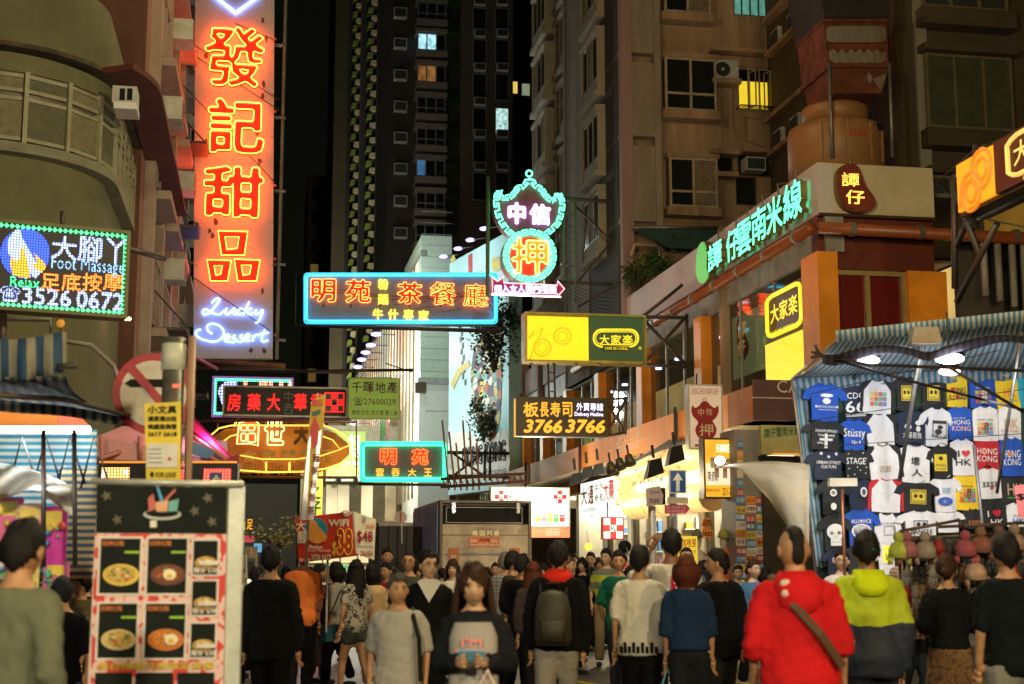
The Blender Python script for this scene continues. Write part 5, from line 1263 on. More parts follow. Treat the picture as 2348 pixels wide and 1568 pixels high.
for i,ch in enumerate('大家楽'): w_ = hw*.5; t.put(txt_fill(MB(),ch,cx-hw*.8+i*w_*1.08,cz-hz*.4,cx-hw*.8+i*w_*1.08+w_,cz+hz*.55,-.02,.02),'logo_character',ylog)
t.put(txt_fill(MB(),'CAFÉ DE CORAL',cx-hw*.75,cz-hz*1.12,cx+hw*.75,cz-hz*.78,-.08,.012),'logo_lettering',ylog)
t = T('window_sticker_panel','pale green window screen with a red bean shape and two characters','sign',PR(10.75),1708,800)
t.b('screen',emi('pale_green_screen',(.5,.6,.25),.3,.2),1664,715,1757,860,0,.03)
t.pg('bean',mat('bean_bright',(.6,.04,.01),.5),catmull([(1695,725),(1703,735),(1706,760),(1716,790),(1714,810),(1704,828),(1694,820),(1690,780),(1689,745)],4,True),-.01,-.001)
for ch,v in (('譚',738),('仔',780)): t.tx('character',emi('gold_letter_lit',(1,.6,.1),.7),ch,1692,v,1710,v+34,-.02,.015)
# ================================================================ cloth sheets with stripes that follow them
def cloth(name,fn,nu,nv,m,par=None,th=.006,**k):
    mb = MB().sheet(fn,nu,nv,th); me = mb.mesh(name,m,True); W = nv+1; N = (nu+1)*W
    uv = me.uv_layers.new(name='UVMap');
    for lp in me.loops: i = lp.vertex_index % N; uv.data[lp.index].uv = ((i//W)/nu,(i % W)/nv)
    return link(name,me,par,**k)
def uvstripes(name,c1,c2,n,axis=0,transl=.45,rough=.75):
    k = ('us',name)
    if k in MC: return MC[k]
    m = stripes('_'+name,c1,c2,1.0/n,axis,rough,transl); ntr = m.node_tree
    sx = [x for x in ntr.nodes if x.type == 'SEPXYZ'][0]; tcn = [x for x in ntr.nodes if x.type == 'TEX_COORD'][0]
    ntr.links.new(tcn.outputs['UV'],sx.inputs[0]); m.name = name; MC[k] = m; return m
def W3(u,v,d):           # world point seen at (u, v) at distance d in front of the camera
    r = ray(u,v); return CAM+r*(d/r.y)
def root(name,label,cat,loc,rz=0,group=None):
    e = bpy.data.objects.new(name,None); SC.collection.objects.link(e); e.location = loc; e.rotation_euler = (0,0,rz); e['label'] = label; e['category'] = cat
    if group: e['group'] = group
    return e

ORD = 'first second third fourth fifth sixth seventh eighth ninth tenth eleventh twelfth thirteenth fourteenth fifteenth'.split()
# ================================================================ mall with cartoon billboard
Pm = Pl(PD(58).hit(1166,1290),radians(-67));
t = T('cartoon_billboard','towering pale blue billboard with a dense cartoon print and HONG KONG lettering','billboard',Pm,1166,1290)
x0 = t.q(1030,700)[0]; zt_ = t.q(1160,533)[1]
blue = mat('pale_blue_print',(.42,.68,.72),.55,var=.06,bump=.02)
t.put(MB().box(x0,0,0,.6,3,zt_),'panel',blue)
def mq(u,v): return t.q(u,v)
P_ = catmull([(1125,705),(1140,700),(1150,760),(1150,900),(1142,985),(1120,1010),(1098,990),(1086,930),(1080,860),(1090,790),(1108,760),(1112,720)],3,True)
t.pg('cartoon_print',mural('cartoon_cells'),P_,-.03,-.01)
t.pg('cartoon_cloud',mat('cloud_print',(.75,.72,.62),.6),catmull([(1032,1010),(1060,990),(1090,1000),(1120,1010),(1160,985),(1164,1095),(1100,1098),(1032,1098)],3,True),-.012,-.002)
t.pg('cartoon_arm',mat('yellow_print',(.6,.48,.1),.6),[(1034,880),(1050,845),(1075,825),(1078,838),(1056,858),(1040,892)],-.03,-.01)
t.pg('cartoon_arm',mat('yellow_print',(.6,.48,.1)),[(1034,590+5),(1040,583),(1045,592),(1040,604)],-.03,-.01)
t.pg('cartoon_shape',mat('yellow_print',(.6,.48,.1)),catmull([(1127,596),(1140,590),(1150,600),(1148,618),(1132,622)],3,True),-.03,-.01)
for k in range(10): t.pg('checker_print',mat('dark_print',(.02,.02,.04),.6),[(1052+(k % 2)*4+k*1.0,745+k*14),(1056+(k % 2)*4+k,743+k*14),(1056+(k % 2)*4+k,756+k*14),(1052+(k % 2)*4+k,758+k*14)],-.02,-.003)
t.tx('lettering',mat('white_print',(.8,.8,.75),.6),'OFF',1086,575,1100,592,-.02,.02); t.tx('lettering',mat('white_print',(.8,.8,.75)),'THE',1086,596,1103,614,-.02,.02); t.tx('lettering',mat('white_print',(.8,.8,.75)),'WALL',1086,616,1110,634,-.02,.02)
t.pg('red_tab',mat('red_print',(.5,.04,.06),.6),[(1074,585),(1083,580),(1083,628),(1074,632)],-.02,-.003)
dk = mat('dark_print',(.02,.02,.04))
t.nt('lettering',dk,'HONG KONG',1062,1018,1160,1062,-.03,.03,.03); t.tx('lettering',dk,'houseofansasia',1070,1074,1162,1092,-.02,.008)
for u,v in ((1110,524),(1078,550),(1050,570),(1017,588)):
    h = t.o*0+Pm.hit(u+18,v+14); x,z_ = t.q(u+20,v+2)
    a = root('flood_lamp',{1110: 'topmost small violet white flood lamp on an arm above the billboard',1078: 'second flood lamp from the top along the billboard edge',1050: 'third flood lamp from the top along the billboard edge',1017: 'lowest flood lamp of the four along the billboard edge'}[u],'flood lamp',Pm.hit(u,v),Pm.yaw,'flood lamps above the billboard')
    MB().tube([(0,0,0),(.9,.4,-.05)],.03,5).build('arm',dsteel,a); MB().ball((0,0,0),.26,.2,.08).build('lamp_head',emi('violet_white_lamp',(.32,.24,1),4.5),a,smooth=True)
for xx,zz1 in ((-3,13),(-9,13),(-3,7),(-10,7)): lamp(t.e,(xx,-3.0,zz1),480,(.85,1,.95),.3)  # unseen point lamps added to light the billboard
# mall building
ms = 66; Pm2 = PS(ms); rm = 7.25
t = T('shopping_mall','brightly lit pale tiled mall with glass and metal street front in the centre distance','building',Pm2,0,0,base=SR(ms,rm,0))
fx = Face(t,PR(rm),base=SR(ms,rm,0))
tile = mat('pale_green_tile',(.5,.6,.48),.35,var=.12,scale=6,bump=.05)
xr = t.q(1034,800)[0]
_,z8 = t.q(990,866); _,z7 = t.q(990,690)
t.put(MB().box(0,xr,0,8,z8,17),'tile_wall',tile);
for i in range(15): t.put(MB().box(0,xr,-.012,-.001,z8+.3+i*.55,z8+.32+i*.55),'tile_joint',mat('tile_joint',(.3,.36,.3),.6))
t.put(MB().box(0,xr,.3,8,0,z8-.3),'lower_wall',mat('white_cladding',(.72,.75,.68),.4,var=.06)); t.put(MB().box(-.1,xr,-.1,.4,z8-.3,z8),'string_course',mat('grey_course',(.35,.36,.33),.5))
for i in range(4): t.put(MB().box(.3,xr,.285,.299,2+i*2.2,2.04+i*2.2),'panel_joint',mat('tile_joint',(.3,.36,.3)))
t.put(MB().box(.2,xr-.1,.27,.298,7.4,11.2),'orange_lit_bay',emi('orange_lit_bay',(1,.4,.12),.55,.3)) if 0 else None
for i in range(3): t.put(MB().box(-.25,.25,-.35,0,3+i*3.2,3.5+i*3.2),'bracket_lamp',mat('dark_bronze',(.06,.045,.02)))
lit_w = [emi('white_ad_panel_glow',(1,.88,.68),1.1,.3,.3),emi('cool_ad_panel_glow',(.8,.95,.8),.95,.3,.3),mat('champagne_cladding',(.5,.4,.26),.25,.5,var=.3,scale=1),emi('peach_ad_panel_glow',(1,.7,.5),1.0,.3,.4)]  # lighting of the mall front put into the ad panels' own glow
for i in range(11):
    xa = -(1+i*5.2); xb = xa-5.0
    fx.put(MB().box(xb,xa,0,1,9.6,16),'upper_panel',lit_w[(0,3,0,1)[i % 4]]); fx.put(MB().box(xb,xa,.1,1,4.6,9.4),'metal_panel',lit_w[2])
    for k in range(3): fx.put(MB().box(xb+k*1.7,xb+.08+k*1.7,-.1,.1,4.6,16),'fin',mat('bronze_fin',(.2,.15,.08),.4,.5))
    fx.put(MB().box(xb,xa,.3,1,.2,4.4),'shop_window',emi('shop_glow',(1,.8,.42),.9,.6,.4))
fx.put(MB().box(-60,0,0,.3,16,16.3),'coping',mat('grey_course',(.35,.36,.33)))
for i,(s_,zz1) in enumerate(((-3,12),(-14,12),(-28,12),(-3,7))): lamp(t.e,tuple(Vector((0,0,0))+Vector((-2.2,-s_*1.0,zz1))),1100,(1,.95,.78),.3)  # unseen point lamps added in place of the mall lighting
for i,(u,v) in enumerate(((872,748),(862,766),(850,791),(838,808),(829,824),(820,841),(803,985),(797,1001),(810,970),(815,955))):
    s0 = rm-1.1; p = PR(s0).hit(u,v)
    a = root('street_front_lamp',ORD[i]+' small violet lamp from the top along the mall roof edge','flood lamp',p,YAW-pi/2,'lamps along the mall roof edge')
    MB().ball((0,0,0),.36,.3,.11).build('lamp_head',emi('violet_white_lamp',(.32,.24,1),4.5),a,smooth=True); MB().tube([(0,0,0),(0,1.2,0)],.03,5).build('arm',dsteel,a)
ban = T('vertical_shop_banner','tall narrow green and pink banner standing against the mall front','banner',PS(60),880,1100)
ban.b('cloth',mat('green_banner',(.12,.3,.1),.7),872,965,884,1085,0,.1); ban.b('cloth',mat('pink_banner',(.6,.25,.2),.7),885,900,892,1085,0,.1); ban.tx('lettering',whitep,'信譽',874,1000,883,1060,-.01)
# lime store across the end of the street
t = T('lime_fronted_store','low store with a glowing lime and yellow front at the end of the street','building',PS(76),800,1290)
t.b('wall',mat('store_wall',(.3,.28,.2),.6),692,975,965,1300,.3,6)
t.b('lime_fascia',emi('lime_fascia',(.28,.42,.02),.8,.25,.4),745,988,838,1068,0,.28); t.tx('lettering',emi('white_letters',(1,1,.8),1.3),'實惠',800,995,826,1050,-.03,.01); t.tx('lettering',emi('white_letters',(1,1,.8)),'Pricerite',762,1052,826,1068,-.03,.01)
t.b('yellow_strip',emi('yellow_strip',(1,.85,.12),1.2,.4,.6),748,1070,845,1092,-.1,.28); t.b('ledge',mat('white_cladding',(.72,.75,.68)),745,1093,850,1105,-.8,.28)
for i in range(8): t.b('window_bay',(emi('cream_window_bay',(1,.84,.5),.5,.85,.35) if i in (0,1,3) else mat('champagne_cladding',(.5,.4,.26)) if i % 2 else mat('brown_glass_bay',(.1,.08,.04),.15)),748+i*27,1110,774+i*27,1195,.1,.29)
for u in (770,808): t.b('spot_lamp',black,u,1098,u+9,1107,-1.2,-.8)
t.b('lower_window',emi('shop_glow',(1,.8,.42)),700,1200,960,1290,.1,.29)
for i in range(7): t.b('mullion',mat('dark_bronze',(.06,.045,.02)),700+i*40,1198,703+i*40,1290,.02,.09)
ys = T('yellow_vertical_sign','yellow vertical sign with a green character beside the tilted banner','sign',PS(70),715,1195)
ys.b('board',emi('yellow_vertical_box',(1,.7,.04),.8,.2),698,1080,740,1190,0,.3);
for ch,v in (('之',1108),('仔',1146)): ys.tx('character',mat('bottle_green',(.02,.12,.05),.5),ch,702,v,736,v+36,-.02,.03)

# ================================================================ pharmacy and shops under the canopy
t = T('pharmacy_light_box','large white pharmacy light box with red characters and milk tins above the truck','sign',PS(38.6),1214,1235)
wb = emi('white_light_box',(.93,1,.9),1.25,.15,1.2)
t.b('panel',wb,1127,1119,1304,1208,0,.3); t.b('orange_strip',emi('orange_strip',(.9,.2,.08),.8),1214,1209,1306,1232,0,.3); t.fr('frame',mat('worn_silver_frame',(.5,.45,.4)),1125,1117,1306,1209,.04,-.02,.31)
rp = mat('red_print_lit',(.5,.01,.01),.5,bump=0)
for u in (1134,1268):
    for i in range(3):
        for j in range(3):
            if (i+j) % 2: t.b('checker_square',rp,u+i*10,1124+j*10,u+i*10+10,1134+j*10,-.02,-.002)
    t.tx('lettering',black,'℞',u+12,1136,u+18,1143,-.02,.01)
for ch,u in zip('大通',(1160,1180)): t.tx('character',rp,ch,u,1130,u+19,1150,-.02,.02)
for i,ch in enumerate('參茸中西大藥房'): t.tx('character',rp,ch,1202+i*9.4,1137,1209+i*9.4,1146,-.02,.008)
for i,c in enumerate(((.8,.55,.05),(.7,.2,.25),(.85,.4,.08),(.1,.5,.12),(.6,.06,.1))):
    t.b('tin_picture',mat('tin%d' % i,c,.4,bump=0),1226+i*14,1180-(4 if i in (1,2) else 0),1238+i*14,1196,-.02,-.002); t.b('tin_label',mat('tin_label',(.3,.4,.6),.4,bump=0),1228+i*14,1184,1236+i*14,1187,-.03,-.021)
t.tx('lettering',mat('grey_print',(.4,.45,.5),.5),'12 AR Nutrit',1232,1163,1285,1170,-.02,.01)
for i in range(3): t.tx('lettering',mat('white_print',(.8,.8,.75)),'嬰兒奶粉 特價專區',1252,1211+i*6.5,1283,1216+i*6.5,-.01)
# shop block below the canopy: walls, bays, goods
P9 = PR(9.9); t = T('ground_floor_shops','row of bright ground floor shops under the rust coloured canopy','building',P9,0,0,base=SR(26,9.9,0))
def rx_(s): return -(s-26)
wl_ = emi('shop_wall_glow',(1,.98,.78),1.1,.4,1.2); wl2 = emi('shop_warm_wall',(1,.75,.35),.6,.5,1.2)  # back wall glows by itself, shop light put into its emission
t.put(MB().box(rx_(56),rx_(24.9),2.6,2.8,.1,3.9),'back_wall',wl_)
t.put(MB().box(rx_(56),rx_(25),.0,2.59,3.72,3.8),'ceiling',mat('cream_soffit',(.6,.5,.34)))
for s_ in (25.2,28.6,31.2,34.2,37.6,40.5,44): t.put(MB().box(rx_(s_)-.2,rx_(s_)+.2,-.05,2.58,.12,3.7),'party_wall',mat('cream_tile_pier',(.55,.5,.38),.4,var=.15))
random.seed(11)
gc = [mat('goods%d' % i,c,.5,bump=0) for i,c in enumerate([(.7,.1,.08),(.1,.25,.6),(.75,.6,.1),(.15,.5,.2),(.75,.75,.7),(.7,.35,.1),(.4,.15,.4),(.1,.45,.5)])]
for s0,s1 in ((31.5,33.9),(34.5,37.3),(37.9,40.2)):
    for zsh in (.5,.95,1.4,1.85,2.3,2.75):
        t.put(MB().box(rx_(s1),rx_(s0),1.6,2.2,zsh-.04,zsh),'shelf',whitep)
        for k in range(9):
            x = rx_(s1)+(k+.15)*(s1-s0)/9; t.put(MB().box(x,x+.2,1.55,1.9,zsh+.002,zsh+random.uniform(.15,.34)),'packet',random.choice(gc))
for s_ in (28.6,31.2,34.2,37.6,40.5):
    for zsh in range(6):
        z = .35+zsh*.52; t.put(MB().box(rx_(s_)+.2,rx_(s_)+.45,.35,2.45,z-.03,z),'shelf',whitep)
        for k in range(8):
            if random.random() < .85: y = .4+k*.255; t.put(MB().box(rx_(s_)+.22,rx_(s_)+.38,y,y+random.uniform(.12,.23),z+.002,z+random.uniform(.14,.4)),'packet',random.choice(gc))
    t.put(MB().box(rx_(s_)+.2,rx_(s_)+.5,.0,.1,.12,3.6),'door_frame',mat('dark_bronze',(.06,.045,.02)))
for s_ in (26.6,27.8,30,32.7,35.9,39): t.put(MB().box(rx_(s_)-.6,rx_(s_)+.6,.9,1.0,3.62,3.68),'tube_light',emi('tube_light',(.9,1,.9),9))
for s_ in (27,30,33,36,39.5,43,47): lamp(t.e,(rx_(s_),.7,3.3),130,(1,.93,.72),.3)  # point lamps without fixtures stand in for the shop lighting
for s_ in (28,33,38): lamp(t.e,(rx_(s_),-2.6,3.4),240,(1,.86,.55),.3)  # unseen lamps added before the shops to light the crowd
# dispensary box along the street
t = T('dispensary_light_box','slanting white light box with long red characters and blue dispensary lettering','sign',PR(9.2),1370,1195)
a = t.q(1331,1150); b = t.q(1410,1150); zT = t.q(1370,1100)[1]; zB = t.q(1370,1192)[1]
t.put(MB().box(a[0],b[0],0,.3,zB,zT),'panel',wb); W_ = b[0]-a[0]; H_ = zT-zB
for i,ch in enumerate('大通'): t.put(txt_fill(MB(),ch,a[0]+W_*(.03+.22*i),zB+H_*.42,a[0]+W_*(.22+.2*i),zB+H_*.9,-.02,.03),'character',rp)
for i,ch in enumerate('中西參茸'): t.put(txt_fill(MB(),ch,a[0]+W_*(.45+.13*(i % 2)),zB+H_*(.7-.26*(i//2)),a[0]+W_*(.56+.13*(i % 2)),zB+H_*(.9-.26*(i//2)),-.02,.02),'character',black)
for i,ch in enumerate('大藥'): t.put(txt_fill(MB(),ch,a[0]+W_*(.7+.15*i),zB+H_*.42,a[0]+W_*(.84+.15*i),zB+H_*.95,-.02,.03),'character',rp)
t.put(txt_fill(MB(),'SEA POWER DISPENSARY',a[0]+W_*.08,zB+H_*.22,a[0]+W_*.96,zB+H_*.34,-.02,.02),'lettering',mat('blue_print',(.02,.1,.35),.5)); t.put(txt_fill(MB(),'歡迎批發 門市零售',a[0]+W_*.3,zB+H_*.08,a[0]+W_*.75,zB+H_*.16,-.02,.01),'lettering',black)
t = T('prescription_cross_sign','square light box with red and white checker cross hanging below the canopy','sign',PS(30),1405,1238)
t.b('casing',mat('red_casing',(.4,.02,.02),.4),1381,1185,1430,1237,.01,.18)
for i in range(3):
    for j in range(3): t.b('checker_square',emi('red_lit_square',(.9,.01,.02),.75) if (i+j) % 2 else emi('white_lit_square',(.95,1,.85),1.2),1384+i*14.4,1188+j*15.4,1398.2+i*14.4,1203.2+j*15.4,-.01,.009)
t.tx('lettering',black,'R',1400,1205,1409,1217,-.02,.015); t.tx('lettering',black,'x',1407,1212,1412,1220,-.02,.01)
t.tb('hanger',dsteel,[(1395,1185,.1),(1395,1150,.1)],.015)
# bullnose amber shopfront
Pbn = PR(8.95); t = T('bullnose_shopfront','glowing cream shopfront sign with a fat rounded frame and thin brush characters','sign',Pbn,1500,1195)
xa = t.q(1438,1150)[0]; xb = t.q(1634,1130)[0]; z1_ = 3.82-t.o.z; z0_ = t.q(1440,1165)[1]-.0; r_ = .3
PP = [(xb,0,z0_)]+[(xa+.8-.8*sin(radians(i*15)),0,z0_+.8-.8*cos(radians(i*15))) for i in range(0,7)]+[(xa+.8-.8*cos(radians(i*15)),0,z1_-.8+.8*sin(radians(i*15))) for i in range(0,7)]+[(xb,0,z1_)]
Q_ = [];
for p,q_ in zip(PP,PP[1:]):
    n_ = max(1,int((Vector(q_)-Vector(p)).length/.5)); Q_ += [tuple(Vector(p).lerp(Vector(q_),k/n_)) for k in range(n_)]
t.put(MB().tube(Q_+[PP[-1]],r_,12),'rounded_frame',emi('cream_bullnose',(1,.62,.2),.95,.35,1.0),smooth=True)
for p,q_ in zip(Q_[::2],Q_[1::2]):
    c = Vector(p); d = (Vector(q_)-c).normalized(); t.put(MB().tube([tuple(c-d*.01),tuple(c+d*.01)],r_+.006,12),'seam',mat('bullnose_seam',(.25,.12,.03),.5))
t.put(MB().box(xa+.35,xb,-.02,.1,z0_+.2,z1_-.2),'sign_panel',emi('blue_white_panel',(.8,.75,.5),.5,.5,2))
brn = mat('brown_brush',(.15,.03,.01),.5); wbn = xb-xa
for i,ch in enumerate('板長壽司'): t.put(txt_fill(MB(),ch,xa+.5+i*.75,z0_+.5,xa+1.0+i*.75,z0_+1.25,-.04,.008),'character',brn)
t.put(txt_fill(MB(),'ITACHO SUSHI',xa+.5,z0_+.3,xb-.4,z0_+.42,-.04,.006),'lettering',mat('white_print',(.8,.8,.75)))
t = T('pale_blue_shop_sign','pale blue sign with white lettering glowing beside the yellow property board','sign',PR(9.0),1590,1180)
xa = t.q(1567,1120)[0]; xb = t.q(1618,1120)[0]; zb_ = t.q(1590,1160)[1]
t.put(MB().box(xa,xb,0,.3,zb_,3.8-t.o.z),'panel',emi('aqua_panel',(.4,.8,.82),1.0,.3,1)); t.put(txt_fill(MB(),'COOL-300',xa+.1,zb_+.15,xb-.1,zb_+.5,-.02,.03),'lettering',emi('white_letters',(1,1,.8)))
# yellow property board and its posters
t = T('property_agent_board','yellow property agent board with posters and a telephone number below','sign',PS(24.2),1652,1150)
t.b('panel',emi('yellow_property_box',(1,.5,.02),.85,.25,1.5),1614,1008,1689,1140,0,.25); t.fr('frame',mat('dark_bronze',(.06,.045,.02)),1611,1004,1691,1143,.03,-.02,.26)
t.b('white_panel',emi('cream_property_box',(1,.85,.6),.8),1618,1062,1684,1112,-.01,-.001)
t.tx('lettering',emi('white_letters',(1,1,.8)),'天網旺舖',1640,1018,1682,1038,-.01,.025); t.tx('lettering',redp,'閣發名舖',1632,1052,1680,1074,-.02,.03); t.tx('lettering',black,'陳淑敏',1621,1080,1645,1104,-.02,.02)
t.tx('lettering',black,'2311-7368',1655,1118,1685,1136,-.02,.025); t.tx('lettering',rp,'富盛物業代理有限公司',1618,1120,1650,1128,-.02)
for i in range(6): u = 1627+i*9.5; v = 1048+(i*23 % 45); t.b('poster',mat('pink_poster',(.75,.5,.5),.6) if i % 2 else mat('cream_poster',(.7,.62,.4),.6),u,v,u+10,v+24,-.03,-.021); t.tx('poster_print',black,'旺角',u+1,v+3,u+9,v+9,-.035)
t = T('poster_covered_pier','shop pier covered with overlapping blue, orange and yellow property posters','pier',PS(23.9),1715,1290)
t.b('pier',mat('grey_pier',(.25,.22,.2),.7),1683,985,1757,1330,0,.8)
random.seed(4); pc = [(.08,.22,.5),(.75,.3,.03),(.75,.55,.08),(.7,.6,.5),(.1,.3,.55),(.5,.05,.05),(.75,.7,.65)]
tel = ['2309 2883','9366 9366','8308 0228','名成','新置業','富盛','旺舖','2366 2206','6308 0228','7/1999','專業','出租']
k = 0
for r__ in range(10):
    for c in range(3):
        u = 1686+c*23+random.uniform(-2,2); v = 1140+r__*19+random.uniform(-3,3)
        pcol = pc[(r__*2+c+(3 if c == 2 else 0)) % 7]; y = -.01-.006*(k % 3)
        p_ = t.b('poster',mat('poster%d' % pc.index(pcol),pcol,.6,bump=0),u,v,u+22,v+18,y-.003,y)
        t.tx('poster_print',mat('poster_ink_w',(.8,.8,.75),.6,bump=0) if pcol[0] < .2 or pcol == pc[5] else mat('poster_ink',(.25,.03,.05),.6,bump=0),tel[k % 12],u+2,v+4,u+20,v+14,y-.008,.02); k += 1
for i in range(6): t.b('poster',mat('poster%d' % (i % 7),pc[i % 7],.6,bump=0),1689+0*i,1010+i*22,1703,1030+i*22,-.012,-.004); t.tx('poster_print',whitep,tel[i],1690,1014+i*22,1702,1024+i*22,-.02,.01)
# tan fascia, tarpaulin
t = T('green_lettered_fascia','tan fascia with small dark green characters behind the striped stall edge','sign',PS(23.5),1790,1050)
t.b('panel',mat('tan_fascia',(.42,.38,.16),.6),1744,975,1850,1042,0,.1); t.b('recess_shade',black,1742,1045,1850,1060,0,.1)  # flush black strip stands for the shade under the fascia
for i,ch in enumerate('譚仔雲南米線'): t.tx('character',mat('bottle_green',(.02,.12,.05)),ch,1750+i*14,982-i*1.2,1763+i*14,1004-i*1.2,-.01,.02)
t.b('dark_shop_wall',mat('shop_dark',(.05,.035,.02),.8),1757,1062,1900,1330,.2,.3)
t.b('orange_strip',emi('orange_strip2',(1,.35,.03),.7),1768,1040,1835,1044,-.1,-.05)
e = root('cream_tarpaulin','stained cream tarpaulin drooping left of the T-shirt stall','tarpaulin',W3(1760,1150,17))
o_ = W3(1760,1150,17); tarpm = mat('stained_tarp',(.22,.19,.13),.7,var=.3,scale=2.5,bump=.3,dirt=(.3,.22,.1),damt=.5)
def tarp(a,b):
    u = 1668+a*187; top = 1066-8*sin(a*pi); bot = [1072,1082,1120,1150,1200,1246][min(5,int(a*5.99))]; fa = a*5.99-int(a*5.99) if a < 1 else 0
    lst = [1070,1076,1112,1144,1190,1236,1262]; i = min(5,int(a*6)); bot = lst[i]+(lst[i+1]-lst[i])*(a*6-i)
    return W3(u,top+(bot-top)*b,17-.9*b+.25*sin(a*9)*b)-o_
cloth('sheet',tarp,22,8,tarpm,e)
e = root('bright_work_lamp','small glaring lamp under the canopy at the tarpaulin tip','lamp',W3(1650,1056,17)); MB().ball((0,0,0),.06,.1,.05).build('bulb',emi('glare_lamp',(.75,.7,1),40),e,smooth=True); lamp(e,(0,-.3,0),9,(.85,.88,1),.1)
# spotlights under the canopy edge
for k,(u,v,tl) in enumerate(((1398,1074,0),(1418,1065,0),(1440,1056,0),(1498,1075,1),(1546,1045,1),(1318,1100,2),(1345,1085,2),(1370,1078,2))):
    e = root('spot_lamp',['first round spot lamp below the fascia, counted from the left','second round spot lamp below the fascia, counted from the left','third round spot lamp below the fascia, counted from the left','dark wedge lamp above the rounded shopfront and street name plate','large dark lamp shade above the blue arrow sign','leftmost dark box lamp tucked under the fascia by the white sign','middle dark box lamp of three under the fascia','rightmost dark box lamp of three beside the coiled cables'][k],'spot lamp',W3(u,v,27 if tl < 2 else 30),YAW,'lamps under the canopy edge')
    if tl == 0: MB().tube([(0,0,.1),(.03,-.08,-.08)],[.07,.11],12).build('housing',mat('lamp_bronze',(.12,.09,.05),.4,.5),e,smooth=True); MB().tube([(0,0,.12),(0,.1,.3)],.02,5).build('stem',dsteel,e)
    else: MB().hexa([tuple(c*(.6 if tl == 2 else .8) for c in q) for q in [(-.22,-.2,-.25),(.2,-.2,-.1),(.2,.15,-.1),(-.22,.15,-.25),(-.1,-.12,.2),(.16,-.12,.26),(.16,.1,.26),(-.1,.1,.2)]]).build('housing',black,e); MB().tube([(0,0,.22),(0,.1,.45)],.03,5).build('stem',dsteel,e)
t = T('canopy_cables','tangle of black cables sagging under the canopy edge','cable',PR(8.7),1400,1080)
for k in range(7): t.tb('cable',cable_m,catmull([(1300+k*8,1118-k*3,-.05),(1350,1100-k*4,-.1),(1400,1070+k*3,-.12),(1470+k*6,1050-k*2,-.08),(1540+k*9,1010,-.05)],6),.016)
# street furniture in front of the shops
st = mat('grey_sign_post',(.28,.27,.25),.5,.4)
Ps = PS(16.2); t = T('street_name_post','grey post with a small tilted street name plate and a dark lamp on top','street sign',Ps,1500,1560)
t.put(MB().tube([(0,0,0),(0,0,t.q(1500,1160)[1])],.045,10),'post',st,smooth=True)
t.pg('name_plate',mat('mauve_plate',(.4,.3,.3),.6),[(1478,1120),(1509,1115),(1517,1135),(1515,1156),(1479,1162)],-.06,-.04); t.tx('lettering',black,'Soy Street',1486,1124,1508,1134,-.065,.012); t.tx('lettering',black,'豉油街',1486,1142,1508,1154,-.065,.015)
t.b('dark_box',black,1512,1118,1528,1156,.05,.2)
t = T('one_way_sign','blue rectangular sign with a white up arrow on a grey post','road sign',PS(16),1550,1565)
t.put(MB().tube([(0,0,0),(0,0,t.q(1550,1130)[1])],.045,10),'post',st,smooth=True)
t.b('plate',mat('road_blue',(.01,.08,.35),.4,bump=0),1530,1079,1567,1131,-.08,-.06); t.fr('rim',whitep,1529,1078,1568,1132,.012,-.085,-.055); t.pg('arrow',whitep,[(1549,1084),(1561,1103),(1553,1101),(1553,1127),(1545,1127),(1545,1101),(1537,1103)],-.084,-.081)
t = T('pink_arrow_sign','small magenta arrow board under the blue arrow sign','sign',PS(15.95),1550,1178)
t.pg('plate',mat('magenta_plate',(.4,.03,.12),.5),[(1521,1158),(1570,1156),(1578,1166),(1570,1177),(1521,1178)],-.06,-.04); t.tx('lettering',mat('pink_letter',(.7,.4,.45),.5),'成人用品專門店',1524,1158,1568,1167,-.065,.012); t.tx('lettering',mat('pink_letter',(.7,.4,.45)),'SEX ARTICLES',1524,1169,1566,1175,-.065,.012)
t.b('torn_board',mat('torn_board',(.45,.4,.32),.8),1526,1140,1573,1155,-.08,-.05)
t = T('half_price_sign','two tilted orange cards reading 50% less hanging in the clothes shop','sign',PS(24),1628,1245)
oc = mat('orange_card',(.75,.22,.02),.6)
t.pg('card',oc,[(1618,1184),(1634,1195),(1624,1214),(1607,1203)],0,.01); t.pg('card',oc,[(1612,1207),(1636,1217),(1627,1237),(1607,1226)],-.02,-.01); t.tx('lettering',black,'50%',1610,1191,1630,1206,-.03,.015); t.tx('lettering',black,'less',1611,1214,1631,1229,-.03,.015)
t = T('curry_house_sign','yellow sign with red characters low behind the crowd','sign',PS(23),1572,1290)
t.b('panel',emi('yellow_curry_panel',(.9,.65,.04),.7),1549,1229,1598,1300,0,.1); t.tx('character',rp,'咖喱屋',1562,1234,1595,1254,-.01,.02); t.tx('lettering',rp,'CURRY',1556,1260,1595,1270,-.01,.02)
t = T('black_umbrella','round black umbrella or reflector seen face on above the crowd','umbrella',PS(22),1435,1270)
t.put(MB().loft([(0,0,0,.02,.02),(0,0,-.05,.1,.1),(0,0,-.1,.105,.105)],16),'disc',black).matrix_local = Matrix.Translation((0,0,t.q(1435,1253)[1])) @ Matrix.Rotation(pi/2,4,'X'); t.tb('handle',st,[(1435,1255,-.02),(1448,1290,-.02)],.008)
t = T('yellow_round_tag','round pale yellow hanging tag by the pharmacy doorway','tag',PS(30),1349,1262)
t.pg('tag',emi('yellow_tag',(.85,.8,.1),.6),circ(1349,1253,9,9,18),0,.02); t.tb('string',steel,[(1349,1244,0),(1344,1215,0)],.006)
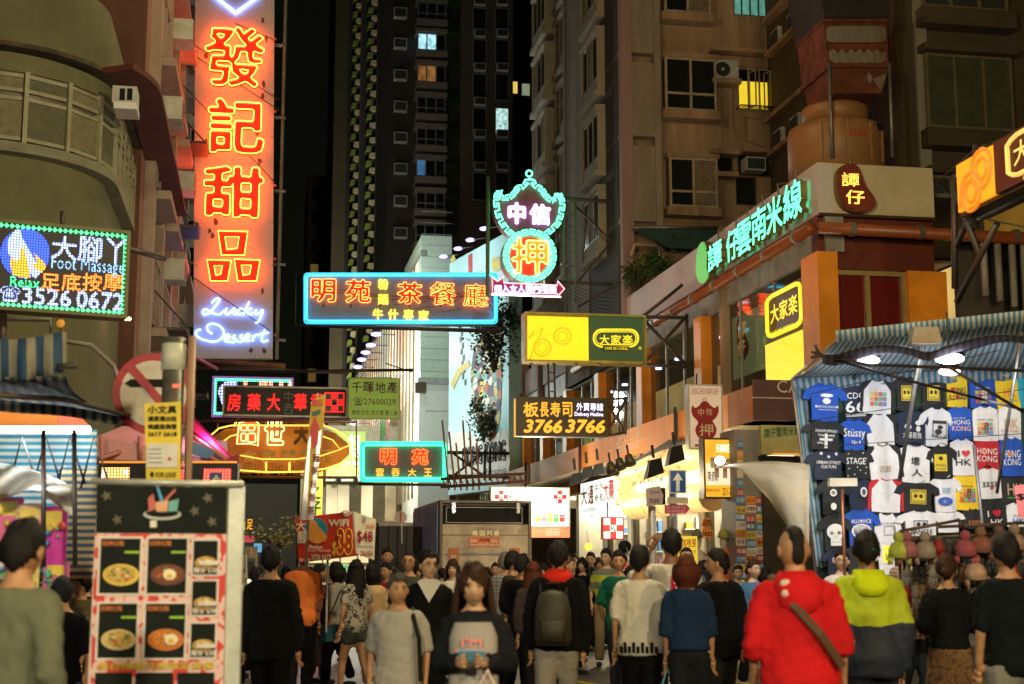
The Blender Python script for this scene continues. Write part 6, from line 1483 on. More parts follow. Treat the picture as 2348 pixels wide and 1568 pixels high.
# mannequins with hats and an orange jacket in the clothes shop
def mannequin(label,u,v,d,col,hat):
    p = W3(u,v,d); e = root('mannequin',label,'mannequin',(p.x,p.y,.12),YAW,'mannequins in the clothes shop'); hz = p.z-.12
    MB().loft([(0,0,hz-.32,.03,.03),(0,0,hz-.28,.04,.045),(0,0,hz-.2,.07,.085),(0,0,hz-.1,.075,.095),(0,0,hz-.02,.05,.06),(0,0,hz,.01,.01)],12).build('head',mat('mannequin_skin',(.55,.45,.35),.5),e,smooth=True)
    MB().loft([(0,0,hz-.95,.15,.11),(0,0,hz-.7,.14,.1),(0,0,hz-.45,.2,.11),(0,0,hz-.34,.14,.08),(0,0,hz-.28,.05,.05)],14).build('jacket',mat(*col),e,smooth=True)
    MB().loft([(0,0,0,.18,.18),(0,0,.02,.16,.16),(0,0,.03,.02,.02),(0,0,hz-.95,.02,.02)],10).build('stand',steel,e)
    MB().loft([(0,0,hz-.08,.1,.12),(0,0,hz,.095,.11),(0,0,hz+.06,.05,.06),(0,0,hz+.08,.01,.01)],12).loft([(0,-.08,hz-.09,.08,.1),(0,-.09,hz-.07,.08,.1)],12).build('hat',mat(*hat),e,smooth=True)
mannequin('mannequin in an orange hooded jacket and patterned cap',1658,1222,25.5,('jacket_orange',(.75,.12,.02),.7),('hat_camo',(.3,.3,.08),.8))
mannequin('mannequin with a green bucket hat left of the orange cards',1598,1222,25.5,('jacket_cream',(.6,.55,.45),.8),('hat_green',(.12,.15,.1),.8))
mannequin('mannequin with a pink top by the poster pier',1676,1235,26.2,('jacket_pink',(.7,.1,.25),.7),('hat_pink',(.6,.1,.2),.8))

# ================================================================ vehicles
t = T('box_truck','parked box truck seen from behind with worn metal tail lift and blue printed side','truck',PS(31),1112,1500,base=SR(31,0,0)+PS(31).x*(PS(31).loc(1008,1200)[0]))
def tx_(u): return PS(31).loc(u,1200)[0]-PS(31).loc(1008,1200)[0]
def tz(v): return PS(31).hit(1112,v).z
tw = tx_(1218); zT = tz(1147); zS = tz(1202)
wornm = mat('worn_tail_lift',(.46,.38,.28),.55,.3,var=.25,scale=2.5,bump=.15,dirt=(.14,.1,.07),damt=.6)
t.put(MB().box(.04,tw-.04,.02,.12,.9,zS),'tail_lift',wornm)
for z_ in (1.35,1.78,2.2): t.put(MB().box(.04,tw-.04,.012,.019,z_,z_+.015),'plank_joint',mat('joint_dark',(.08,.06,.05),.8))
t.put(MB().box(.05,tw-.05,.3,.4,zS,zT-.1),'opening_shade',black)  # black sheet stands for the shade inside the truck box
t.put(MB().ring(0,tw,.85,zT,.06,-.02,.3),'rear_frame',mat('truck_frame',(.12,.1,.08),.5,.4)); t.put(MB().ring(.16,tw-.16,zS+.03,zT-.14,.02,.2,.25),'rail',steel)
for x in (.3,tw-.3): t.put(MB().box(x-.04,x+.04,-.05,-.02,zT-.28,zT-.06),'latch',mat('chrome',(.6,.6,.58),.2,.9))
t.put(MB().box(0,tw,.31,5.4,.85,zT-.002),'box_body',mat('truck_white',(.5,.5,.5),.5))
t.put(MB().box(-.02,-.003,.35,5.35,1.0,zT-.08),'side_print',mat('blue_side_print',(.2,.42,.7),.4,var=.4,scale=1.5,bump=0,dirt=(.5,.45,.55),damt=.6))
t.put(MB().box(-.2,-.021,3.2,3.5,1.3,zT-.5),'side_rack',black); t.put(MB().tube([(-.12,4,1.2),(-.12,4,zT-.5)],.04,6).tube([(-.12,4.6,1.2),(-.12,4.6,zT-.6)],.04,6),'side_rail',steel)
t.put(MB().box(.1,tw-.1,5.7,7.2,.6,2.4),'cab',mat('truck_white',(.5,.5,.5))); t.put(MB().box(.2,tw-.2,.4,5.6,.6,.84),'chassis',black)
for x in (.05,tw-.33):
    for y in (1.2,6.2): t.put(MB().tube([(x,y,.45),(x+.28,y,.45)],.45,16),'wheel',mat('tyre',(.02,.02,.02),.8))
gl = mat('gold_worn_letter',(.85,.72,.42),.4)
def tr_(u0,v0,u1,v1): return (tx_(u0),tz(v1),tx_(u1),tz(v0))
a = tr_(1083,1216,1146,1228); [t.put(txt_fill(MB(),ch,a[0]+(a[2]-a[0])*i*.26,a[1],a[0]+(a[2]-a[0])*(i*.26+.2),a[3],.01,.03),'character',gl) for i,ch in enumerate('南国列島')]
a = tr_(1076,1231,1145,1254); st_ = t.put(MB().box(a[0],a[2],.005,.018,a[1],a[3]),'sticker',mat('orange_sticker',(.65,.14,.02),.5)); t.put(txt_fill(MB(),'www.dddtaillift.com.hk',a[0]+.02,a[1]+.02,a[2]-.02,a[1]+.09,.0,.012),'lettering',whitep); t.put(txt_fill(MB(),'飲冰室鐵板',a[0]+.22,a[3]-.1,a[2]-.22,a[3]-.03,.0,.01),'lettering',black)
for u in (1079,1126): a = tr_(u,1236,u+14,1244); t.put(txt_fill(MB(),'DH',a[0],a[1],a[2],a[3],.0,.02),'lettering',whitep)
for u in (1028,1168): a = tr_(u,1256,u+24,1290); t.put(MB().box(a[0],a[2],.005,.018,a[1],a[3]),'sticker',mat('faded_orange_sticker',(.45,.14,.06),.6)); t.put(txt_fill(MB(),'DH',a[0]+.06,a[1]+.1,a[2]-.06,a[1]+.17,.0,.02),'lettering',whitep)
a = tr_(1061,1264,1099,1275); t.put(txt_fill(MB(),'新榮車行',*a,.01,.01),'lettering',mat('faint_blue',(.25,.22,.3),.6)); a = tr_(1114,1265,1150,1274); t.put(txt_fill(MB(),'2488 6262',*a,.01,.015),'lettering',mat('faint_blue',(.25,.22,.3)))
t = T('dark_container','dark metal container with pale top edge left of the box truck','container',PS(42),907,1400,base=Vector((*PS(42).hit(868,1290).xy,0)))
w_ = PS(42).loc(950,1290)[0]-PS(42).loc(868,1290)[0]; zc__ = PS(42).hit(900,1198).z
t.put(MB().box(0,w_,0,4,0,zc__-.1),'body',mat('container_dark',(.035,.035,.04),.6)); t.put(MB().box(-.03,w_,-.05,4,zc__-.1,zc__),'top_edge',steel)
for i in range(3): t.put(MB().box(w_*(i+1)/4,w_*(i+1)/4+.03,-.01,-.001,.1,zc__-.12),'seam',black)
t.put(MB().tube([(w_*.62,-.06,zc__-.05),(w_*.63,-.06,zc__-.6)],.02,5),'hanging_strap',whitep)
t = T('round_white_road_sign','small round white road sign with a red bar above the dark container','road sign',PS(45),918,1290,base=Vector((*PS(45).hit(918,1290).xy,0)))
t.put(MB().tube([(0,0,0),(0,0,t.q(918,1186)[1])],.04,8),'post',st); t.pg('plate',mat('pinkish_white',(.6,.5,.45),.5),circ(918,1186,14,14,24),-.06,-.04); t.b('bar',redp,916,1174,920,1198,-.07,-.061)
def minibus(label,u0,u1,vt,s,grp):
    pl = PS(s); p0 = pl.loc(u0,1290)[0]; w = pl.loc(u1,1290)[0]-p0; zt = pl.hit((u0+u1)/2,vt).z
    e = root('minibus',label,'minibus',SR(s,p0,0),YAW,grp); cb = mat('minibus_cream',(.55,.5,.35),.4)
    MB().loft([(w/2,3,.4,w/2,3),(w/2,3,1.2,w/2,3)],4)
    MB().hexa([(0,0,.35),(w,0,.35),(w,6,.35),(0,6,.35),(.08,.15,zt),(w-.08,.15,zt),(w-.08,6,zt),(.08,6,zt)]).build('body',cb,e)
    MB().box(.15,w-.15,-.01,.03,zt*.45,zt*.8).build('windscreen',dglass,e).rotation_euler = (radians(-3),0,0)
    MB().box(.3,w-.3,.0,.1,zt*.85,zt*.97).build('destination_box',emi('red_dest',(.8,.3,.1),.5),e); MB().box(.2,w-.2,-.05,0,.4,.6).build('bumper',steel,e)
    for x in (.25,w-.25): MB().ball((x,-.02,.85),.1,.04,.1).build('headlight',emi('soft_headlight',(1,.9,.6),2),e,smooth=True)
    for x in (.0,w-.2):
        for y in (1,5): MB().tube([(x,y,.38),(x+.2,y,.38)],.38,12).build('wheel',mat('tyre',(.02,.02,.02)),e)
minibus('rear cream minibus beyond the man in a black suit',556,594,1253,56,'minibuses at the end of the street'); minibus('nearer cream minibus half hidden by the menu banner',530,568,1272,47,'minibuses at the end of the street')
leafy('lit_street_tree','small street tree with yellow lit leaves above the suited man','tree',W3(637,1262,62),(1.2,.8,1.0),260,mat('leaf_yellow_lit',(.3,.24,.04),.6),.22)  # yellow light on the leaves is put into their colour
for (nm,lb,u0,v0,u1,v1,s,m,txt,tm) in (('small_foot_sign','small dark sign with a yellow footprint at the street end',564,1187,582,1217,62,mat('sign_black',(.018,.014,.008)),'足',am),('small_red_sign','small red lit sign with white characters at the street end',540,1228,582,1243,64,emi('red_lit_sign',(.7,.05,.08),.8),'大地泰鉅',whitep),('small_blue_sign','small blue glowing sign beside the far minibus',582,1246,600,1266,64,emi('blue_lit_sign',(.1,.45,.8),.9),'銀行',whitep),('small_green_sign','tiny green lit sign beside the footprint sign',546,1195,562,1215,60,emi('green_lit_sign',(.4,.6,.02),.8),'千',black),('small_lime_sign','row of small coloured lit shop signs under the red placard',748,1292,800,1312,50,emi('lime_lit_sign',(.4,.9,.3),1,.6,4),'找換店',whitep)):
    t = T(nm,lb,'sign',PS(s),(u0+u1)/2,v1); t.b('panel',m,u0,v0,u1,v1,0,.15); t.tx('lettering',tm,txt,u0+2,v0+3,u1-2,v1-3,-.02,.02)
# ================================================================ T-shirt stall on the right
bw_ = uvstripes('blue_white_awning',(.5,.52,.48),(.08,.24,.38),42,0,.4)
def pt_sheet(name,m,c00,c10,c01,c11,n=(20,8),sag=0,par=None,rip=.0,o=Vector((0,0,0)),th=.006):
    """cloth stretched between four corners; sag hangs it down between them"""
    A,B,C_,D_ = [Vector(c)-o for c in (c00,c10,c01,c11)]
    def fn(a,b):
        p = A.lerp(B,a).lerp(C_.lerp(D_,a),b); p.z -= sag*sin(pi*b)*.6*(1+.3*sin(a*17))*1.0; p.z += rip*sin(a*61)*b; p.y += rip*cos(a*47)*b; return p
    return cloth(name,fn,n[0],n[1],m,par,th)
ds = 18.6
o_ = W3(2090,1290,ds); o_.z = 0
st_e = root('t_shirt_stall','market stall under a blue and white striped awning hung with T-shirts','market stall',o_)
pt_sheet('awning',bw_,W3(1815,868,ds),W3(2420,838,ds),W3(1918,782,15.8),W3(2440,722,15.8),(60,10),.12,st_e,0,o_)
pt_sheet('valance',bw_,W3(1915,758,15.75),W3(2440,702,15.75),W3(1918,786,15.78),W3(2440,730,15.78),(60,2),0,st_e,.012,o_)
pt_sheet('rear_valance',bw_,W3(1815,866,ds-.05),W3(2420,836,ds-.05),W3(1820,893,ds-.05),W3(2420,866,ds-.05),(60,2),0,st_e,.015,o_)
pt_sheet('side_curtain',uvstripes('blue_white_curtain',(.7,.72,.7),(.1,.4,.62),3,0,.4),W3(1815,872,ds),W3(1850,872,ds+.2),W3(1872,1300,ds),W3(1898,1300,ds+.2),(8,16),0,st_e,.01,o_)
ax = MB()
def bar(name,m,pts,r=.02,par=st_e,o=o_): return MB().tube([tuple(W3(*p)-o) for p in pts],r,6).build(name,m,par,smooth=True)
for pts in ([(1815,872,ds-.02),(2420,842,ds-.02)],[(1918,780,15.82),(2440,722,15.82)],[(1880,1400,ds),(1816,868,ds)],[(2045,860,ds-.1),(2118,745,15.9)],[(1960,868,ds-.1),(2010,765,15.9)],[(2225,850,ds-.1),(2262,735,15.9)],[(1815,870,ds-.1),(1918,782,15.8)]): bar('awning_pole',steel,pts,.022)
bar('leaning_pole',steel,[(2115,770,16.2),(2062,1100,17.9)],.026); bar('leaning_pole',mat('pale_pole',(.6,.6,.6),.4,.4),[(2118,745,16.15),(2106,862,16.9)],.026); bar('leaning_pole',steel,[(2342,760,16.2),(2285,1130,17.6)],.02); bar('leaning_pole',steel,[(2232,1020,17.2),(2268,1350,17.2)],.02)
bk = MB(); p0,p1,p2,p3 = [W3(*q)-o_ for q in ((1838,880,ds+.35),(2440,860,ds+.35),(2440,1330,ds+.35),(1876,1330,ds+.35))]
bk.add([p3,p2,p1,p0],[(0,1,2,3)]).build('back_mesh',mat('green_grid',(.04,.1,.08),.8),st_e)
for i in range(9): bar('cord',cable_m,[(1850,905+i*20,17.4),(2347,790+i*34,17.0)],.005) if i % 3 == 0 else None
# nearer tarpaulin with its own lamps
o2 = W3(2150,1290,13.6); o2.z = 0
ne = root('near_tarpaulin','darker striped tarpaulin stretched on thin poles in front of the T-shirt stall','tarpaulin',o2)
def nt_(a,b):
    u = 1885+a*560; h = 812-22*sin(min(1,max(0,(a-.05)/.4))*pi)*(a < .45)-46*sin(min(1,max(0,(a-.42)/.58))*pi*.9)*(a >= .42); return W3(u,h+22*b+6*sin(a*14)*b,13.4+.9*b)-o2
cloth('sheet',nt_,44,6,uvstripes('dull_stripe',(.2,.18,.14),(.07,.08,.14),34,0,.35),ne)
for pts in ([(1860,806,13.6),(1990,836,13.7),(2347,850,13.8)],[(1870,812,13.6),(2080,872,15),(2347,940,16.5)],[(2168,838,13.7),(2347,945,14)],[(1868,790,13.6),(1880,815,13.6)],[(1858,820,13.6),(1885,812,13.6)]): bar('pole',dsteel,pts,.016,ne,o2)
for (u,v,d,w_,lb) in ((1988,826,14.4,.11,'bare violet white lamp at the left of the stall awning'),(2176,822,14.2,.13,'brightest violet white lamp hanging over the T-shirt stall'),(2176,852,14.6,.1,'flatter warm lamp just below the brightest stall lamp')):
    e = root('stall_lamp',lb,'lamp',W3(u,v,d),0,'lamps over the T-shirt stall')
    MB().ball((0,0,0),w_*1.15,w_*.5,w_*.42).build('bulb',emi('stall_bulb',(.85,.78,1),30) if w_ > .105 else emi('stall_bulb_warm',(1,.7,.6),9),e,smooth=True); MB().loft([(0,0,.04,w_*1.3,w_*.6),(0,0,.13,w_*.4,w_*.3)],12).build('shade',black,e,smooth=True)
    MB().tube([(0,0,.1),(.02,.1,.5)],.008,5).build('cord',cable_m,e)
for (u,v,d,en) in ((1960,905,15.8,75),(2176,900,15.6,95),(2345,900,15.8,75),(1990,1130,15.8,22),(2250,1150,15.2,7)): lamp(st_e,W3(u,v,d)-o_,en*1.15,(.9,.93,1),.12,'added_stall_spot','SPOT',spot=2.3,blend=.5,rot=(radians(72),0,0))  # unseen spots added to light the shirts, apart from the bulbs above
e = root('flood_light','grey box flood light clipped under the striped awning','lamp',W3(2118,772,15.6)); MB().hexa([(-.17,-.1,-.08),(.17,-.1,-.08),(.17,.12,-.08),(-.17,.12,-.08),(-.12,-.08,.1),(.14,-.08,.1),(.14,.1,.1),(-.12,.1,.1)]).build('housing',steel,e); MB().box(-.16,.16,-.09,.11,-.095,-.082).build('lens',mat('lens',(.6,.6,.6),.2),e)
# the shirts
za = Zf(3096,1200,2.091); zb_ = Zf(3300,1700,2.627)
C = dict(k=(.018,.02,.022),n=(.018,.026,.055),b=(.015,.09,.48),w=(.78,.78,.8),y=(.8,.55,.02),r=(.55,.02,.03),t=(.02,.35,.5))
CN_ = dict(k='black',n='navy',b='blue',w='white',y='yellow',r='red',t='teal')
def shirt(kind,col,x0,z0,x1,z1,label,prints=(),sl=None,zf=za):
    (ua,va),(ub2,vb2) = zf(x0,z0),zf(x1,z1); uc = (ua+ub2)/2
    d = ds+.02-.045*random.random(); P_ = W3(uc,va,d); w = (ub2-ua)/FP*d*1.02; h = (vb2-va)/FP*d*1.02
    e = root('t_shirt',label,'t-shirt',P_,radians(random.uniform(-4,4)),'T-shirts hanging on the stall'); e.rotation_euler = (0,radians(random.uniform(-3,3)),e.rotation_euler[2])
    cm = mat('shirt_'+CN_[col],C[col],.85,var=.14,scale=3,bump=.8,bd=.03,bs=3)
    sc = cm if sl is None else mat('shirt_'+CN_[sl],C[sl],.85,var=.12,scale=5,bump=.35)
    tee = kind == 'tee'; bwid = .36 if tee else .47
    body = [(-bwid*.96,-1),(-bwid,-.3),(-bwid*(1.02 if tee else .95),-.1),(-.17,0),(-.1,-.035),(0,-.05),(.1,-.035),(.17,0),(bwid*(1.02 if tee else .95),-.1),(bwid,-.3),(bwid*.96,-1),(0,-1.02)]
    nz = len(body); mb = MB(); front = [(x*w,-.03-.02*cos(x*3)+random.uniform(-.006,.006),z*h) for x,z in body]; cen = (0,-.055,-.5*h)
    vs = front+[(x*w,.02,z*h) for x,z in body]+[cen]; o3 = 2*nz
    fs = [(i,(i+1) % nz,o3) for i in range(nz)]+[tuple(range(2*nz-1,nz-1,-1))]+[(i,nz+i,nz+(i+1) % nz,(i+1) % nz) for i in range(nz)]
    if kind == 'raglan': pass
    mb.add(vs,[f[::-1] for f in fs]).build('body',cm,e)
    if kind == 'tee' or sl:
        for sg_ in (-1,1):
            P3 = [(sg_*.15,-.002),(sg_*bwid*1.0,-.09),(sg_*(.53 if not sl or tee else .55),-.2),(sg_*(.62 if tee and not sl else .6),(-.42 if tee and not sl else -.95)),(sg_*(.44 if tee and not sl else .5),(-.46 if tee and not sl else -.97)),(sg_*bwid*.96,-.33)]
            MB().prism([(x*w,z*h) for x,z in P3],-.045,.015).build('sleeve',sc,e)
    MB().tube([(x*w,-.055,z*h) for x,z in ((-.17,0),(-.11,-.045),(0,-.07),(.11,-.045),(.17,0))],.007,5).build('collar',sc if sl else mat('collar_dark' if col in 'wy' and kind != 'tank' and 0 else 'shirt_'+CN_[col],C[col]),e)
    MB().tube([(-.16*w,-.02,.005),(0,-.02,.03),(.16*w,-.02,.005)],.012,5).tube([(0,-.02,.03),(0,-.02,.07),(.02,-.02,.09),(.025,-.02,.07)],.005,5).build('hanger',black,e)
    y = -.068
    for p in prints:
        kk,cl = p[0],p[1]; pm_ = mat('print_%s' % str(cl),cl,.6,bump=0,var=.08); a,b,c,dd = p[-4:]
        X0,X1,Z0,Z1 = a*w,c*w,-dd*h,-b*h; m_ = MB()
        if kk == 't': txt_fill(m_,p[2],X0,Z0,X1,Z1,y-.006,.02); nm = 'lettering'
        elif kk == 'r': m_.prism([(X0,Z0),(X1,Z0),(X1,Z1),(X0,Z1)],y-.003,y); nm = 'print'
        elif kk == 'f': m_.ring(X0,X1,Z0,Z1,.008,y-.008,y-.004); nm = 'print'
        elif kk == 'o': m_.prism([((X0+X1)/2+(X1-X0)/2*cos(q*pi/9),(Z0+Z1)/2+(Z1-Z0)/2*sin(q*pi/9)) for q in range(18)],y-.006,y-.002); nm = 'print'
        elif kk == 'g':    # little grid of picture tiles
            for i in range(4):
                for j in range(3):
                    q = MB().prism([(X0+(X1-X0)*(i+a_)/4,Z0+(Z1-Z0)*(j+b_)/3) for a_,b_ in ((.08,.08),(.9,.08),(.9,.9),(.08,.9))],y-.004,y)
                    q.build('tile_print',gc[(i*3+j*5) % 8],e)
            continue
        elif kk == 's':    # stars
            for cx in range(3):
                xx = X0+(X1-X0)*(cx+.5)/3; zz1 = Z0+(Z1-Z0)*(.3 if cx == 1 else .75); r = (X1-X0)*.09
                m_.prism([(xx+(r if q % 2 == 0 else r*.4)*sin(q*pi/5),zz1+(r if q % 2 == 0 else r*.4)*cos(q*pi/5)) for q in range(10)],y-.003,y)
            nm = 'print'
        m_.build(nm,pm_,e)
    return e
Wt = (.8,.8,.78); Bk = (.02,.02,.02); Yl = (.8,.6,.02); Rd = (.6,.02,.03); Og = (.75,.2,.02); Bl = (.02,.1,.5)
random.seed(21)
hands = lambda t1,t2: [('r',Yl,-.2,.28,.2,.72),('f',Bk,-.18,.3,.18,.7),('t',Bk,t1,-.15,.32,.15,.39),('o',Bk,-.12,.42,-.02,.54),('o',Bk,.02,.42,.12,.54),('t',Bk,t2,-.15,.6,.15,.67)]
S_ = [
('tank','t',1990,630,2110,900,'teal shirt half cut off at the right end of the top row',()),
('tank','y',1830,620,2035,905,'yellow sleeveless shirt with orange city letters, right end of the top row',(('t',Og,'HK',-.2,.42,.25,.7),('t',(.1,.4,.1),'HONG KONG',-.3,.76,.3,.83))),
('tank','b',1612,638,1850,905,'blue sleeveless shirt with small HONG KONG heading and tiny icons, top row',(('t',Wt,'HONG KONG',-.28,.35,.22,.41),('t',Wt,'香港',-.08,.45,.1,.85),('g',Wt,-.32,.45,.26,.88))),
('tank','y',1432,640,1612,895,'yellow sleeveless shirt with stacked HONG KONG in black and red, top row',(('t',Bk,'ONG',-.25,.38,.35,.56),('t',Bk,'KONG',-.42,.62,.35,.78),('o',Rd,-.35,.38,-.15,.54),('o',Rd,-.12,.62,.05,.76))),
('tee','k',1196,640,1445,925,'black T-shirt with a yellow outlined figures sign, top row beside the yellow shirt',hands('小心','不打架的小人')),
('tee','k',985,640,1200,925,'black T-shirt with solid yellow warning sign, top row right of the raglan',hands('欺太座把','小心老虎')),
('raglan','w',735,665,980,950,'white raglan with black sleeves and a grid of coloured squares',(('t',Og,'字母リーズ',-.28,.3,.3,.34),('g',Wt,-.27,.37,.3,.8)),'k'),
('tee','n',535,685,765,1000,'navy T-shirt reading CDC and 66 in white blocks',(('t',Wt,'CDC',-.25,.3,.35,.46),('t',Wt,'66',-.33,.52,.38,.82),('r',Wt,-.33,.86,.38,.88),('r',Wt,-.33,.9,.38,.92))),
('tee','b',265,700,575,1010,'bright blue T-shirt with a white mushroom hat emblem, top left of the stall',(('o',Wt,-.14,.28,.2,.38),('o',Wt,-.08,.4,.14,.56),('t',Wt,'●DECIDE JEANS●',-.28,.6,.34,.68),('r',Wt,-.2,.71,.3,.72))),
('tank','w',1860,890,2060,1170,'white sleeveless shirt with faint orange letters, second row right end',(('t',(.6,.4,.2),'HK',-.25,.38,.3,.66),('t',Og,'HONG KONG',-.4,.7,.3,.77))),
('tank','w',1645,893,1865,1175,'white sleeveless shirt with small HONG KONG heading and scattered icons',(('t',Bk,'HONG KONG',-.3,.37,.25,.42),('t',Bk,'香港',-.08,.46,.08,.8),('g',Wt,-.33,.46,.25,.84))),
('tank','b',1440,893,1645,1165,'blue sleeveless shirt with big white HONG KONG, second row',(('t',Wt,'I AM LOST IN',-.3,.34,.2,.39),('t',Wt,'HONG',-.35,.42,.36,.56),('t',(.8,.5,.5),'KONG',-.35,.6,.38,.75))),
('tee','w',1225,905,1480,1220,'white T-shirt with black framed figures and a two character banner',(('f',Bk,-.15,.34,.3,.78),('r',Bk,-.15,.34,.3,.42),('o',Bk,.0,.46,.18,.56),('o',Bk,-.08,.56,.15,.7),('t',Bk,'打敗一次',-.2,.7,.3,.78))),
('tee','n',990,930,1300,1215,'navy T-shirt with white scooter cartoon and four bold characters',(('o',Wt,-.2,.38,-.02,.56),('o',Wt,.08,.28,.25,.42),('o',Wt,.1,.44,.22,.6),('t',Wt,'大哥是我',-.24,.62,.25,.8))),
('raglan','w',750,945,990,1215,'plain white raglan with black sleeves, second row',(),'k'),
('tee','b',545,1000,780,1255,'blue T-shirt with a sweeping white script word',(('t',Wt,'Stüssy',-.38,.3,.36,.66),('t',Wt,'No.4',-.1,.68,.2,.82))),
('tee','k',265,1010,580,1250,'black T-shirt with an ornate white cross lettering',(('t',Wt,'SMASHPUMPKINS',-.28,.32,.28,.42),('r',Wt,-.03,.46,.05,.95),('r',Wt,-.16,.62,.18,.7),('t',Wt,'THEY ARE',-.22,.48,.24,.56),('t',Wt,'LIVING',-.22,.74,-.06,.82))),
('tank','b',1870,1150,2070,1465,'blue sleeveless shirt with patterned HONG KONG, third row right end',(('t',Wt,'HONG',-.42,.34,.3,.54),('t',Wt,'KONG',-.42,.56,.3,.74),('o',Og,-.2,.36,-.04,.5))),
('tank','r',1665,1160,1880,1415,'red sleeveless shirt with white HONG KONG block letters',(('t',Wt,'HONG',-.4,.32,.36,.52),('t',Wt,'KONG',-.4,.56,.36,.76),('o',Og,-.2,.34,-.04,.5))),
('tank','w',1460,1165,1665,1460,'white sleeveless shirt with a large I love HK heart',(('t',Bk,'I',-.2,.32,-.13,.5),('t',Rd,'♥',-.05,.32,.28,.5),('t',Bk,'HK',-.3,.56,.3,.74))),
('tee','k',1285,1215,1510,1490,'black T-shirt with a yellow ANGEL IN CAR sign',(('r',Yl,-.34,.28,.12,.78),('o',Bk,-.18,.34,-.02,.46),('t',Bk,'ANGEL',-.32,.56,.1,.65),('t',Bk,'IN CAR',-.28,.68,.08,.75))),
('tee','w',1015,1215,1335,1520,'white T-shirt with two large vertical black characters',(('t',Bk,'壞',-.14,.32,.08,.56),('t',Bk,'人',-.12,.64,.14,.84))),
('raglan','w',775,1205,1030,1495,'white raglan with black sleeves and two faint outlined characters',(('t',(.5,.35,.25),'沉默',-.18,.62,.2,.8),),'k'),
('tee','k',560,1250,800,1490,'black speckled T-shirt with a slanted white STAGE',(('t',Wt,'STAGE',-.35,.3,.3,.52),)+tuple(('r',Wt,x,z,x+.04,z+.03) for x,z in ((-.3,.15),(.2,.12),(.3,.3),(-.28,.65),(.1,.7),(.28,.8),(-.1,.85),(.0,.6),(-.32,.9),(.3,.6)))),
('tee','n',290,1255,600,1500,'navy T-shirt reading URBAN STREET CULTURE under small stars',(('s',Wt,-.3,.08,.3,.3),('t',Wt,'URBAN STREET',-.32,.38,.32,.48),('t',Wt,'CULTURE',-.2,.52,.2,.62)))]
for r_ in S_: shirt(*r_[:6],r_[6],r_[7],r_[8] if len(r_) > 8 else None)
S2 = [
('tee','k',1800,515,2110,830,'black T-shirt with sandy HK letters behind the pink paper tag',(('t',(.4,.3,.15),'HK',-.2,.32,.3,.7),('t',(.1,.5,.1),'HONG',-.2,.75,.1,.82))),
('tank','w',1570,455,1830,765,'white sleeveless shirt with a grey skyline and a small heart',(('t',(.15,.15,.15),'♜♜♜♜',-.3,.45,.3,.62),('t',Rd,'♥',.0,.62,.12,.72))),
('tank','y',1325,505,1625,880,'yellow sleeveless shirt with HONG KONG heading in the fourth row',(('t',Bk,'HONG KONG',-.25,.34,.15,.39),('t',Bk,'香港',-.05,.42,.1,.72),('g',Wt,-.3,.42,.25,.8))),
('tee','w',1100,530,1395,900,'white T-shirt with a blue rice bowl',(('t',(.3,.5,.7),'飯碗',-.12,.34,.16,.5),('o',Bl,-.28,.6,.22,.84),('r',C['w'],-.28,.56,.22,.67),('t',C['w'],'飯',-.1,.69,.04,.78))),
('tee','k',765,585,1165,920,'black T-shirt with a yellow shaking hands sign in the fourth row',hands('信你一成','翌日失明')),
('raglan','w',470,560,790,905,'white raglan with red sleeves',(),'r'),
('tee','n',190,565,515,905,'dark navy T-shirt with a small white crest',(('o',Wt,-.02,.26,.2,.56),('o',C['n'],.03,.32,.15,.5),('t',Wt,'A',.06,.36,.12,.46))),
('tee','k',-70,565,225,930,'black T-shirt with two small crests behind the wooden stand',(('o',Wt,-.12,.3,.12,.5),('o',Bk,-.08,.34,.08,.46),('o',Wt,-.1,.68,.1,.88))),
('tank','w',1890,820,2110,1060,'white sleeveless shirt reading I AM LOST IN beside the gloves',(('t',Bk,'I AM LOST IN',-.25,.5,.25,.58),('t',Bl,'HK',-.25,.65,.25,.9))),
('tank','k',1625,765,1885,1060,'black sleeveless shirt with a red heart and HK',(('t',Rd,'♥',-.1,.42,.22,.68),('t',Wt,'HK',-.2,.74,.3,.95),('t',Wt,'I',-.3,.45,-.25,.66))),
('tank','k',1430,880,1640,1080,'black shirt with orange letters just above the glove rack',(('t',Og,'LOST',-.2,.6,.4,.78),)),
('tee','w',1130,895,1420,1120,'plain white T-shirt seen from behind above the rack rail',()),
('tee','w',770,905,1210,1180,'white T-shirt with an outlined pair of faces low on the stall',(('f',Bk,-.18,.35,.15,.98),('o',Bk,-.12,.42,-.02,.56),('o',Bk,.02,.42,.12,.56),('t',Bk,'BANGLE',-.25,.66,.25,.86))),
('raglan','w',490,920,790,1300,'white raglan with black shoulders and thin line sketch',(('f',(.4,.4,.4),-.15,.35,.2,.6),('t',(.3,.3,.3),'BECAUSE',-.28,.26,.22,.32),('r',Bk,.2,.36,.23,.9)),'k'),
('tee','b',190,885,530,1260,'blue T-shirt reading ALLIANCE over a white ring emblem',(('t',Wt,'ALLI★NCE',-.3,.26,.3,.38),('o',Wt,-.3,.4,.3,.8),('o',C['b'],-.26,.43,.26,.77),('f',Wt,-.12,.5,.12,.7))),
('tee','k',-60,940,240,1310,'black T-shirt with a large white dotted skull',(('o',Wt,-.3,.26,.3,.7),('o',Bk,-.2,.46,-.05,.56),('o',Bk,.05,.46,.2,.56),('t',Bk,'▲',-.04,.56,.04,.63),('r',Wt,-.18,.66,.18,.86),('r',Bk,-.14,.76,.14,.77))),
('tee','n',-20,1310,230,1560,'navy T-shirt with white script at the bottom of the stall',(('t',Wt,'Classic',-.2,.3,.4,.55),)),
('tee','k',200,1270,480,1560,'plain black T-shirt behind the man in a black cap',()),
('tee','w',520,1300,740,1560,'white T-shirt with a red spotted heart behind the price tag',(('t',Rd,'♥',-.1,.3,.25,.6),))]
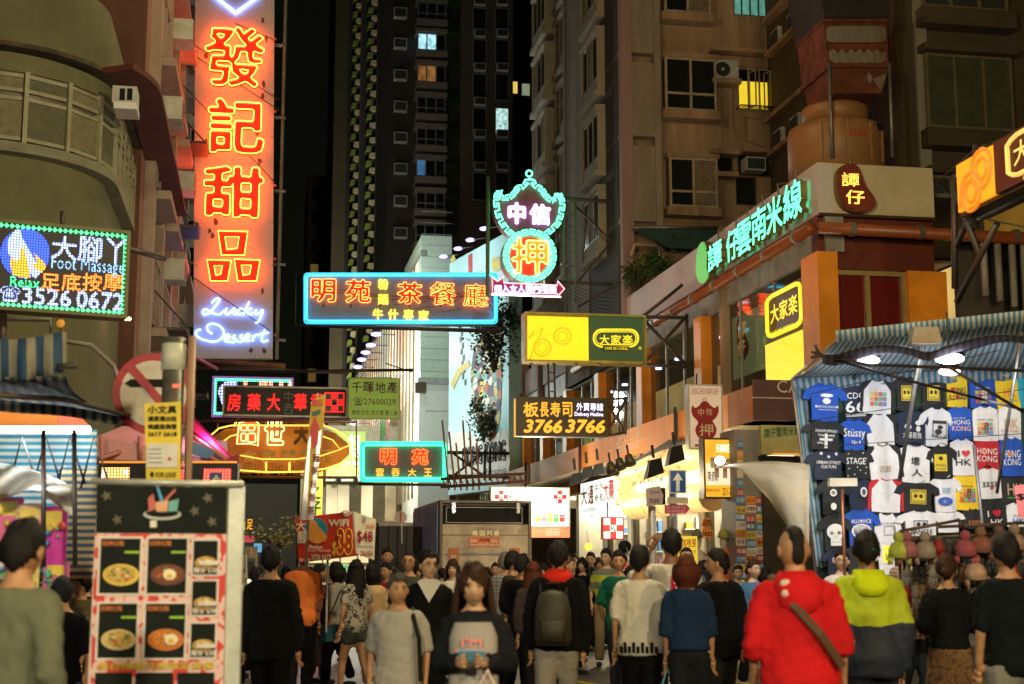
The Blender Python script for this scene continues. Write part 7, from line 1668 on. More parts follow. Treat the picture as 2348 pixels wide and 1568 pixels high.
for r_ in S2: shirt(*r_[:6],r_[6],r_[7],r_[8] if len(r_) > 8 else None,zf=zb_)
for (nm,lb,c,q,txt) in (('price_tag','yellow handwritten price tag reading 50 by the checked shirt',(.8,.75,.05),((612,1265),(705,1272),(700,1455),(610,1440)),'50元'),('paper_tag','pink red paper tag hanging at the right edge of the stall',(.8,.2,.2),((1985,640),(2120,620),(2120,970),(2040,970)),'$')):
    pl = PD(17.2); t = T(nm,lb,'price tag',pl,*zb_(*q[0])); t.pg('card',mat(nm+'_card',c,.6,bump=0),[zb_(*p) for p in q],0,.01); a = zb_(q[0][0]+20,q[0][1]+80); t.tx('lettering',black,txt,a[0],a[1],a[0]+20,a[1]+16,-.01,.02)
e = root('display_stand','thin brown stand with a small perspex box in front of the black shirts','stand',W3(1934,1400,17.8)); o4 = W3(1934,1400,17.8)
bar('pole',mat('copper_pole',(.4,.15,.08),.4,.5),[(1937,1340,17.8),(1930,1120,17.8)],.018,e,o4); MB().box(-.17,.17,-.05,.1,0,.1).build('box',mat('perspex',(.5,.45,.35),.2),e).location = W3(1932,1115,17.75)-o4
# glove and hat rack
dr = 13.8; o5 = W3(2220,1290,dr); o5.z = 0; rk = root('glove_rack','metal rail rack crowded with dark gloves at the right edge','rack',o5)
for pts in ([(2062,1218,dr),(2200,1192,dr)],[(2062,1218,dr),(2066,1700,dr)],[(2150,1208,dr+.3),(2360,1198,dr+.3)],[(2200,1192,dr),(2203,1210,dr)],[(2080,1233,dr),(2360,1222,dr)],[(2330,1200,dr),(2332,1700,dr)]): bar('rail',mat('rack_brown',(.14,.09,.06),.4,.5),pts,.016,rk,o5)
random.seed(9)
def glove(label,u,v,d,m,grp='gloves hanging on the rack'):
    p = W3(u,v,d); e = root('glove',label,'glove',p,random.uniform(-.4,.4),grp)
    mb = MB().loft([(0,0,-.13,.045,.018),(0,0,-.06,.04,.02),(0,0,0,.035,.02)],8)
    for i in range(4): mb.tube([(-.033+i*.022,0,-.12),(-.036+i*.024,0,-.2-.012*(1-abs(i-1.5)))],[.012,.008],5)
    mb.tube([(.04,0,-.07),(.062,0,-.13)],[.012,.008],5).build('body',m,e,smooth=True); MB().loft([(0,0,0,.037,.022),(0,0,.03,.037,.022)],8).build('cuff',mat('glove_cuff',(.12,.1,.09),.9),e); return e
gm = [mat('glove_black',(.02,.02,.02),.7),mat('glove_grey',(.22,.21,.2),.8),mat('glove_brown',(.14,.07,.03),.7),mat('glove_red',(.3,.02,.02),.8),mat('glove_dark',(.05,.035,.03),.8)]
gn = ['black','grey','brown','dark red','charcoal']
for r__ in range(4):
    for i in range(15):
        k = random.randrange(5); u = 2078+i*19+random.uniform(-4,4); v = 1240+r__*52+random.uniform(-4,4)
        glove('%s glove, %s from the left in the %s row of the rack' % (gn[k],ORD[i],('top','second','third','bottom')[r__]),u,v,dr-.05-.05*(i % 2),gm[k])
for (u,v,c,lb,pc_) in ((2212,1236,(.4,.1,.14),'knitted hat with a big pink pompom near the rack centre',(.45,.1,.16)),(2060,1240,(.5,.6,.1),'lime hat top half hidden behind the checked shirt man',(.5,.6,.1)),(2078,1238,(.4,.15,.18),'pink hat top beside the lime one',(.4,.15,.18)),(2120,1240,(.35,.3,.25),'beige fur pompom hat left of the grey gloves',(.4,.34,.28)),(2248,1228,(.3,.12,.08),'brown pompom hat right of the pink pompom',(.3,.16,.1)),(2290,1225,(.25,.14,.08),'dark brown fur hat near the right edge',(.2,.12,.08)),(2325,1222,(.4,.26,.2),'tan fur hat at the far right edge',(.4,.3,.22)),(2235,1290,(.6,.4,.3),'cream and pink striped hat under the pink pompom',(.5,.15,.2)),(2260,1340,(.35,.3,.22),'beige hooded display head low on the rack',(.3,.25,.2)),(2330,1350,(.6,.35,.05),'orange yellow hat low at the right edge',(.6,.35,.05))):
    e = root('knitted_hat',lb,'hat',W3(u,v,dr-.25)); km = mat('knit_%.2f%.2f' % c[:2],c,.95,bump=.8,scale=20)
    MB().loft([(0,0,-.16,.1,.11),(0,0,-.08,.1,.11),(0,0,-.02,.07,.08),(0,0,.0,.02,.02)],14).build('cap',km,e,smooth=True); MB().ball((0,0,.035),.052,n=14,m=10).build('pompom',mat('pom_%.2f%.2f' % pc_[:2],pc_,1,bump=1,scale=30),e,smooth=True)
    for sg_ in (-1,1): MB().loft([(sg_*.08,0,-.22,.02,.04),(sg_*.09,0,-.16,.03,.06)],8).build('ear_flap',km,e,smooth=True)

# ================================================================ left side stalls
d1 = 10.2; o6 = W3(60,1290,d1); o6.z = 0
ls = root('left_market_stall','blurred left market stall with a swooping blue and cream striped awning','market stall',o6)
bc = uvstripes('blue_cream_awning',(.3,.28,.22),(.035,.08,.15),9,0,.35); bc2 = uvstripes('blue_cream_valance',(.34,.31,.24),(.035,.08,.15),17,0,.35)
cloth('valance',lambda a,b: W3(-60+a*212,768+10*sin(a*4)+b*(100-8*a),9.4+.08*sin(a*20)*b)-o6,24,4,uvstripes('blue_cream_top',(.36,.34,.26),(.035,.09,.18),5.2,0,.35),ls)
def sweep(a,b):
    ut = -60+a*215; vt = 866-4*a; ub_ = -60+a*400; vb = 925+a*42; c = b**1.7; u = ut+(ub_-ut)*c; v = vt+(vb-vt)*(b**.75); return W3(u,v,9.4+2.0*b)-o6
cloth('awning',sweep,30,14,bc,ls)
cloth('front_valance',lambda a,b: W3(-60+a*398,905+a*55+b*(28-8*a)+3*sin(a*9),9.35+2*a)-o6,40,3,bc2,ls)
for pts in ([(-10,905,9.3),(150,916,10),(336,962,11.3)],[(130,840,9.3),(175,838,9.3)],[(100,985,11),(100,1300,11)],[(170,985,11),(172,1300,11)]): bar('pole',dsteel,pts,.02,ls,o6)
for k in range(4): bar('strut',cable_m,[(20+k*55,1120,12.2),(50+k*55,1000,12.2),(85+k*55,1110,12.2)],.012,ls,o6)
hs_ = stripes('horizontal_blue_white',(.8,.84,.8),(.06,.4,.6),.062,2,.7,.5); hd = stripes('horizontal_dark',(.4,.3,.12),(.03,.06,.1),.06,2,.8,.1)
pt_sheet('back_sheet',hs_,W3(-60,978,13),W3(222,985,13),W3(-60,1330,13),W3(222,1330,13),(14,8),0,ls,.02,o6)
pt_sheet('dark_side_sheet',hd,W3(140,1068,12.4),W3(222,1080,12.4),W3(100,1330,12.4),W3(222,1330,12.4),(8,8),0,ls,.02,o6)
def plast(a,b): return W3(-40+a*210,1060+60*a*a+b*(70-20*a)+14*sin(a*8)*b,11.2+.2*sin(a*11+b*5))-o6
cloth('plastic_sheet',plast,20,6,mat('milky_plastic',(.55,.53,.47),.3,var=.2),ls)
for u,v,d,en in ((60,1010,12.2,34),(170,1010,12.0,18),(60,1100,10.8,7)): lamp(ls,W3(u,v,d)-o6,en,(.9,.97,1),.1)  # unseen point lamps added to brighten the stall inside
e = root('fluorescent_stall_lamp','bright tube lamp inside the left striped stall','lamp',W3(70,985,12)); MB().tube([(-.5,0,0),(.5,0,0)],.03,8).build('tube',emi('stall_tube',(.8,.95,1),12),e)
obx = T('orange_stall_box','bright orange lit box edge under the left striped awning','box',PD(13.5),65,975); obx.b('panel',emi('orange_stall_panel',(1,.28,.01),.4,.2),-40,938,132,974,0,.3); obx.pg('panel',emi('red_stall_panel',(1,.15,.06),.8),[(133,955),(165,950),(190,976),(133,976)],0,.3)
random.seed(2)
def toycard(label,u,v,w_,h_,c,d=11.6):
    e = root('toy_card',label,'toy',W3(u,v,d),radians(random.uniform(-8,8)),'toys on cards in the left stall'); k = d/FP
    MB().box(-w_*k/2,w_*k/2,0,.01,-h_*k,0).build('card',mat('card%.2f%.2f' % c[:2],c,.4,bump=0),e); MB().box(-w_*k*.35,w_*k*.3,-.004,-.001,-h_*k*.38,-h_*k*.08).build('label_print',mat('toy_label',(.8,.6,.1),.4),e)
    for i in range(9): MB().ball((random.uniform(-.38,.38)*w_*k,-.02,-random.uniform(.3,.95)*h_*k),random.uniform(.014,.035),n=8,m=5).build('toy_piece',random.choice(gc),e,smooth=True)
toycard('pink toy card cut by the left picture edge',20,1140,68,110,(.7,.12,.3)); toycard('yellow and white toy card in the middle of the row',70,1155,62,118,(.75,.5,.3)); toycard('magenta toy card at the right of the row',125,1160,62,132,(.65,.05,.4))
toycard('small yellow toy card in the lower row beside the bald man',60,1288,60,60,(.7,.6,.2)); toycard('small pink toy card low beside the striped sheet',130,1290,60,70,(.6,.15,.35)); toycard('orange toy card at the very bottom of the row',60,1345,50,40,(.6,.2,.1)); toycard('green toy card behind the bald man',20,1262,50,60,(.2,.4,.2))
# pink awning stall and its LED panel
pkm = mat('magenta_awning',(.6,.02,.18),.6,var=.2); pkl = mat('pink_awning',(.7,.35,.38),.6,var=.15)
o7 = W3(380,1290,21); o7.z = 0; pe = root('pink_market_stall','pink and magenta roofed stall with pink beams behind the round road sign','market stall',o7)
def quad(name,m,P4,par=pe,o=o7,th=.03):
    P4 = [Vector(W3(*p))-o for p in P4]; n = (P4[1]-P4[0]).cross(P4[3]-P4[0]).normalized()*th; return MB().hexa([P4[3]+n,P4[2]+n,P4[2],P4[3],P4[0]+n,P4[1]+n,P4[1],P4[0]]).build(name,m,par)
quad('roof',pkm,[(400,935,22),(425,935,22),(546,1062,19.5),(520,1062,20)]); quad('roof',pkm,[(415,965,21),(440,958,21),(545,1068,19.4),(500,1058,20)])
quad('roof_underside',pkl,[(225,1000,20),(400,930,22),(520,1060,20),(225,1060,20)]); quad('back_panel',mat('mauve_panel',(.5,.4,.46),.6),[(225,1010,22.5),(520,1010,22.5),(520,1060,22.5),(225,1060,22.5)])
quad('side_flap',mat('dark_magenta',(.3,.03,.06),.7),[(515,1055,19.3),(546,1040,19.3),(548,1085,19.3),(538,1095,19.3)])
quad('blue_sheet',mat('blue_sheet',(.12,.25,.5),.7),[(440,1010,19.8),(520,1048,19.8),(500,1058,19.8),(430,1040,19.8)])
for pts in ([(232,1000,19.6),(232,1290,19.6)],[(225,1052,19.6),(390,1000,21)],[(420,985,20.8),(530,1062,19.4)],[(415,1005,20.8),(515,1070,19.4)],[(225,1058,19.5),(545,1068,19.2)],[(320,1000,20),(322,1060,20)]): bar('beam',mat('salmon_beam',(.5,.2,.16),.5),pts,.035,pe,o7)
lamp(pe,W3(330,1035,20.5)-o7,35,(1,.65,.7),.1); lamp(pe,W3(470,985,20.2)-o7,30,(1,.3,.55),.1)  # unseen pink lamps added to light the stall roof
t = T('stall_led_panel','black LED panel with red framed pictures under the pink stall roof','sign',PD(19),390,1110)
t.b('board',mat('led_board',(.008,.008,.012)),226,1062,545,1112,0,.15); t.b('orange_edge',emi('orange_strip2',(1,.35,.03)),228,1057,540,1061,-.02,.1)
t.b('lit_picture',led('led_amber2',(1,.45,.12),4,.04),233,1072,297,1104,-.012,-.002); t.b('lit_picture',led('led_red2',(1,.08,.05),4,.04),468,1074,530,1108,-.012,-.002); t.b('dark_picture',mat('blue_picture',(.02,.08,.25),.4),482,1084,510,1106,-.03,-.014); t.pg('white_roof',mat('pale_picture',(.6,.45,.4),.5),[(482,1108),(497,1088),(512,1108)],-.04,-.031)
t.tx('character',led('led_red2',(1,.08,.05),4),'足',398,1064,440,1110,-.02,.04)
t.pg('white_blob',emi('white_led_blob',(1,.75,.8),1.6),[(236,1078),(246,1076),(238,1096),(233,1096)],-.03,-.013); t.pg('white_blob',emi('white_led_blob',(1,.75,.8)),[(282,1076),(294,1080),(294,1090),(286,1086)],-.03,-.013)
# road sign seen from behind a thick post, with a yellow notice
t = T('no_entry_road_sign','blurred round red rimmed white road sign with a diagonal bar','road sign',PD(11),352,1290,base=Vector((W3(352,1290,11).x,11,0)))
t.pg('rim',mat('road_red',(.4,.015,.025),.5),circ(352,903,94,94,40),0,.03); t.pg('face',mat('road_white',(.62,.56,.46),.5),circ(352,903,76,76,36),-.012,-.001); t.pg('black_bar',black,[(287,880),(300,870),(385,870),(385,888),(300,888)],-.02,-.013); t.pg('diagonal_bar',mat('road_red',(.4,.015,.025)),[(290,845),(305,832),(418,962),(404,974)],-.03,-.021)
t.put(MB().tube([(0,.06,0),(0,.06,t.q(352,850)[1])],.03,8),'post',st)
t = T('steel_lamp_post','thick weathered grey post standing in front of the round road sign','post',PD(10),380,1290,base=Vector((W3(382,1290,10).x,10,0)))
t.put(MB().tube([(0,0,0),(0,0,t.q(382,775)[1])],.078,14),'post',mat('weathered_post',(.16,.16,.13),.5,.4,var=.5,scale=6,dirt=(.05,.05,.04)),smooth=True)
t.put(MB().tube([(0,-.02,t.q(382,850)[1]),(0,-.02,t.q(382,790)[1])],.085,14),'white_patch',mat('white_tape',(.55,.58,.5),.5),smooth=True); t.put(MB().tube([(.12,.02,0),(.12,.02,t.q(382,770)[1])],.03,8),'conduit',mat('copper_conduit',(.35,.2,.13),.5),smooth=True)
t.b('painted_led_reflection',emi('led_reflection_glow',(1,.1,.05),.8),402,884,420,892,-.09,-.08)  # LED reflection put on as a small glowing patch
t = T('yellow_notice','yellow notice with black characters and a white map strapped to the post','notice',PD(9.85),372,1100)
t.pg('board',mat('notice_yellow',(.8,.62,.02),.5,bump=0),[(331,925),(414,921),(412,1103),(335,1103)],0,.02); t.b('white_map',mat('notice_white',(.7,.68,.62),.5),338,1017,409,1072,-.012,-.001)
for i,(v0,v1,s_) in enumerate(((930,948,'小文具'),(954,966,'優惠價出租'),(972,984,'商舖查詢電'),(990,1000,'2617 2618'))): t.tx('lettering',black,s_,340,v0,406,v1,-.012,.03)
t.tx('lettering',black,'◆ FOR LEASE',345,1080,405,1096,-.012,.02);
for i in range(4): t.b('line_print',mat('grey_print',(.4,.45,.5)),343,1028+i*10,372,1031+i*10,-.02,-.013)
t.pg('red_dot',redp,circ(390,1052,4,4,10),-.02,-.013)
# menu banner
Pm3 = PD(8.2,3); t = T('menu_banner','tall roll up menu banner with noodle dish pictures in the left foreground','banner',Pm3,370,1700,base=Vector((W3(365,1290,8.2).x,8.2,0)))
x0,_ = t.q(208,1300); x1,_ = t.q(520,1300)
t.pg('panel',mat('menu_white',(.72,.66,.62),.5,bump=0),[(213,1110),(515,1116),(500,1800),(180,1800)],0,.02)
t.pg('header',mat('menu_black',(.014,.018,.016),.8,bump=0,spec=.1),[(213,1110),(515,1116),(513,1222),(210,1220)],-.01,-.001)
t.tb('top_bar',mat('pale_bar',(.55,.58,.52),.4,.3),[(198,1100,0),(552,1108,0)],.018); t.pg('side_pole',mat('pale_bar',(.55,.58,.52)),[(518,1112),(552,1112),(535,1800),(490,1800)],.02,.08)
fl = leopard('floral_menu_border',(.62,.06,.06),(.72,.5,.48),14,.12,.3)
t.pg('floral_border',fl,[(208,1222),(513,1224),(500,1800),(190,1800)],-.006,-.001)
blk = mat('menu_black',(.014,.018,.016))
def dish(u0,v0,u1,v1,bowl,food,egg=None,sm=False):
    t.fr('photo_frame',mat('menu_white',(.72,.66,.62)),u0-4,v0-4,u1+4,v1+4,.012,-.012,-.002); t.b('photo_ground',blk,u0,v0,u1,v1,-.01,-.003)
    cu,cv,r = (u0+u1)/2,v0+(v1-v0)*.66,(u1-u0)*.45
    t.pg('bowl_picture',mat('bowl%.2f%.2f' % bowl[:2],bowl,.4,bump=0),circ(cu,cv,r,r*.6,24),-.016,-.011); t.pg('food_picture',leopard('food%.2f%.2f' % food[:2],food,tuple(c*.5 for c in food),60),circ(cu,cv-2,r*.82,r*.46,20),-.022,-.017)
    for q in range(9): a_,b_ = random.uniform(0,6.3),r*random.uniform(.1,.65); t.pg('topping_picture',random.choice((mat('topping_green',(.08,.2,.03),.5),mat('topping_brown',(.3,.13,.04),.5),mat('topping_cream',(.75,.6,.35),.5),mat('topping_red',(.5,.08,.03),.5))),circ(cu+b_*cos(a_),cv-2+b_*.5*sin(a_),r*.13,r*.07,7),-.0225-.0003*q,-.0221)
    if egg: t.pg('egg_picture',mat('egg_white',(.8,.75,.55),.4),circ(cu+egg*r*.4,cv-r*.02,r*.36,r*.3,14),-.028,-.023); t.pg('yolk_picture',mat('egg_yolk',(.8,.4,.03),.4),circ(cu+egg*r*.4,cv+r*.05,r*.16,r*.13,10),-.034,-.029)
    if not sm: t.tx('lettering',mat('orange_print',(.7,.2,.03),.5),'招牌拉麵',u0+4,v0+6,u0+54,v0+18,-.016,.02); t.b('lime_line',mat('lime_print',(.3,.6,.02),.5),u1-38,v0+30,u1-4,v0+35,-.016,-.011)
dish(222,1233,316,1362,(.7,.5,.06),(.6,.4,.12)); dish(332,1233,424,1362,(.12,.03,.02),(.25,.08,.03),.3); dish(218,1384,308,1512,(.6,.5,.25),(.6,.4,.2)); dish(326,1384,420,1512,(.55,.16,.03),(.6,.22,.04),.8)
for i,v in enumerate((1238,1332,1430)): dish(437-i*3,v,495-i*3,v+80,(.5,.3,.1),(.6,.4,.15),.7,True); t.b('price_strip',mat('menu_white',(.72,.66,.62)),452-i*3,v+48,495-i*3,v+57,-.04,-.036); t.tx('lettering',mat('menu_white',(.72,.66,.62)),'麵食 $38',438-i*3,v+62,492-i*3,v+76,-.016,.03)
t.tx('lettering',mat('gold_print',(.6,.45,.05),.5),'每日精選供應限定套餐',215,1520,485,1538,-.016,.03)
for u in (210,305,400): t.b('photo_ground',blk,u,1545,u+85,1640,-.016,-.006)
gg = t.q(365,1180); t.pg('plate_picture',mat('plate_outline',(.5,.52,.5),.5),circ(365,1178,44,13,22),-.016,-.011); t.pg('plate_picture',blk,circ(365,1175,38,9,22),-.022,-.017)
for c,pts in (((.5,.1,.08),[(333,1140),(345,1130),(352,1165),(335,1172)]),((.65,.35,.18),[(350,1150),(380,1145),(378,1172),(352,1172)]),((.12,.4,.38),[(382,1148),(405,1142),(400,1170),(380,1172)]),((.05,.3,.6),[(352,1115),(358,1115),(370,1148),(362,1150)]),((.5,.1,.2),[(395,1118),(398,1123),(375,1148),(370,1144)])): t.pg('logo_picture',mat('logo%.2f%.2f' % c[:2],c,.5,bump=0),pts,-.03,-.024)
t.b('white_seal',mat('menu_white',(.72,.66,.62)),337,1192,352,1208,-.016,-.011)
for cu,cv in ((235,1135),(260,1190),(470,1140),(480,1195),(440,1170)): t.pg('leaf_picture',mat('leaf_print',(.1,.09,.05),.6),[(cu+(14 if i % 2 else 6)*cos(i*pi/5),cv+(14 if i % 2 else 6)*sin(i*pi/5)) for i in range(10)],-.014,-.0105)
# tilted banner and massage placards
t = T('tilted_tall_banner','narrow tilted yellow and red banner leaning across the neon boat sign','banner',PD(16),700,1190)
t.pg('cloth',mat('banner_yellow',(.65,.42,.03),.6,var=.25,scale=4),[(714,920),(746,902),(740,1000),(712,1192),(686,1192),(704,1010)],0,.02)
t.pg('silver_edge',mat('silver_foil',(.65,.62,.66),.25,.5,var=.4,scale=8),[(707,1010),(714,990),(702,1192),(690,1192)],-.012,-.002); t.pg('silver_edge',mat('silver_foil',(.65,.62,.66)),[(730,990),(738,985),(718,1192),(706,1192)],-.012,-.002)
t.pg('red_leaf',redp,[(722,955),(732,980),(728,1018),(718,1030),(712,1000),(714,975)],-.016,-.013); t.pg('green_patch',mat('bottle_green',(.02,.12,.05)),[(714,945),(736,938),(734,950),(716,954)],-.016,-.013); t.tx('lettering',redp,'歡迎',716,915,740,932,-.016,.03)
for i in range(5): t.tx('lettering',mat('brown_brush',(.15,.03,.01)),'麵粥粉飯茶'[i],706+3*(4-i)*.9,1040+i*30,722+3*(4-i)*.9,1060+i*30,-.016,.03)
t.tb('pole',st,[(727,900,.03),(699,1300,.03)],.012)
Pf = PD(17.2,-14); t = T('massage_placard','red massage placard with a foot picture, WiFi and $38, held above the crowd','placard',Pf,748,1292)
z = Zf(1000,1836,1.7425)
t.pg('board',mat('placard_red',(.5,.035,.012),.5,var=.08,bump=0),[z(315,410),(718,365),(745,675),(340,725)] if 0 else [z(*p) for p in ((315,410),(718,365),(745,675),(340,725))],0,.02)
t.pg('blue_disc',mat('placard_blue',(.01,.25,.4),.5,bump=0),[z(460+80*cos(i*pi/12),495+82*sin(i*pi/12)) for i in range(24)],-.01,-.002); t.pg('foot',mat('placard_foot',(.75,.3,.06),.5,bump=0),[z(*p) for p in ((405,440),(430,420),(455,430),(480,470),(540,540),(530,570),(480,590),(430,580),(400,540))],-.016,-.011)
wh_ = mat('placard_white',(.75,.68,.6),.5,bump=0); gy = mat('placard_gold',(.75,.42,.04),.5,bump=0)
t.tx('lettering',wh_,'WIFI',*z(550,420),*z(692,470),-.012,.045); t.tx('lettering',gy,'$',*z(575,575),*z(605,680),-.012,.03); t.nt('lettering',gy,'38',*z(610,485),*z(718,670),-.012,.009,.06)
t.tx('lettering',wh_,'Relax',*z(415,598),*z(510,625),-.012,.03); t.tx('lettering',wh_,'Foot Massage',*z(405,628),*z(565,650),-.012,.02); t.tx('lettering',wh_,'3526 0672',*z(430,665),*z(568,705),-.012,.035); t.tx('lettering',wh_,'大',*z(322,430),*z(395,500),-.012,.02); t.tx('lettering',wh_,'腳',*z(335,500),*z(400,590),-.018,.02); t.tx('lettering',wh_,'預約電話',*z(345,690),*z(425,715),-.012,.02)
for r_ in (6,11,16): t.tb('wifi_arc',wh_,[(z(672,410)[0]+r_*cos(a),z(672,410)[1]-r_*sin(a)) for a in [radians(35+i*20) for i in range(6)]],.008,-.01)
t.put(MB().tube([(0,.04,t.q(748,1260)[1]),(.0,.04,t.q(748,1450)[1])],.016,8),'pole',st)
t = T('white_price_placard','white placard reading $48 standing at an angle beside the red one','placard',PD(17.6,52),835,1260)
t.pg('board',mat('placard_cream',(.7,.66,.56),.5,bump=0),[z(*p) for p in ((722,365),(878,420),(865,705),(745,655))],0,.02); t.tx('lettering',mat('crimson_print',(.3,.006,.015)),'$48',*z(740,500),*z(850,590),-.012,.03); t.tx('lettering',mat('orange_print',(.7,.2,.03)),'WiFi',*z(800,455),*z(862,490),-.012,.03); t.tx('lettering',mat('crimson_print',(.3,.006,.015)),'2766 8541',*z(762,640),*z(850,680),-.012,.03); t.tx('lettering',mat('purple_print',(.11,.03,.06)),'Foot Massage',*z(745,600),*z(850,625),-.012,.01); t.tx('lettering',mat('purple_print',(.11,.03,.06)),'足療',*z(775,400),*z(800,450),-.012,.01)
# ================================================================ people
SK = [mat('skin_light',(.5,.3,.18),.55,var=.12,scale=9,bump=.05),mat('skin_tan',(.42,.22,.11),.55,var=.12,scale=9,bump=.05),mat('skin_brown',(.26,.12,.06),.55,var=.12,scale=9,bump=.05)]
HC = dict(k=(.008,.007,.007),b=(.035,.014,.007),r=(.09,.02,.008),g=(.14,.13,.11),s=(.05,.045,.035))
REM = []
def fabric(c):
    if not isinstance(c,tuple): return c
    return mat('fabric_%.3f_%.3f_%.3f' % c,c,.88,var=.16,scale=3.5,bump=.4,spec=.1,bd=.02,bs=4)
def limb(mb,pts,rs,n=10): mb.tube([tuple(p) for p in pts],list(rs),n)
def densify(pts,rs,k=3):
    P,R = [],[]
    for (a,b),(ra,rb2) in zip(zip(pts,pts[1:]),zip(rs,rs[1:])):
        for i in range(k): P.append(Vector(a).lerp(Vector(b),i/k)); R.append(ra+(rb2-ra)*i/k)
    return P+[Vector(pts[-1])],R+[rs[-1]]
TOR = [(.47,.088,.06,0),(.52,.094,.064,-.004),(.58,.08,.055,0),(.64,.078,.054,.004),(.72,.084,.058,.006),(.78,.096,.053,0),(.812,.09,.043,-.003),(.829,.058,.038,-.006),(.845,.036,.035,-.006),(.885,.033,.035,.002)]
ARM = {'hang': ((.122,-.012,.63),(.126,.035,.475)),'phone': ((.14,-.015,.64),(.045,.135,.66)),'ear': ((.175,.07,.74),(.095,.035,.895)),'reach': ((.13,.1,.69),(.08,.27,.69)),'bent': ((.145,-.03,.64),(.11,.1,.6)),'strap': ((.15,.01,.66),(.06,.1,.74))}
def headmesh(mb,c,k,rot,male=True):
    n,m = 26,20; vs = []
    for i in range(m+1):
        ph = -pi/2+pi*i/m
        for j in range(n):
            th = 2*pi*j/n; x,y,z = cos(ph)*sin(th),cos(ph)*cos(th),sin(ph); f = max(0,y)
            a,b,cc = .0435,.054,.066; w = 1-.34*max(0,-z-.1)**1.3
            G = lambda cx,cz,sx,sz: exp(-((x-cx)/sx)**2-((z-cz)/sz)**2)*(y > 0)
            X = a*x*w; Y = b*y*(1-.1*max(0,y-.75))*(1-.18*max(0,-z)*(y < 0)); Z = cc*z
            Y += .0135*G(0,-.2,.16,.16)+.008*G(0,.0,.1,.22)-.0065*(G(.36,.08,.2,.13)+G(-.36,.08,.2,.13))+.003*G(0,.3,.6,.12)+.0045*G(0,-.52,.24,.08)-.003*G(0,-.66,.2,.05)+.006*G(0,-.85,.28,.12)+.003*(G(.45,-.2,.2,.2)+G(-.45,-.2,.2,.2))
            vs.append(rot @ Vector((X,Y,Z))*k+c)
    mb.add(vs,[(i*n+j,i*n+(j+1) % n,(i+1)*n+(j+1) % n,(i+1)*n+j) for i in range(m) for j in range(n)])
    for s in (-1,1):
        e = MB().ball((0,0,0),.006,.012,.018,8,6); mb.add([rot @ (Vector(v)+Vector((s*.0445,-.002,-.004)))*k+c for v in e.v],e.f)
def hair(e,style,col,c,k,rot,end=0):
    if style == 'bald': return
    n,m = 30,18; vs = []; hm = mat('hair_'+col,HC[col],.62,var=.35,scale=14,bump=.7,spec=.22); sd = random.random()*9
    th_ = {'buzz': .03,'spike': .02}.get(style,.17)
    for i in range(m+1):
        ph = -pi/2+pi*i/m
        for j in range(n):
            th = 2*pi*j/n; x,y,z = cos(ph)*sin(th),cos(ph)*cos(th),sin(ph); az = abs(atan2(x,y))
            hl = .5 if az < .75 else (.5-(az-.75)*.75 if az < 1.5 else -.1-(az-1.5)*.47)
            if style in ('long','bob'): hl = (.22 if end != 9 else .4) if az < .5 else (-.4 if az > .9 else .22-(az-.5)*1.5)
            hl += .13*noise.noise(Vector((x*4+sd,y*4,1)))+.05*noise.noise(Vector((x*15,y*15,sd))); mk = max(0,min(1,(z-hl)/.14)); nz = noise.noise(Vector((x*3+sd,y*3,z*3)))*.12+noise.noise(Vector((x*9+sd,y*9,z*5)))*.1
            r = .9+mk*(.1+th_+nz*(th_/.13))
            if style == 'spike': r += mk*.06*(z > .3)*(1+nz*8)
            if style == 'spike' and abs(x) > .5+.08*noise.noise(Vector((y*6,z*6,sd))): r = .9
            vs.append(rot @ Vector((.0435*x*r,.054*y*r,.066*z*r+.001))*k+c)
    MB().add(vs,[(i*n+j,i*n+(j+1) % n,(i+1)*n+(j+1) % n,(i+1)*n+j) for i in range(m) for j in range(n)]).build('hair',hm,e,smooth=True)
    if style in ('long','bob'):
        zend = -.085 if style == 'bob' else -.27; L = 9; A = 2.1 if style == 'bob' else 1.9; N = 18; vs = []
        for i in range(L+1):
            t = i/L; z = .03+(zend-.03)*t; ro = .058+.012*sin(pi*min(1,t*1.2))+(.012*t if style == 'long' else .006-.012*t*t); ri = ro-.02*(1-.5*t)
            for q in range(N+1): a = pi-A+2*A*q/N; w = ro+.0035*sin(q*2.9+sd+t*2)-.012*(t**3)*abs(sin(q*1.7+sd)); vs.append(rot @ Vector((sin(a)*w*.95,cos(a)*w*(1 if cos(a) < 0 else .95)-.002,z))*k+c)
            for q in range(N,-1,-1): a = pi-A+2*A*q/N; vs.append(rot @ Vector((sin(a)*ri*.93,cos(a)*ri*.95,z))*k+c)
        M = 2*(N+1); fs = [(i*M+j,i*M+(j+1) % M,(i+1)*M+(j+1) % M,(i+1)*M+j) for i in range(L) for j in range(M)]+[tuple(range(M)),tuple(range((L+1)*M-1,L*M-1,-1))]
        MB().add(vs,[f[::-1] for f in fs]).build('long_hair',hm,e,smooth=True)
    if style == 'bun': MB().ball(tuple(rot @ Vector((0,-.062,-.01))*k+c),.026*k,n=12,m=8).build('bun',hm,e,smooth=True)
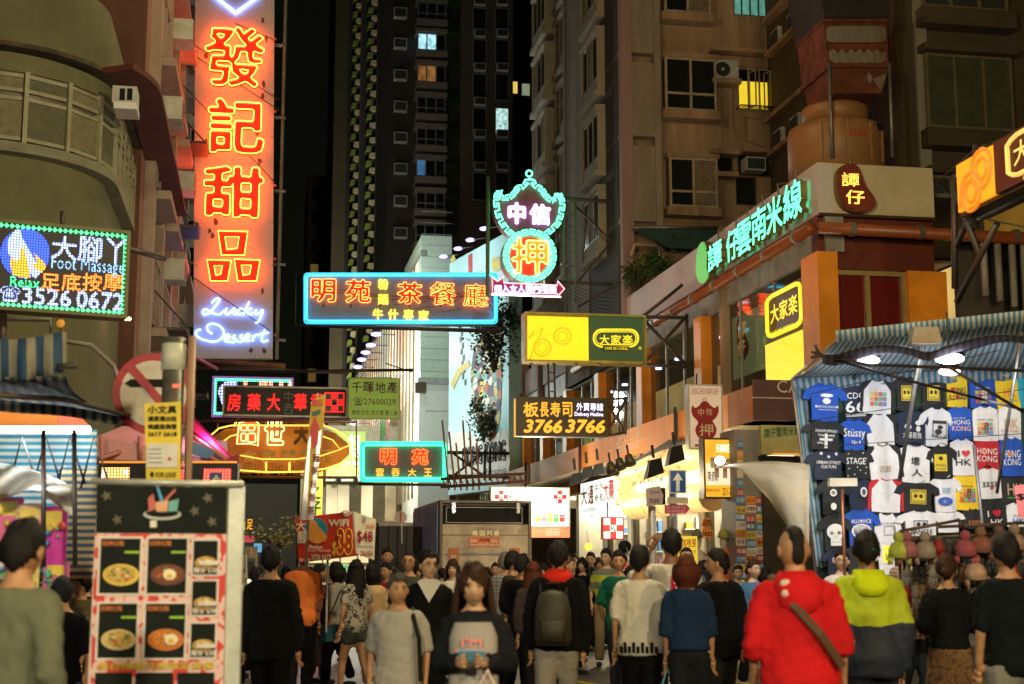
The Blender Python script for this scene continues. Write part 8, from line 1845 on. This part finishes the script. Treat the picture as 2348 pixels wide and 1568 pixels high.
def hand(mb,w_,d,k,s,fwd):
    d = Vector(d).normalized(); q = (Vector(fwd)-d*Vector(fwd).dot(d)).normalized(); p = d.cross(q)*s; w_ = Vector(w_)
    P = [w_+d*t*k for t in (-.01,.012,.035,.05)]
    for a,b,ra in zip(P,P[1:],(.013,.019,.018)): mb.tube([tuple(a-q*.006*k),tuple(b-q*.008*k)],[ra*k*.8]*2,6); mb.tube([tuple(a+q*.007*k),tuple(b+q*.009*k)],[ra*k*.8]*2,6)
    for i,L in enumerate((.034,.042,.045,.038)):
        b = w_+d*.048*k+q*(-.018+.012*i)*k; mb.tube([tuple(b),tuple(b+(d*.55*L+p*.004)*k),tuple(b+(d*L*.9+p*.5*L)*k)],[.006*k,.0056*k,.0045*k],6)
    b = w_+d*.012*k+q*.018*k; mb.tube([tuple(b),tuple(b+(q*.013+d*.02)*k),tuple(b+(q*.014+d*.04+p*.006)*k)],[.008*k,.0068*k,.005*k],6)
def person(label,u,vt,d,yaw,sk,top,slv,bot,hr,arms=('hang','hang'),st=.06,hy=0,fat=1.0,hem=.46,inf=.016,bl='long',face=None,lean=0):
    d *= 1.2 if d < 16 else 1.1
    while W3(u,vt,d).z > 1.99: d *= .98
    H = W3(u,vt,d).z; x = W3(u,1290,d).x; yaw += random.uniform(-7,7); hy += random.uniform(-14,14); st = min(.1,st*random.choice((1,1.4)))*random.choice((-1,1)); J = lambda q: random.uniform(-q,q)
    e = root('person',label,'person',(x,d,0),radians(yaw)); e.rotation_euler = (radians(J(1.6)),radians(J(1.4)),radians(yaw)); e['group'] = 'people in the crowd'
    s_arm = []; vox = .0135*H if d < 16 else .02*H; far = d > 16
    body,topm,botm,ext = MB(),MB(),MB(),MB()
    def tor(mb,inf_,z0,z1,open_=False):
        S = [(0,yy,z,(rx+inf_)*fat,ry*fat**.7+inf_) for z,rx,ry,yy in TOR if z0 <= z <= z1]; f = S[0]
        if z0 < .47: S = [(0,0,z0,f[3]*1.02,f[4]*1.04)]+S
        mb.loft([tuple(c*H for c in q) for q in S],18)
    tor(body,-.004,.47,.9)
    for k_,s in ((0,-1),(1,1)):
        pose = ARM[arms[k_]]; jy = J(.05) if arms[k_] == 'hang' else 0; pose = ((pose[0][0]+abs(jy)*.3,pose[0][1]-abs(jy)*.5,pose[0][2]),(pose[1][0]+J(.008),pose[1][1]+jy,pose[1][2])); sh = Vector((s*.094*fat,-.004,.8)); el = Vector((s*pose[0][0]*fat,*pose[0][1:])); wr = Vector((s*pose[1][0]*(fat if pose[1][0] > .1 else 1),*pose[1][1:]))
        P,R = densify([sh*H,el*H,wr*H],[.03*H,.0235*H,.0155*H],4); limb(body,P,[r*.93 for r in R])
        hand(ext,wr*H,(wr-el),H,s,(0,1,0) if pose[1][2] < .55 else (0,0,1)); s_arm.append(wr)
        if slv > 0:
            n_ = 1+int(round(slv*4)); PP = P[:n_+1]; RR = [(.026-.002*min(1,i/8))*H+inf*H*(.55 if i else .3) for i in range(len(PP))]
            limb(topm,PP,RR)
    for s in (-1,1):
        f = s*st; P,R = densify([(s*.048*H,0,.5*H),(s*.052*H,(f*.55+.02)*H,.27*H),(s*.054*H,f*H-(.02*H if f < 0 else 0),(.05+(.02 if f < 0 else 0))*H)],[.055*H*fat,.036*H,.024*H],4); limb(body,P,R)
        an = P[-1]; z_ = -an.z; fo = [an+Vector((0,-.03*H,z_+.022*H)),an+Vector((0,.03*H,z_+.022*H)),an+Vector((0,.1*H,z_+.017*H))]
        sho = MB(); sho.tube([tuple(p) for p in fo],[.02*H,.026*H,.017*H],8); sho.build('shoe',fabric((.03,.03,.03)) if sk != 9 else SK[0],e,smooth=True)
        if bl == 'long': limb(botm,P,[r+.013*H+(.006*H if i > 5 else 0) for i,r in enumerate(R)])
        elif bl == 'shorts': limb(botm,P[:3],[r+.018*H for r in R[:3]])
    if bl in ('long','shorts'): botm.loft([(0,0,.45*H,.08*fat*H,.065*H),(0,0,.5*H,.104*fat*H,.075*H),(0,0,.575*H,.092*fat*H,.066*H)],16)
    else: botm.loft([(0,0,.3*H,.13*H,.1*H),(0,0,.42*H,.12*H,.085*H),(0,0,.5*H,.108*H,.08*H),(0,0,.585*H,.09*H,.065*H)],20)
    tor(topm,inf,hem,.83)
    rot = Matrix.Rotation(radians(hy),3,'Z') @ Matrix.Rotation(radians(-12 if lean else 0),3,'X'); c = Vector((0,.006*H+(.015*H if lean else 0),(.921-.006*bool(lean))*H)); HB,H = H,H*1.07
    headmesh(ext,c,H,rot); H = HB
    o = body.build('body',SK[sk],e); REM.append((o,vox,ext,0)); tc_ = fabric(top)
    o2 = topm.build('top',tc_,e); REM.append((o2,vox,None,.0055*H)); o3 = botm.build('trousers' if bl == 'long' else bl,fabric(bot),e); REM.append((o3,vox,None,.004*H))
    hair(e,hr[0],hr[1],c,H*1.07,rot); H *= 1.07
    if abs((yaw+hy+180) % 360-180) > 55:
        for s in (-1,1):
            pt = lambda x_,y_,z_: tuple(rot @ Vector((x_,y_,z_))*H+c)
            MB().ball(pt(s*.0165,.0475,.0055),.0052*H,.003*H,.0028*H,8,5).build('eye',mat('eye_dark',(.02,.012,.01),.2),e,smooth=True)
            MB().tube([pt(s*.007,.0525,.015),pt(s*.017,.052,.0185),pt(s*.026,.046,.015)],.0016*H,5).build('eyebrow',mat('hair_k',HC['k']),e)
        MB().tube([pt(-.012,.05,-.0345),pt(0,.0545,-.0335),pt(.012,.05,-.0345)],[.0012*H,.0028*H,.0012*H],6).build('mouth',mat('lip',(.4,.12,.09),.5),e)
        if face == 'glasses':
            g_ = MB()
            for s in (-1,1): g_.tube([pt(s*.0175+.0125*cos(a),.0565,.005+.009*sin(a)) for a in [i*pi/6 for i in range(12)]],.0012*H,4,True); g_.tube([pt(s*.03,.055,.006),pt(s*.044,.0,.005)],.0011*H,4)
            g_.tube([pt(-.005,.058,.007),pt(.005,.058,.007)],.0012*H,4).build('glasses',mat('glasses_frame',(.03,.03,.03),.3),e)
    return e,H/1.07,s_arm,c,rot
def on(pe_,name,label,cat,loc,grp=None):   # a carried thing: stands on its own, placed where the person holds it
    e,H = pe_[0],pe_[1]; M_ = Matrix.Translation(e.location) @ Matrix.Rotation(e.rotation_euler[2],4,'Z'); return root(name,label,cat,M_ @ (Vector(loc)*H),e.rotation_euler[2],grp)
def bag(pe_,label,side,col,w_=.11,h_=.12,dy=.0,dz=0,name='bag',th=.03):
    H = pe_[1]; w = pe_[2][0 if side < 0 else 1]; e = on(pe_,name,label,'bag',(w.x,w.y+dy,w.z-.05+dz)); m = fabric(col)
    MB().loft([(0,0,-h_*H-.09*H,w_*.55*H,th*H),(0,0,-.09*H-h_*.5*H,w_*.6*H,th*1.3*H),(0,0,-.08*H,w_*.45*H,th*.7*H)],4).build('sack',m,e,smooth=True)
    for q in (-1,1): MB().tube([(q*w_*.3*H,0,-.085*H),(q*.008*H,0,-.02*H),(0,0,0)],.004*H,5).build('handle',m,e)
    return e
nvy,blk_,wht,gry = (.01,.018,.045),(.006,.006,.007),(.62,.6,.55),(.3,.3,.28); jean = (.03,.06,.13); hk = ('short','k')
pl_chk = checks('red_white_check',[(.55,.45,.38),(.25,.04,.04),(.2,.04,.05)],.035); hound = checks('houndstooth_grey',[(.4,.36,.3),(.1,.08,.07),(.12,.1,.08)],.018); leo = leopard('leopard_grey',(.32,.29,.25),(.02,.02,.02),16,.14,.24); skirtm = leopard('brown_floral',(.09,.05,.035),(.2,.11,.05),22,.1,.3)
person('man in an olive grey shirt, back turned, cut by the left edge',22,1190,5.6,-22,1,(.13,.14,.09),1.9,(.1,.04,.02),hk,fat=1.12,hem=.44,inf=.022)
person('bald man in a dark olive T-shirt looking down at the toy stall',92,1262,11,65,1,(.07,.065,.03),.8,blk_,('buzz','s'),lean=1)
person('woman in a black top and blue jeans leaning by the toys',150,1320,9,25,1,blk_,.8,jean,hk,lean=1)
person('man with dark hair behind the woman in jeans, face half hidden',178,1300,10.5,110,1,(.08,.06,.02),1,blk_,hk)
person('man in a black suit with white collar walking away',626,1250,11,4,1,(.005,.006,.006),1.9,(.005,.005,.006),hk,fat=1.06,hem=.42,inf=.024)
person('man in a white shirt seen between the suit and the minibus',585,1300,19,10,1,wht,.8,blk_,hk); person('man in a beige shirt with shoulder strap by the menu banner',545,1300,17,-60,1,(.45,.38,.26),.8,blk_,hk)
person('tall man in an orange polo shirt behind the red placard',690,1248,16.3,10,2,(.65,.17,.04),.8,blk_,hk)
pl_ = person('woman in a purple shirt and patterned trousers holding the placard pole',733,1293,18,-55,1,(.12,.02,.12),1.2,hound,hk,('bent','bent'),.03,hem=.44)
bag(pl_,'bright pink bag held by the woman in purple',1,(.6,.02,.08),.12,.1,.02,.05,'pink_bag')
lw = person('long haired woman in a leopard back top and denim shorts striding left',815,1283,15,48,1,leo,.6,(.05,.06,.06),('long','k'),('hang','hang'),.1,bl='shorts');
hb = on(lw,'handbag','dark teal handbag hanging at the hip of the long haired woman','bag',(-.15,.1,.4)); H_ = lw[1]; MB().hexa([(-.1,-.05,0),(.18,-.05,0),(.18,.09,0),(-.1,.09,0),(-.08,-.02,.2),(.16,-.02,.2),(.16,.06,.2),(-.08,.06,.2)]).build('sack',mat('teal_leather',(.01,.05,.08),.35),hb); MB().tube([(-.06,0,.2),(.1,-.05,.6),(.2,-.1,.72),(.16,.03,.2)],.01,5).build('strap',black,hb)
person('woman in a cream and orange cardigan seen from behind',856,1292,17,5,1,(.6,.42,.22),1.2,(.6,.14,.04),('bob','k'),bl='skirt')
person('tall man with plain face looking over the crowd before the container',888,1256,22,178,1,(.04,.05,.05),1,blk_,hk); person('man in a crimson shirt with a black strap facing left',890,1290,19,150,1,(.3,.01,.04),.8,blk_,hk)
person('balding man with glasses in a dark shirt left of the headphones man',930,1262,16,175,1,(.05,.055,.04),.8,blk_,('buzz','k'),face='glasses')
hp = person('young man in a black vest over a white collar wearing headphones',977,1262,11,180,0,(.006,.006,.006),1.9,blk_,hk,face='glasses',fat=1.04)
H_ = hp[1]; cc = hp[3]
e = on(hp,'headphones','black headphones worn by the man in the black vest','headphones',(0,.006,.932)); MB().tube([(.052*H_*cos(a),0,.072*H_*sin(a)) for a in [i*pi/12 for i in range(13)]],.005*H_,6).build('band',black,e,smooth=True)
for s in (-1,1): MB().ball((s*.052*H_,0,-.004*H_),.011*H_,.022*H_,.026*H_,10,7).build('ear_pad',black,e,smooth=True)
MB().prism([(-.062*H_,.835*H_),(0,.73*H_),(.062*H_,.835*H_),(.04*H_,.85*H_),(-.04*H_,.85*H_)],.05*H_,.092*H_).build('collar',fabric(wht),hp[0])
gt = person('middle aged man in a grey T-shirt with greying hair looking left',922,1315,9,165,1,(.36,.35,.31),.85,(.3,.25,.15),('short','s'),hy=22,fat=1.06,hem=.43,inf=.026)
H_ = gt[1]; MB().tube([(.06*H_,-.04*H_,.83*H_),(.085*H_,.05*H_,.8*H_),(.12*H_,.085*H_,.7*H_),(.125*H_,.08*H_,.5*H_)],.012*H_,6).build('bag_strap',black,gt[0]).scale = (-1,1,1)
gp = person('long haired young woman in a dark cardigan reading her phone',1092,1285,6.9,180,0,(.01,.012,.015),1.9,jean,('long','b'),('phone','phone'),lean=1,hem=.44,fat=.9)
H_ = gp[1]; MB().loft([(0,.043*H_,z*H_,w*H_,q*H_) for z,w,q in ((.5,.09,.06),(.58,.086,.056),(.66,.084,.056),(.74,.084,.052),(.79,.065,.035))],14).build('grey_top',fabric((.34,.32,.3)),gp[0],smooth=True)
pm_ = mat('coral_print',(.75,.25,.25),.7)
for s_,z_,w_ in (("I'M",.71,.035),('PRETTY',.672,.055)):
    o = txt_fill(MB(),s_,-w_*H_,0,w_*H_,.03*H_,0,.04).build('print',pm_,gp[0]); o.rotation_euler = (0,0,pi); o.location = (0,.104*H_,z_*H_)
e = on(gp,'phone','light blue phone held by the young woman','phone',(0,.165,.685)); MB().box(-.075,.075,-.04,.04,-.006,.006).build('case',mat('phone_blue',(.15,.4,.6),.3),e).rotation_euler = (radians(50),0,0); MB().box(-.068,.068,-.034,.034,.0065,.008).build('screen',emi('phone_screen',(.6,.75,1),.9),e).rotation_euler = (radians(50),0,0)
pb = bag(gp,'white and red plastic bag hanging from the arm of the young woman',-1,(.65,.5,.48),.15,.2,-.0,.03,'plastic_bag'); MB().box(-.09,.09,.05,.07,-.42,-.25).build('red_print',mat('coral_print',(.75,.25,.25)),pb)
person('woman with fringe and a white printed top facing the camera by the truck',1037,1283,18,180,0,(.6,.57,.5),.5,blk_,('long','b')); person('grey haired man in a checked shirt watching the truck',1157,1266,18,-5,1,checks('grey_check',[(.16,.16,.15),(.06,.06,.07),(.3,.3,.28)],.05),.8,blk_,('short','g'))
person('young man in a black T-shirt left of the backpack wearer',1193,1270,14.5,-20,1,blk_,1,blk_,hk); person('taller man with turned head behind the young man in black',1176,1263,16.5,-70,1,(.05,.04,.03),1,blk_,hk); person('woman with long reddish hair partly hidden by the backpack wearer',1226,1288,14,5,1,(.04,.03,.03),1.5,blk_,('long','r'))
bp = person('man in a black jacket with red hood carrying a backpack',1270,1240,10.8,-3,1,(.006,.006,.007),1.95,(.26,.24,.2),hk,st=.1,fat=1.04,hem=.47,inf=.026); H_ = bp[1]
MB().loft([(0,-.01*H_,.8*H_,.085*H_,.07*H_),(0,-.02*H_,.835*H_,.075*H_,.062*H_),(0,-.008*H_,.865*H_,.045*H_,.045*H_)],16).build('red_hood',fabric((.65,.03,.015)),bp[0],smooth=True)
e = on(bp,'backpack','dark olive backpack with a top loop on the man in the black jacket','backpack',(0,-.12,.5)); bm_ = mat('backpack_nylon',(.03,.026,.012),.6,bump=.3,scale=8)
MB().loft([(0,0,0,.075*H_,.035*H_),(0,-.005*H_,.03*H_,.09*H_,.055*H_),(0,-.005*H_,.16*H_,.088*H_,.055*H_),(0,0,.24*H_,.07*H_,.045*H_),(0,.01*H_,.265*H_,.03*H_,.02*H_)],14).build('pack',bm_,e,smooth=True); MB().loft([(0,-.05*H_,.02*H_,.06*H_,.02*H_),(0,-.055*H_,.12*H_,.06*H_,.022*H_)],10).build('pocket',bm_,e,smooth=True); MB().tube([(-.035*H_,.01*H_,.25*H_),(-.03*H_,0,.295*H_),(.03*H_,0,.295*H_),(.035*H_,.01*H_,.25*H_)],.005*H_,6).build('loop',black,e)
for s in (-1,1): MB().tube([(s*.06*H_,.03*H_,.24*H_),(s*.07*H_,.1*H_,.32*H_),(s*.075*H_,.19*H_,.28*H_)],.011*H_,6).build('strap',black,e)
person('older man with grey hair gazing right beside the pharmacy',1302,1276,19.5,-125,1,(.05,.06,.07),.9,blk_,('short','s')); person('boyish face with dark fringe far back by the white pillar',1313,1270,25,175,0,(.4,.38,.34),.8,blk_,hk)
person('dark haired woman lifting a white phone to her cheek',1331,1278,22,165,0,blk_,1.5,blk_,('long','k'),('hang','ear')); person('young man with thick fringe behind the woman on the phone',1350,1266,24.5,172,0,(.02,.03,.06),1,blk_,hk)
person('short haired woman in bright green trousers with folded arms',1354,1300,24.5,195,0,(.14,.12,.1),1.5,(.02,.4,.12),('bob','k'),('phone','phone'),.05,face='glasses',hem=.4)
person('man in a yellow green striped polo shirt and khaki trousers',1387,1258,21,172,0,stripes('polo_stripes',(.42,.48,.03),(.16,.17,.14),.22,2,.9,0),.8,(.22,.15,.08),hk,hy=-10)
person('man in a dark green polo with red collar looking back',1420,1262,14.5,-25,1,(.008,.09,.055),.8,(.03,.035,.045),hk,hy=-150,st=.05)
person('glasses wearing woman half hidden behind the green polo',1443,1296,19,175,0,blk_,1,blk_,('bob','k'),face='glasses')
wt = person('young man in a white T-shirt with a black cartoon crowd hem print',1466,1250,10.9,-12,1,(.66,.62,.52),.75,blk_,hk,hem=.45,inf=.026,st=.07); H_ = wt[1]
for i in range(9): MB().tube([((-.09+.022*i)*H_,(-.094+.0045*abs(i-4)*.9)*H_,.47*H_),((-.09+.022*i)*H_,(-.097+.0045*abs(i-4)*.9)*H_,(.5+.02*(i % 2))*H_)],.008*H_,6).build('hem_print',black,wt[0])
sw = person('tall man in a white star patch T-shirt holding a phone to his ear',1529,1213,11.7,-5,2,(.6,.57,.52),.9,jean,('short','k'),('ear','hang'),fat=1.08,hem=.45,inf=.026); H_ = sw[1]
MB().box(.0*H_,.075*H_,-.096*H_,-.089*H_,.69*H_,.77*H_).build('red_patch',fabric((.5,.01,.03)),sw[0]); MB().prism([(.0375*H_+(.03 if q % 2 == 0 else .012)*H_*sin(q*pi/5),.73*H_+(.03 if q % 2 == 0 else .012)*H_*cos(q*pi/5)) for q in range(10)],-.1*H_,-.097*H_).build('star_print',whitep,sw[0])
e = on(sw,'phone','white phone held to the ear by the tall man','phone',(-.085,.04,.92)); MB().box(-.006,.01,-.035,.035,-.07,.07).build('case',whitep,e).rotation_euler = (radians(20),radians(20),0)
rw = person('red haired woman in a navy blouse seen from behind',1579,1272,10.5,-4,1,(.012,.03,.075),1.1,(.012,.014,.018),('bob','r'),st=.05,hem=.5,inf=.028,fat=.92); bag(rw,'pale blue tote bag in the hand of the red haired woman',-1,(.2,.42,.48),.1,.13,0,0,'tote_bag')
person('man in a dark suit jacket turning his head left',1650,1258,11.5,15,1,(.008,.008,.012),1.9,(.02,.02,.02),hk,hy=55,hem=.42,inf=.024)
person('man with raised face and glasses behind the red haired woman',1574,1252,16,178,1,(.1,.1,.09),1,blk_,('buzz','k'),face='glasses'); person('woman in a denim shirt looking right before the poster pier',1725,1283,17,200,0,(.05,.13,.24),1.2,blk_,('bun','b'))
rh = person('broad man in a red hooded sweatshirt with a mohawk, back turned',1832,1203,7.1,-6,1,(.5,.012,.015),1.0,(.05,.05,.06),('spike','k'),fat=1.1,hem=.42,inf=.026); H_ = rh[1]
MB().loft([(0,-.05*H_,.71*H_,.03*H_,.03*H_),(0,-.055*H_,.75*H_,.075*H_,.045*H_),(0,-.03*H_,.81*H_,.088*H_,.07*H_),(0,-.012*H_,.855*H_,.055*H_,.052*H_)],16).build('hood',fabric((.5,.012,.015)),rh[0],smooth=True)
MB().tube([(-.07*H_,.03*H_,.835*H_),(-.06*H_,-.06*H_,.8*H_),(-.02*H_,-.09*H_,.74*H_),(.05*H_,-.093*H_,.66*H_),(.12*H_,-.06*H_,.56*H_)],.015*H_,6).build('bag_strap',mat('brown_strap',(.1,.05,.025),.6),rh[0]); MB().ball((-.045*H_,-.075*H_,.815*H_),.02*H_,.012*H_,.014*H_,12,8).ball((-.05*H_,-.085*H_,.785*H_),.014*H_,.008*H_,.012*H_,12,8).build('hood_print',fabric((.6,.45,.42)),rh[0])
for s in (0,1):
    w = rh[2][s]; sg_ = -1 if s == 0 else 1; MB().tube([(sg_*.138*H_,-.01*H_,.637*H_),(sg_*.138*H_,-.006*H_,.62*H_)],.037*H_,12).build('cuff',fabric((.6,.4,.38)),rh[0])
ny_ = person('man in a neon yellow and navy jacket with a black cap',1983,1216,8.7,2,2,stripes('navy_neon_jacket',nvy,(.42,.52,.008),2.56,2,.7,0),1.95,(.02,.02,.03),('short','k'),hem=.44,inf=.03,fat=1.04); H_ = ny_[1]; c = ny_[3]; nm_ = fabric((.5,.62,.01))
MB().loft([(0,-.06*H_,.75*H_,.05*H_,.04*H_),(0,-.055*H_,.79*H_,.08*H_,.05*H_),(0,-.02*H_,.85*H_,.058*H_,.052*H_)],14).build('hood',nm_,ny_[0],smooth=True)
MB().loft([(0,c.y,c.z-.005*H_,.051*H_,.062*H_),(0,c.y,c.z+.03*H_,.052*H_,.062*H_),(0,c.y,c.z+.06*H_,.036*H_,.042*H_),(0,c.y,c.z+.075*H_,.008*H_,.01*H_)],18).build('cap',black,ny_[0],smooth=True); MB().box(-.02*H_,.02*H_,c.y-.064*H_,c.y-.058*H_,c.z+.002*H_,c.z+.01*H_).build('cap_badge',fabric((.0,.12,.08)),ny_[0])
bag(ny_,'pale plastic bag hanging from the hand of the man in neon yellow',1,(.6,.45,.4),.06,.12,0,.02,'plastic_bag')
person('young man with glasses in a pale shirt facing out of the T-shirt stall',1926,1260,15,182,0,(.55,.48,.45),.8,blk_,hk,face='glasses')
person('man in a red and white checked shirt reaching towards the rack',2083,1226,12.4,-72,1,pl_chk,1.0,(.03,.035,.045),('buzz','b'),('reach','reach'),fat=1.05,hem=.45,inf=.026)
person('woman with a low bun in a black top and brown floral skirt',2166,1271,10.6,-8,1,(.006,.008,.009),1.2,skirtm,('bun','b'),('bent','bent'),bl='skirt',hem=.5)
person('stall keeper woman with her face just above the bun haired woman',2134,1297,12.9,178,1,(.04,.03,.03),1,blk_,('bun','b')); person('man in a black T-shirt and grey trousers at the right picture edge',2307,1221,8.5,14,1,(.005,.008,.009),.85,(.2,.2,.18),hk,fat=1.02)
random.seed(31)
for i,(lb,u,v,d,yw,cl) in enumerate((('small distant walker in white before the minibuses',598,1302,30,0,wht),('distant figure in dark blue right of the suited man',655,1298,28,0,nvy),('distant person in black left of the purple shirt',665,1306,34,10,blk_),('man in a dark cap beside the long haired woman',778,1288,17.5,80,gry),('distant dark haired woman behind the man in the cap',768,1300,22,20,blk_),('small face peering behind the balding man',908,1305,21,170,(.3,.1,.1)),('distant head between headphones man and fringe woman',1012,1302,26,0,gry),('distant woman with red jacket right of the phone woman',1122,1300,24,160,(.3,.05,.04)),('distant head left of the grey haired man',1135,1290,23,175,blk_),('small head above the red hood of the backpack man',1246,1292,20,170,(.1,.12,.1)),('man glimpsed between backpack man and pharmacy door',1290,1284,23,165,nvy),('young face just left of the striped polo',1372,1278,25,180,gry),('short person behind the white T-shirt print man',1496,1292,18,150,(.1,.06,.05)),('person with a striped sleeve behind the dark suit',1608,1285,18,-20,gry),('woman in pale blue beyond the dark suit man',1690,1296,21,175,(.3,.4,.5)),('person in black between pier and red hoodie',1752,1300,19,20,blk_),('dark figure bending at the left stall edge',195,1310,13,30,nvy),('distant head right of the orange polo man',712,1300,26,175,(.35,.3,.25)),('distant man in grey left of the dark container',845,1300,30,5,gry),('distant woman with dark hair before the truck corner',960,1300,27,185,(.2,.2,.22)))):
    person(lb,u,v,d,yw,i % 2,cl,1,blk_,(('short','long','short','bob')[i % 4],'k'))
# settle the voxel surfaces, join heads and hands to their bodies, crease the cloth
for o,vox,ext,wr in REM:
    md = o.modifiers.new('r','REMESH'); md.mode = 'VOXEL'; md.voxel_size = vox; s2 = o.modifiers.new('s','SMOOTH'); s2.factor = .5; s2.iterations = 3
dg = bpy.context.evaluated_depsgraph_get(); NM = []
for o,vox,ext,wr in REM:
    me = bpy.data.meshes.new_from_object(o.evaluated_get(dg)); m_ = o.data.materials[0]
    if ext is not None:
        bm = bmesh.new(); bm.from_mesh(me); tmp = ext.mesh('tmp',m_); bm.from_mesh(tmp); bm.to_mesh(me); bm.free()
    elif wr:
        n = len(me.vertices); co = np.empty(n*3); nr = np.empty(n*3); me.vertices.foreach_get('co',co); me.vertices.foreach_get('normal',nr); co = co.reshape(-1,3); nr = nr.reshape(-1,3)
        sd = random.random()*20; a = np.sin(co[:,0]*33+co[:,2]*41+sd+3*np.sin(co[:,2]*11+sd))*.6+np.sin(co[:,2]*52+co[:,0]*17+co[:,1]*29+sd*2+2*np.sin(co[:,0]*14))*.4+np.sin(co[:,0]*60-co[:,2]*22+sd)*.3
        a = .5-np.abs(a)*1.3; co += nr*(a*wr)[:,None]; me.vertices.foreach_set('co',co.ravel())
    me.polygons.foreach_set('use_smooth',[True]*len(me.polygons)); me.update(); NM.append(me)
for (o,*_),me in zip(REM,NM):
    o.modifiers.clear(); o.data = me
    if not me.materials: me.materials.append(m_)
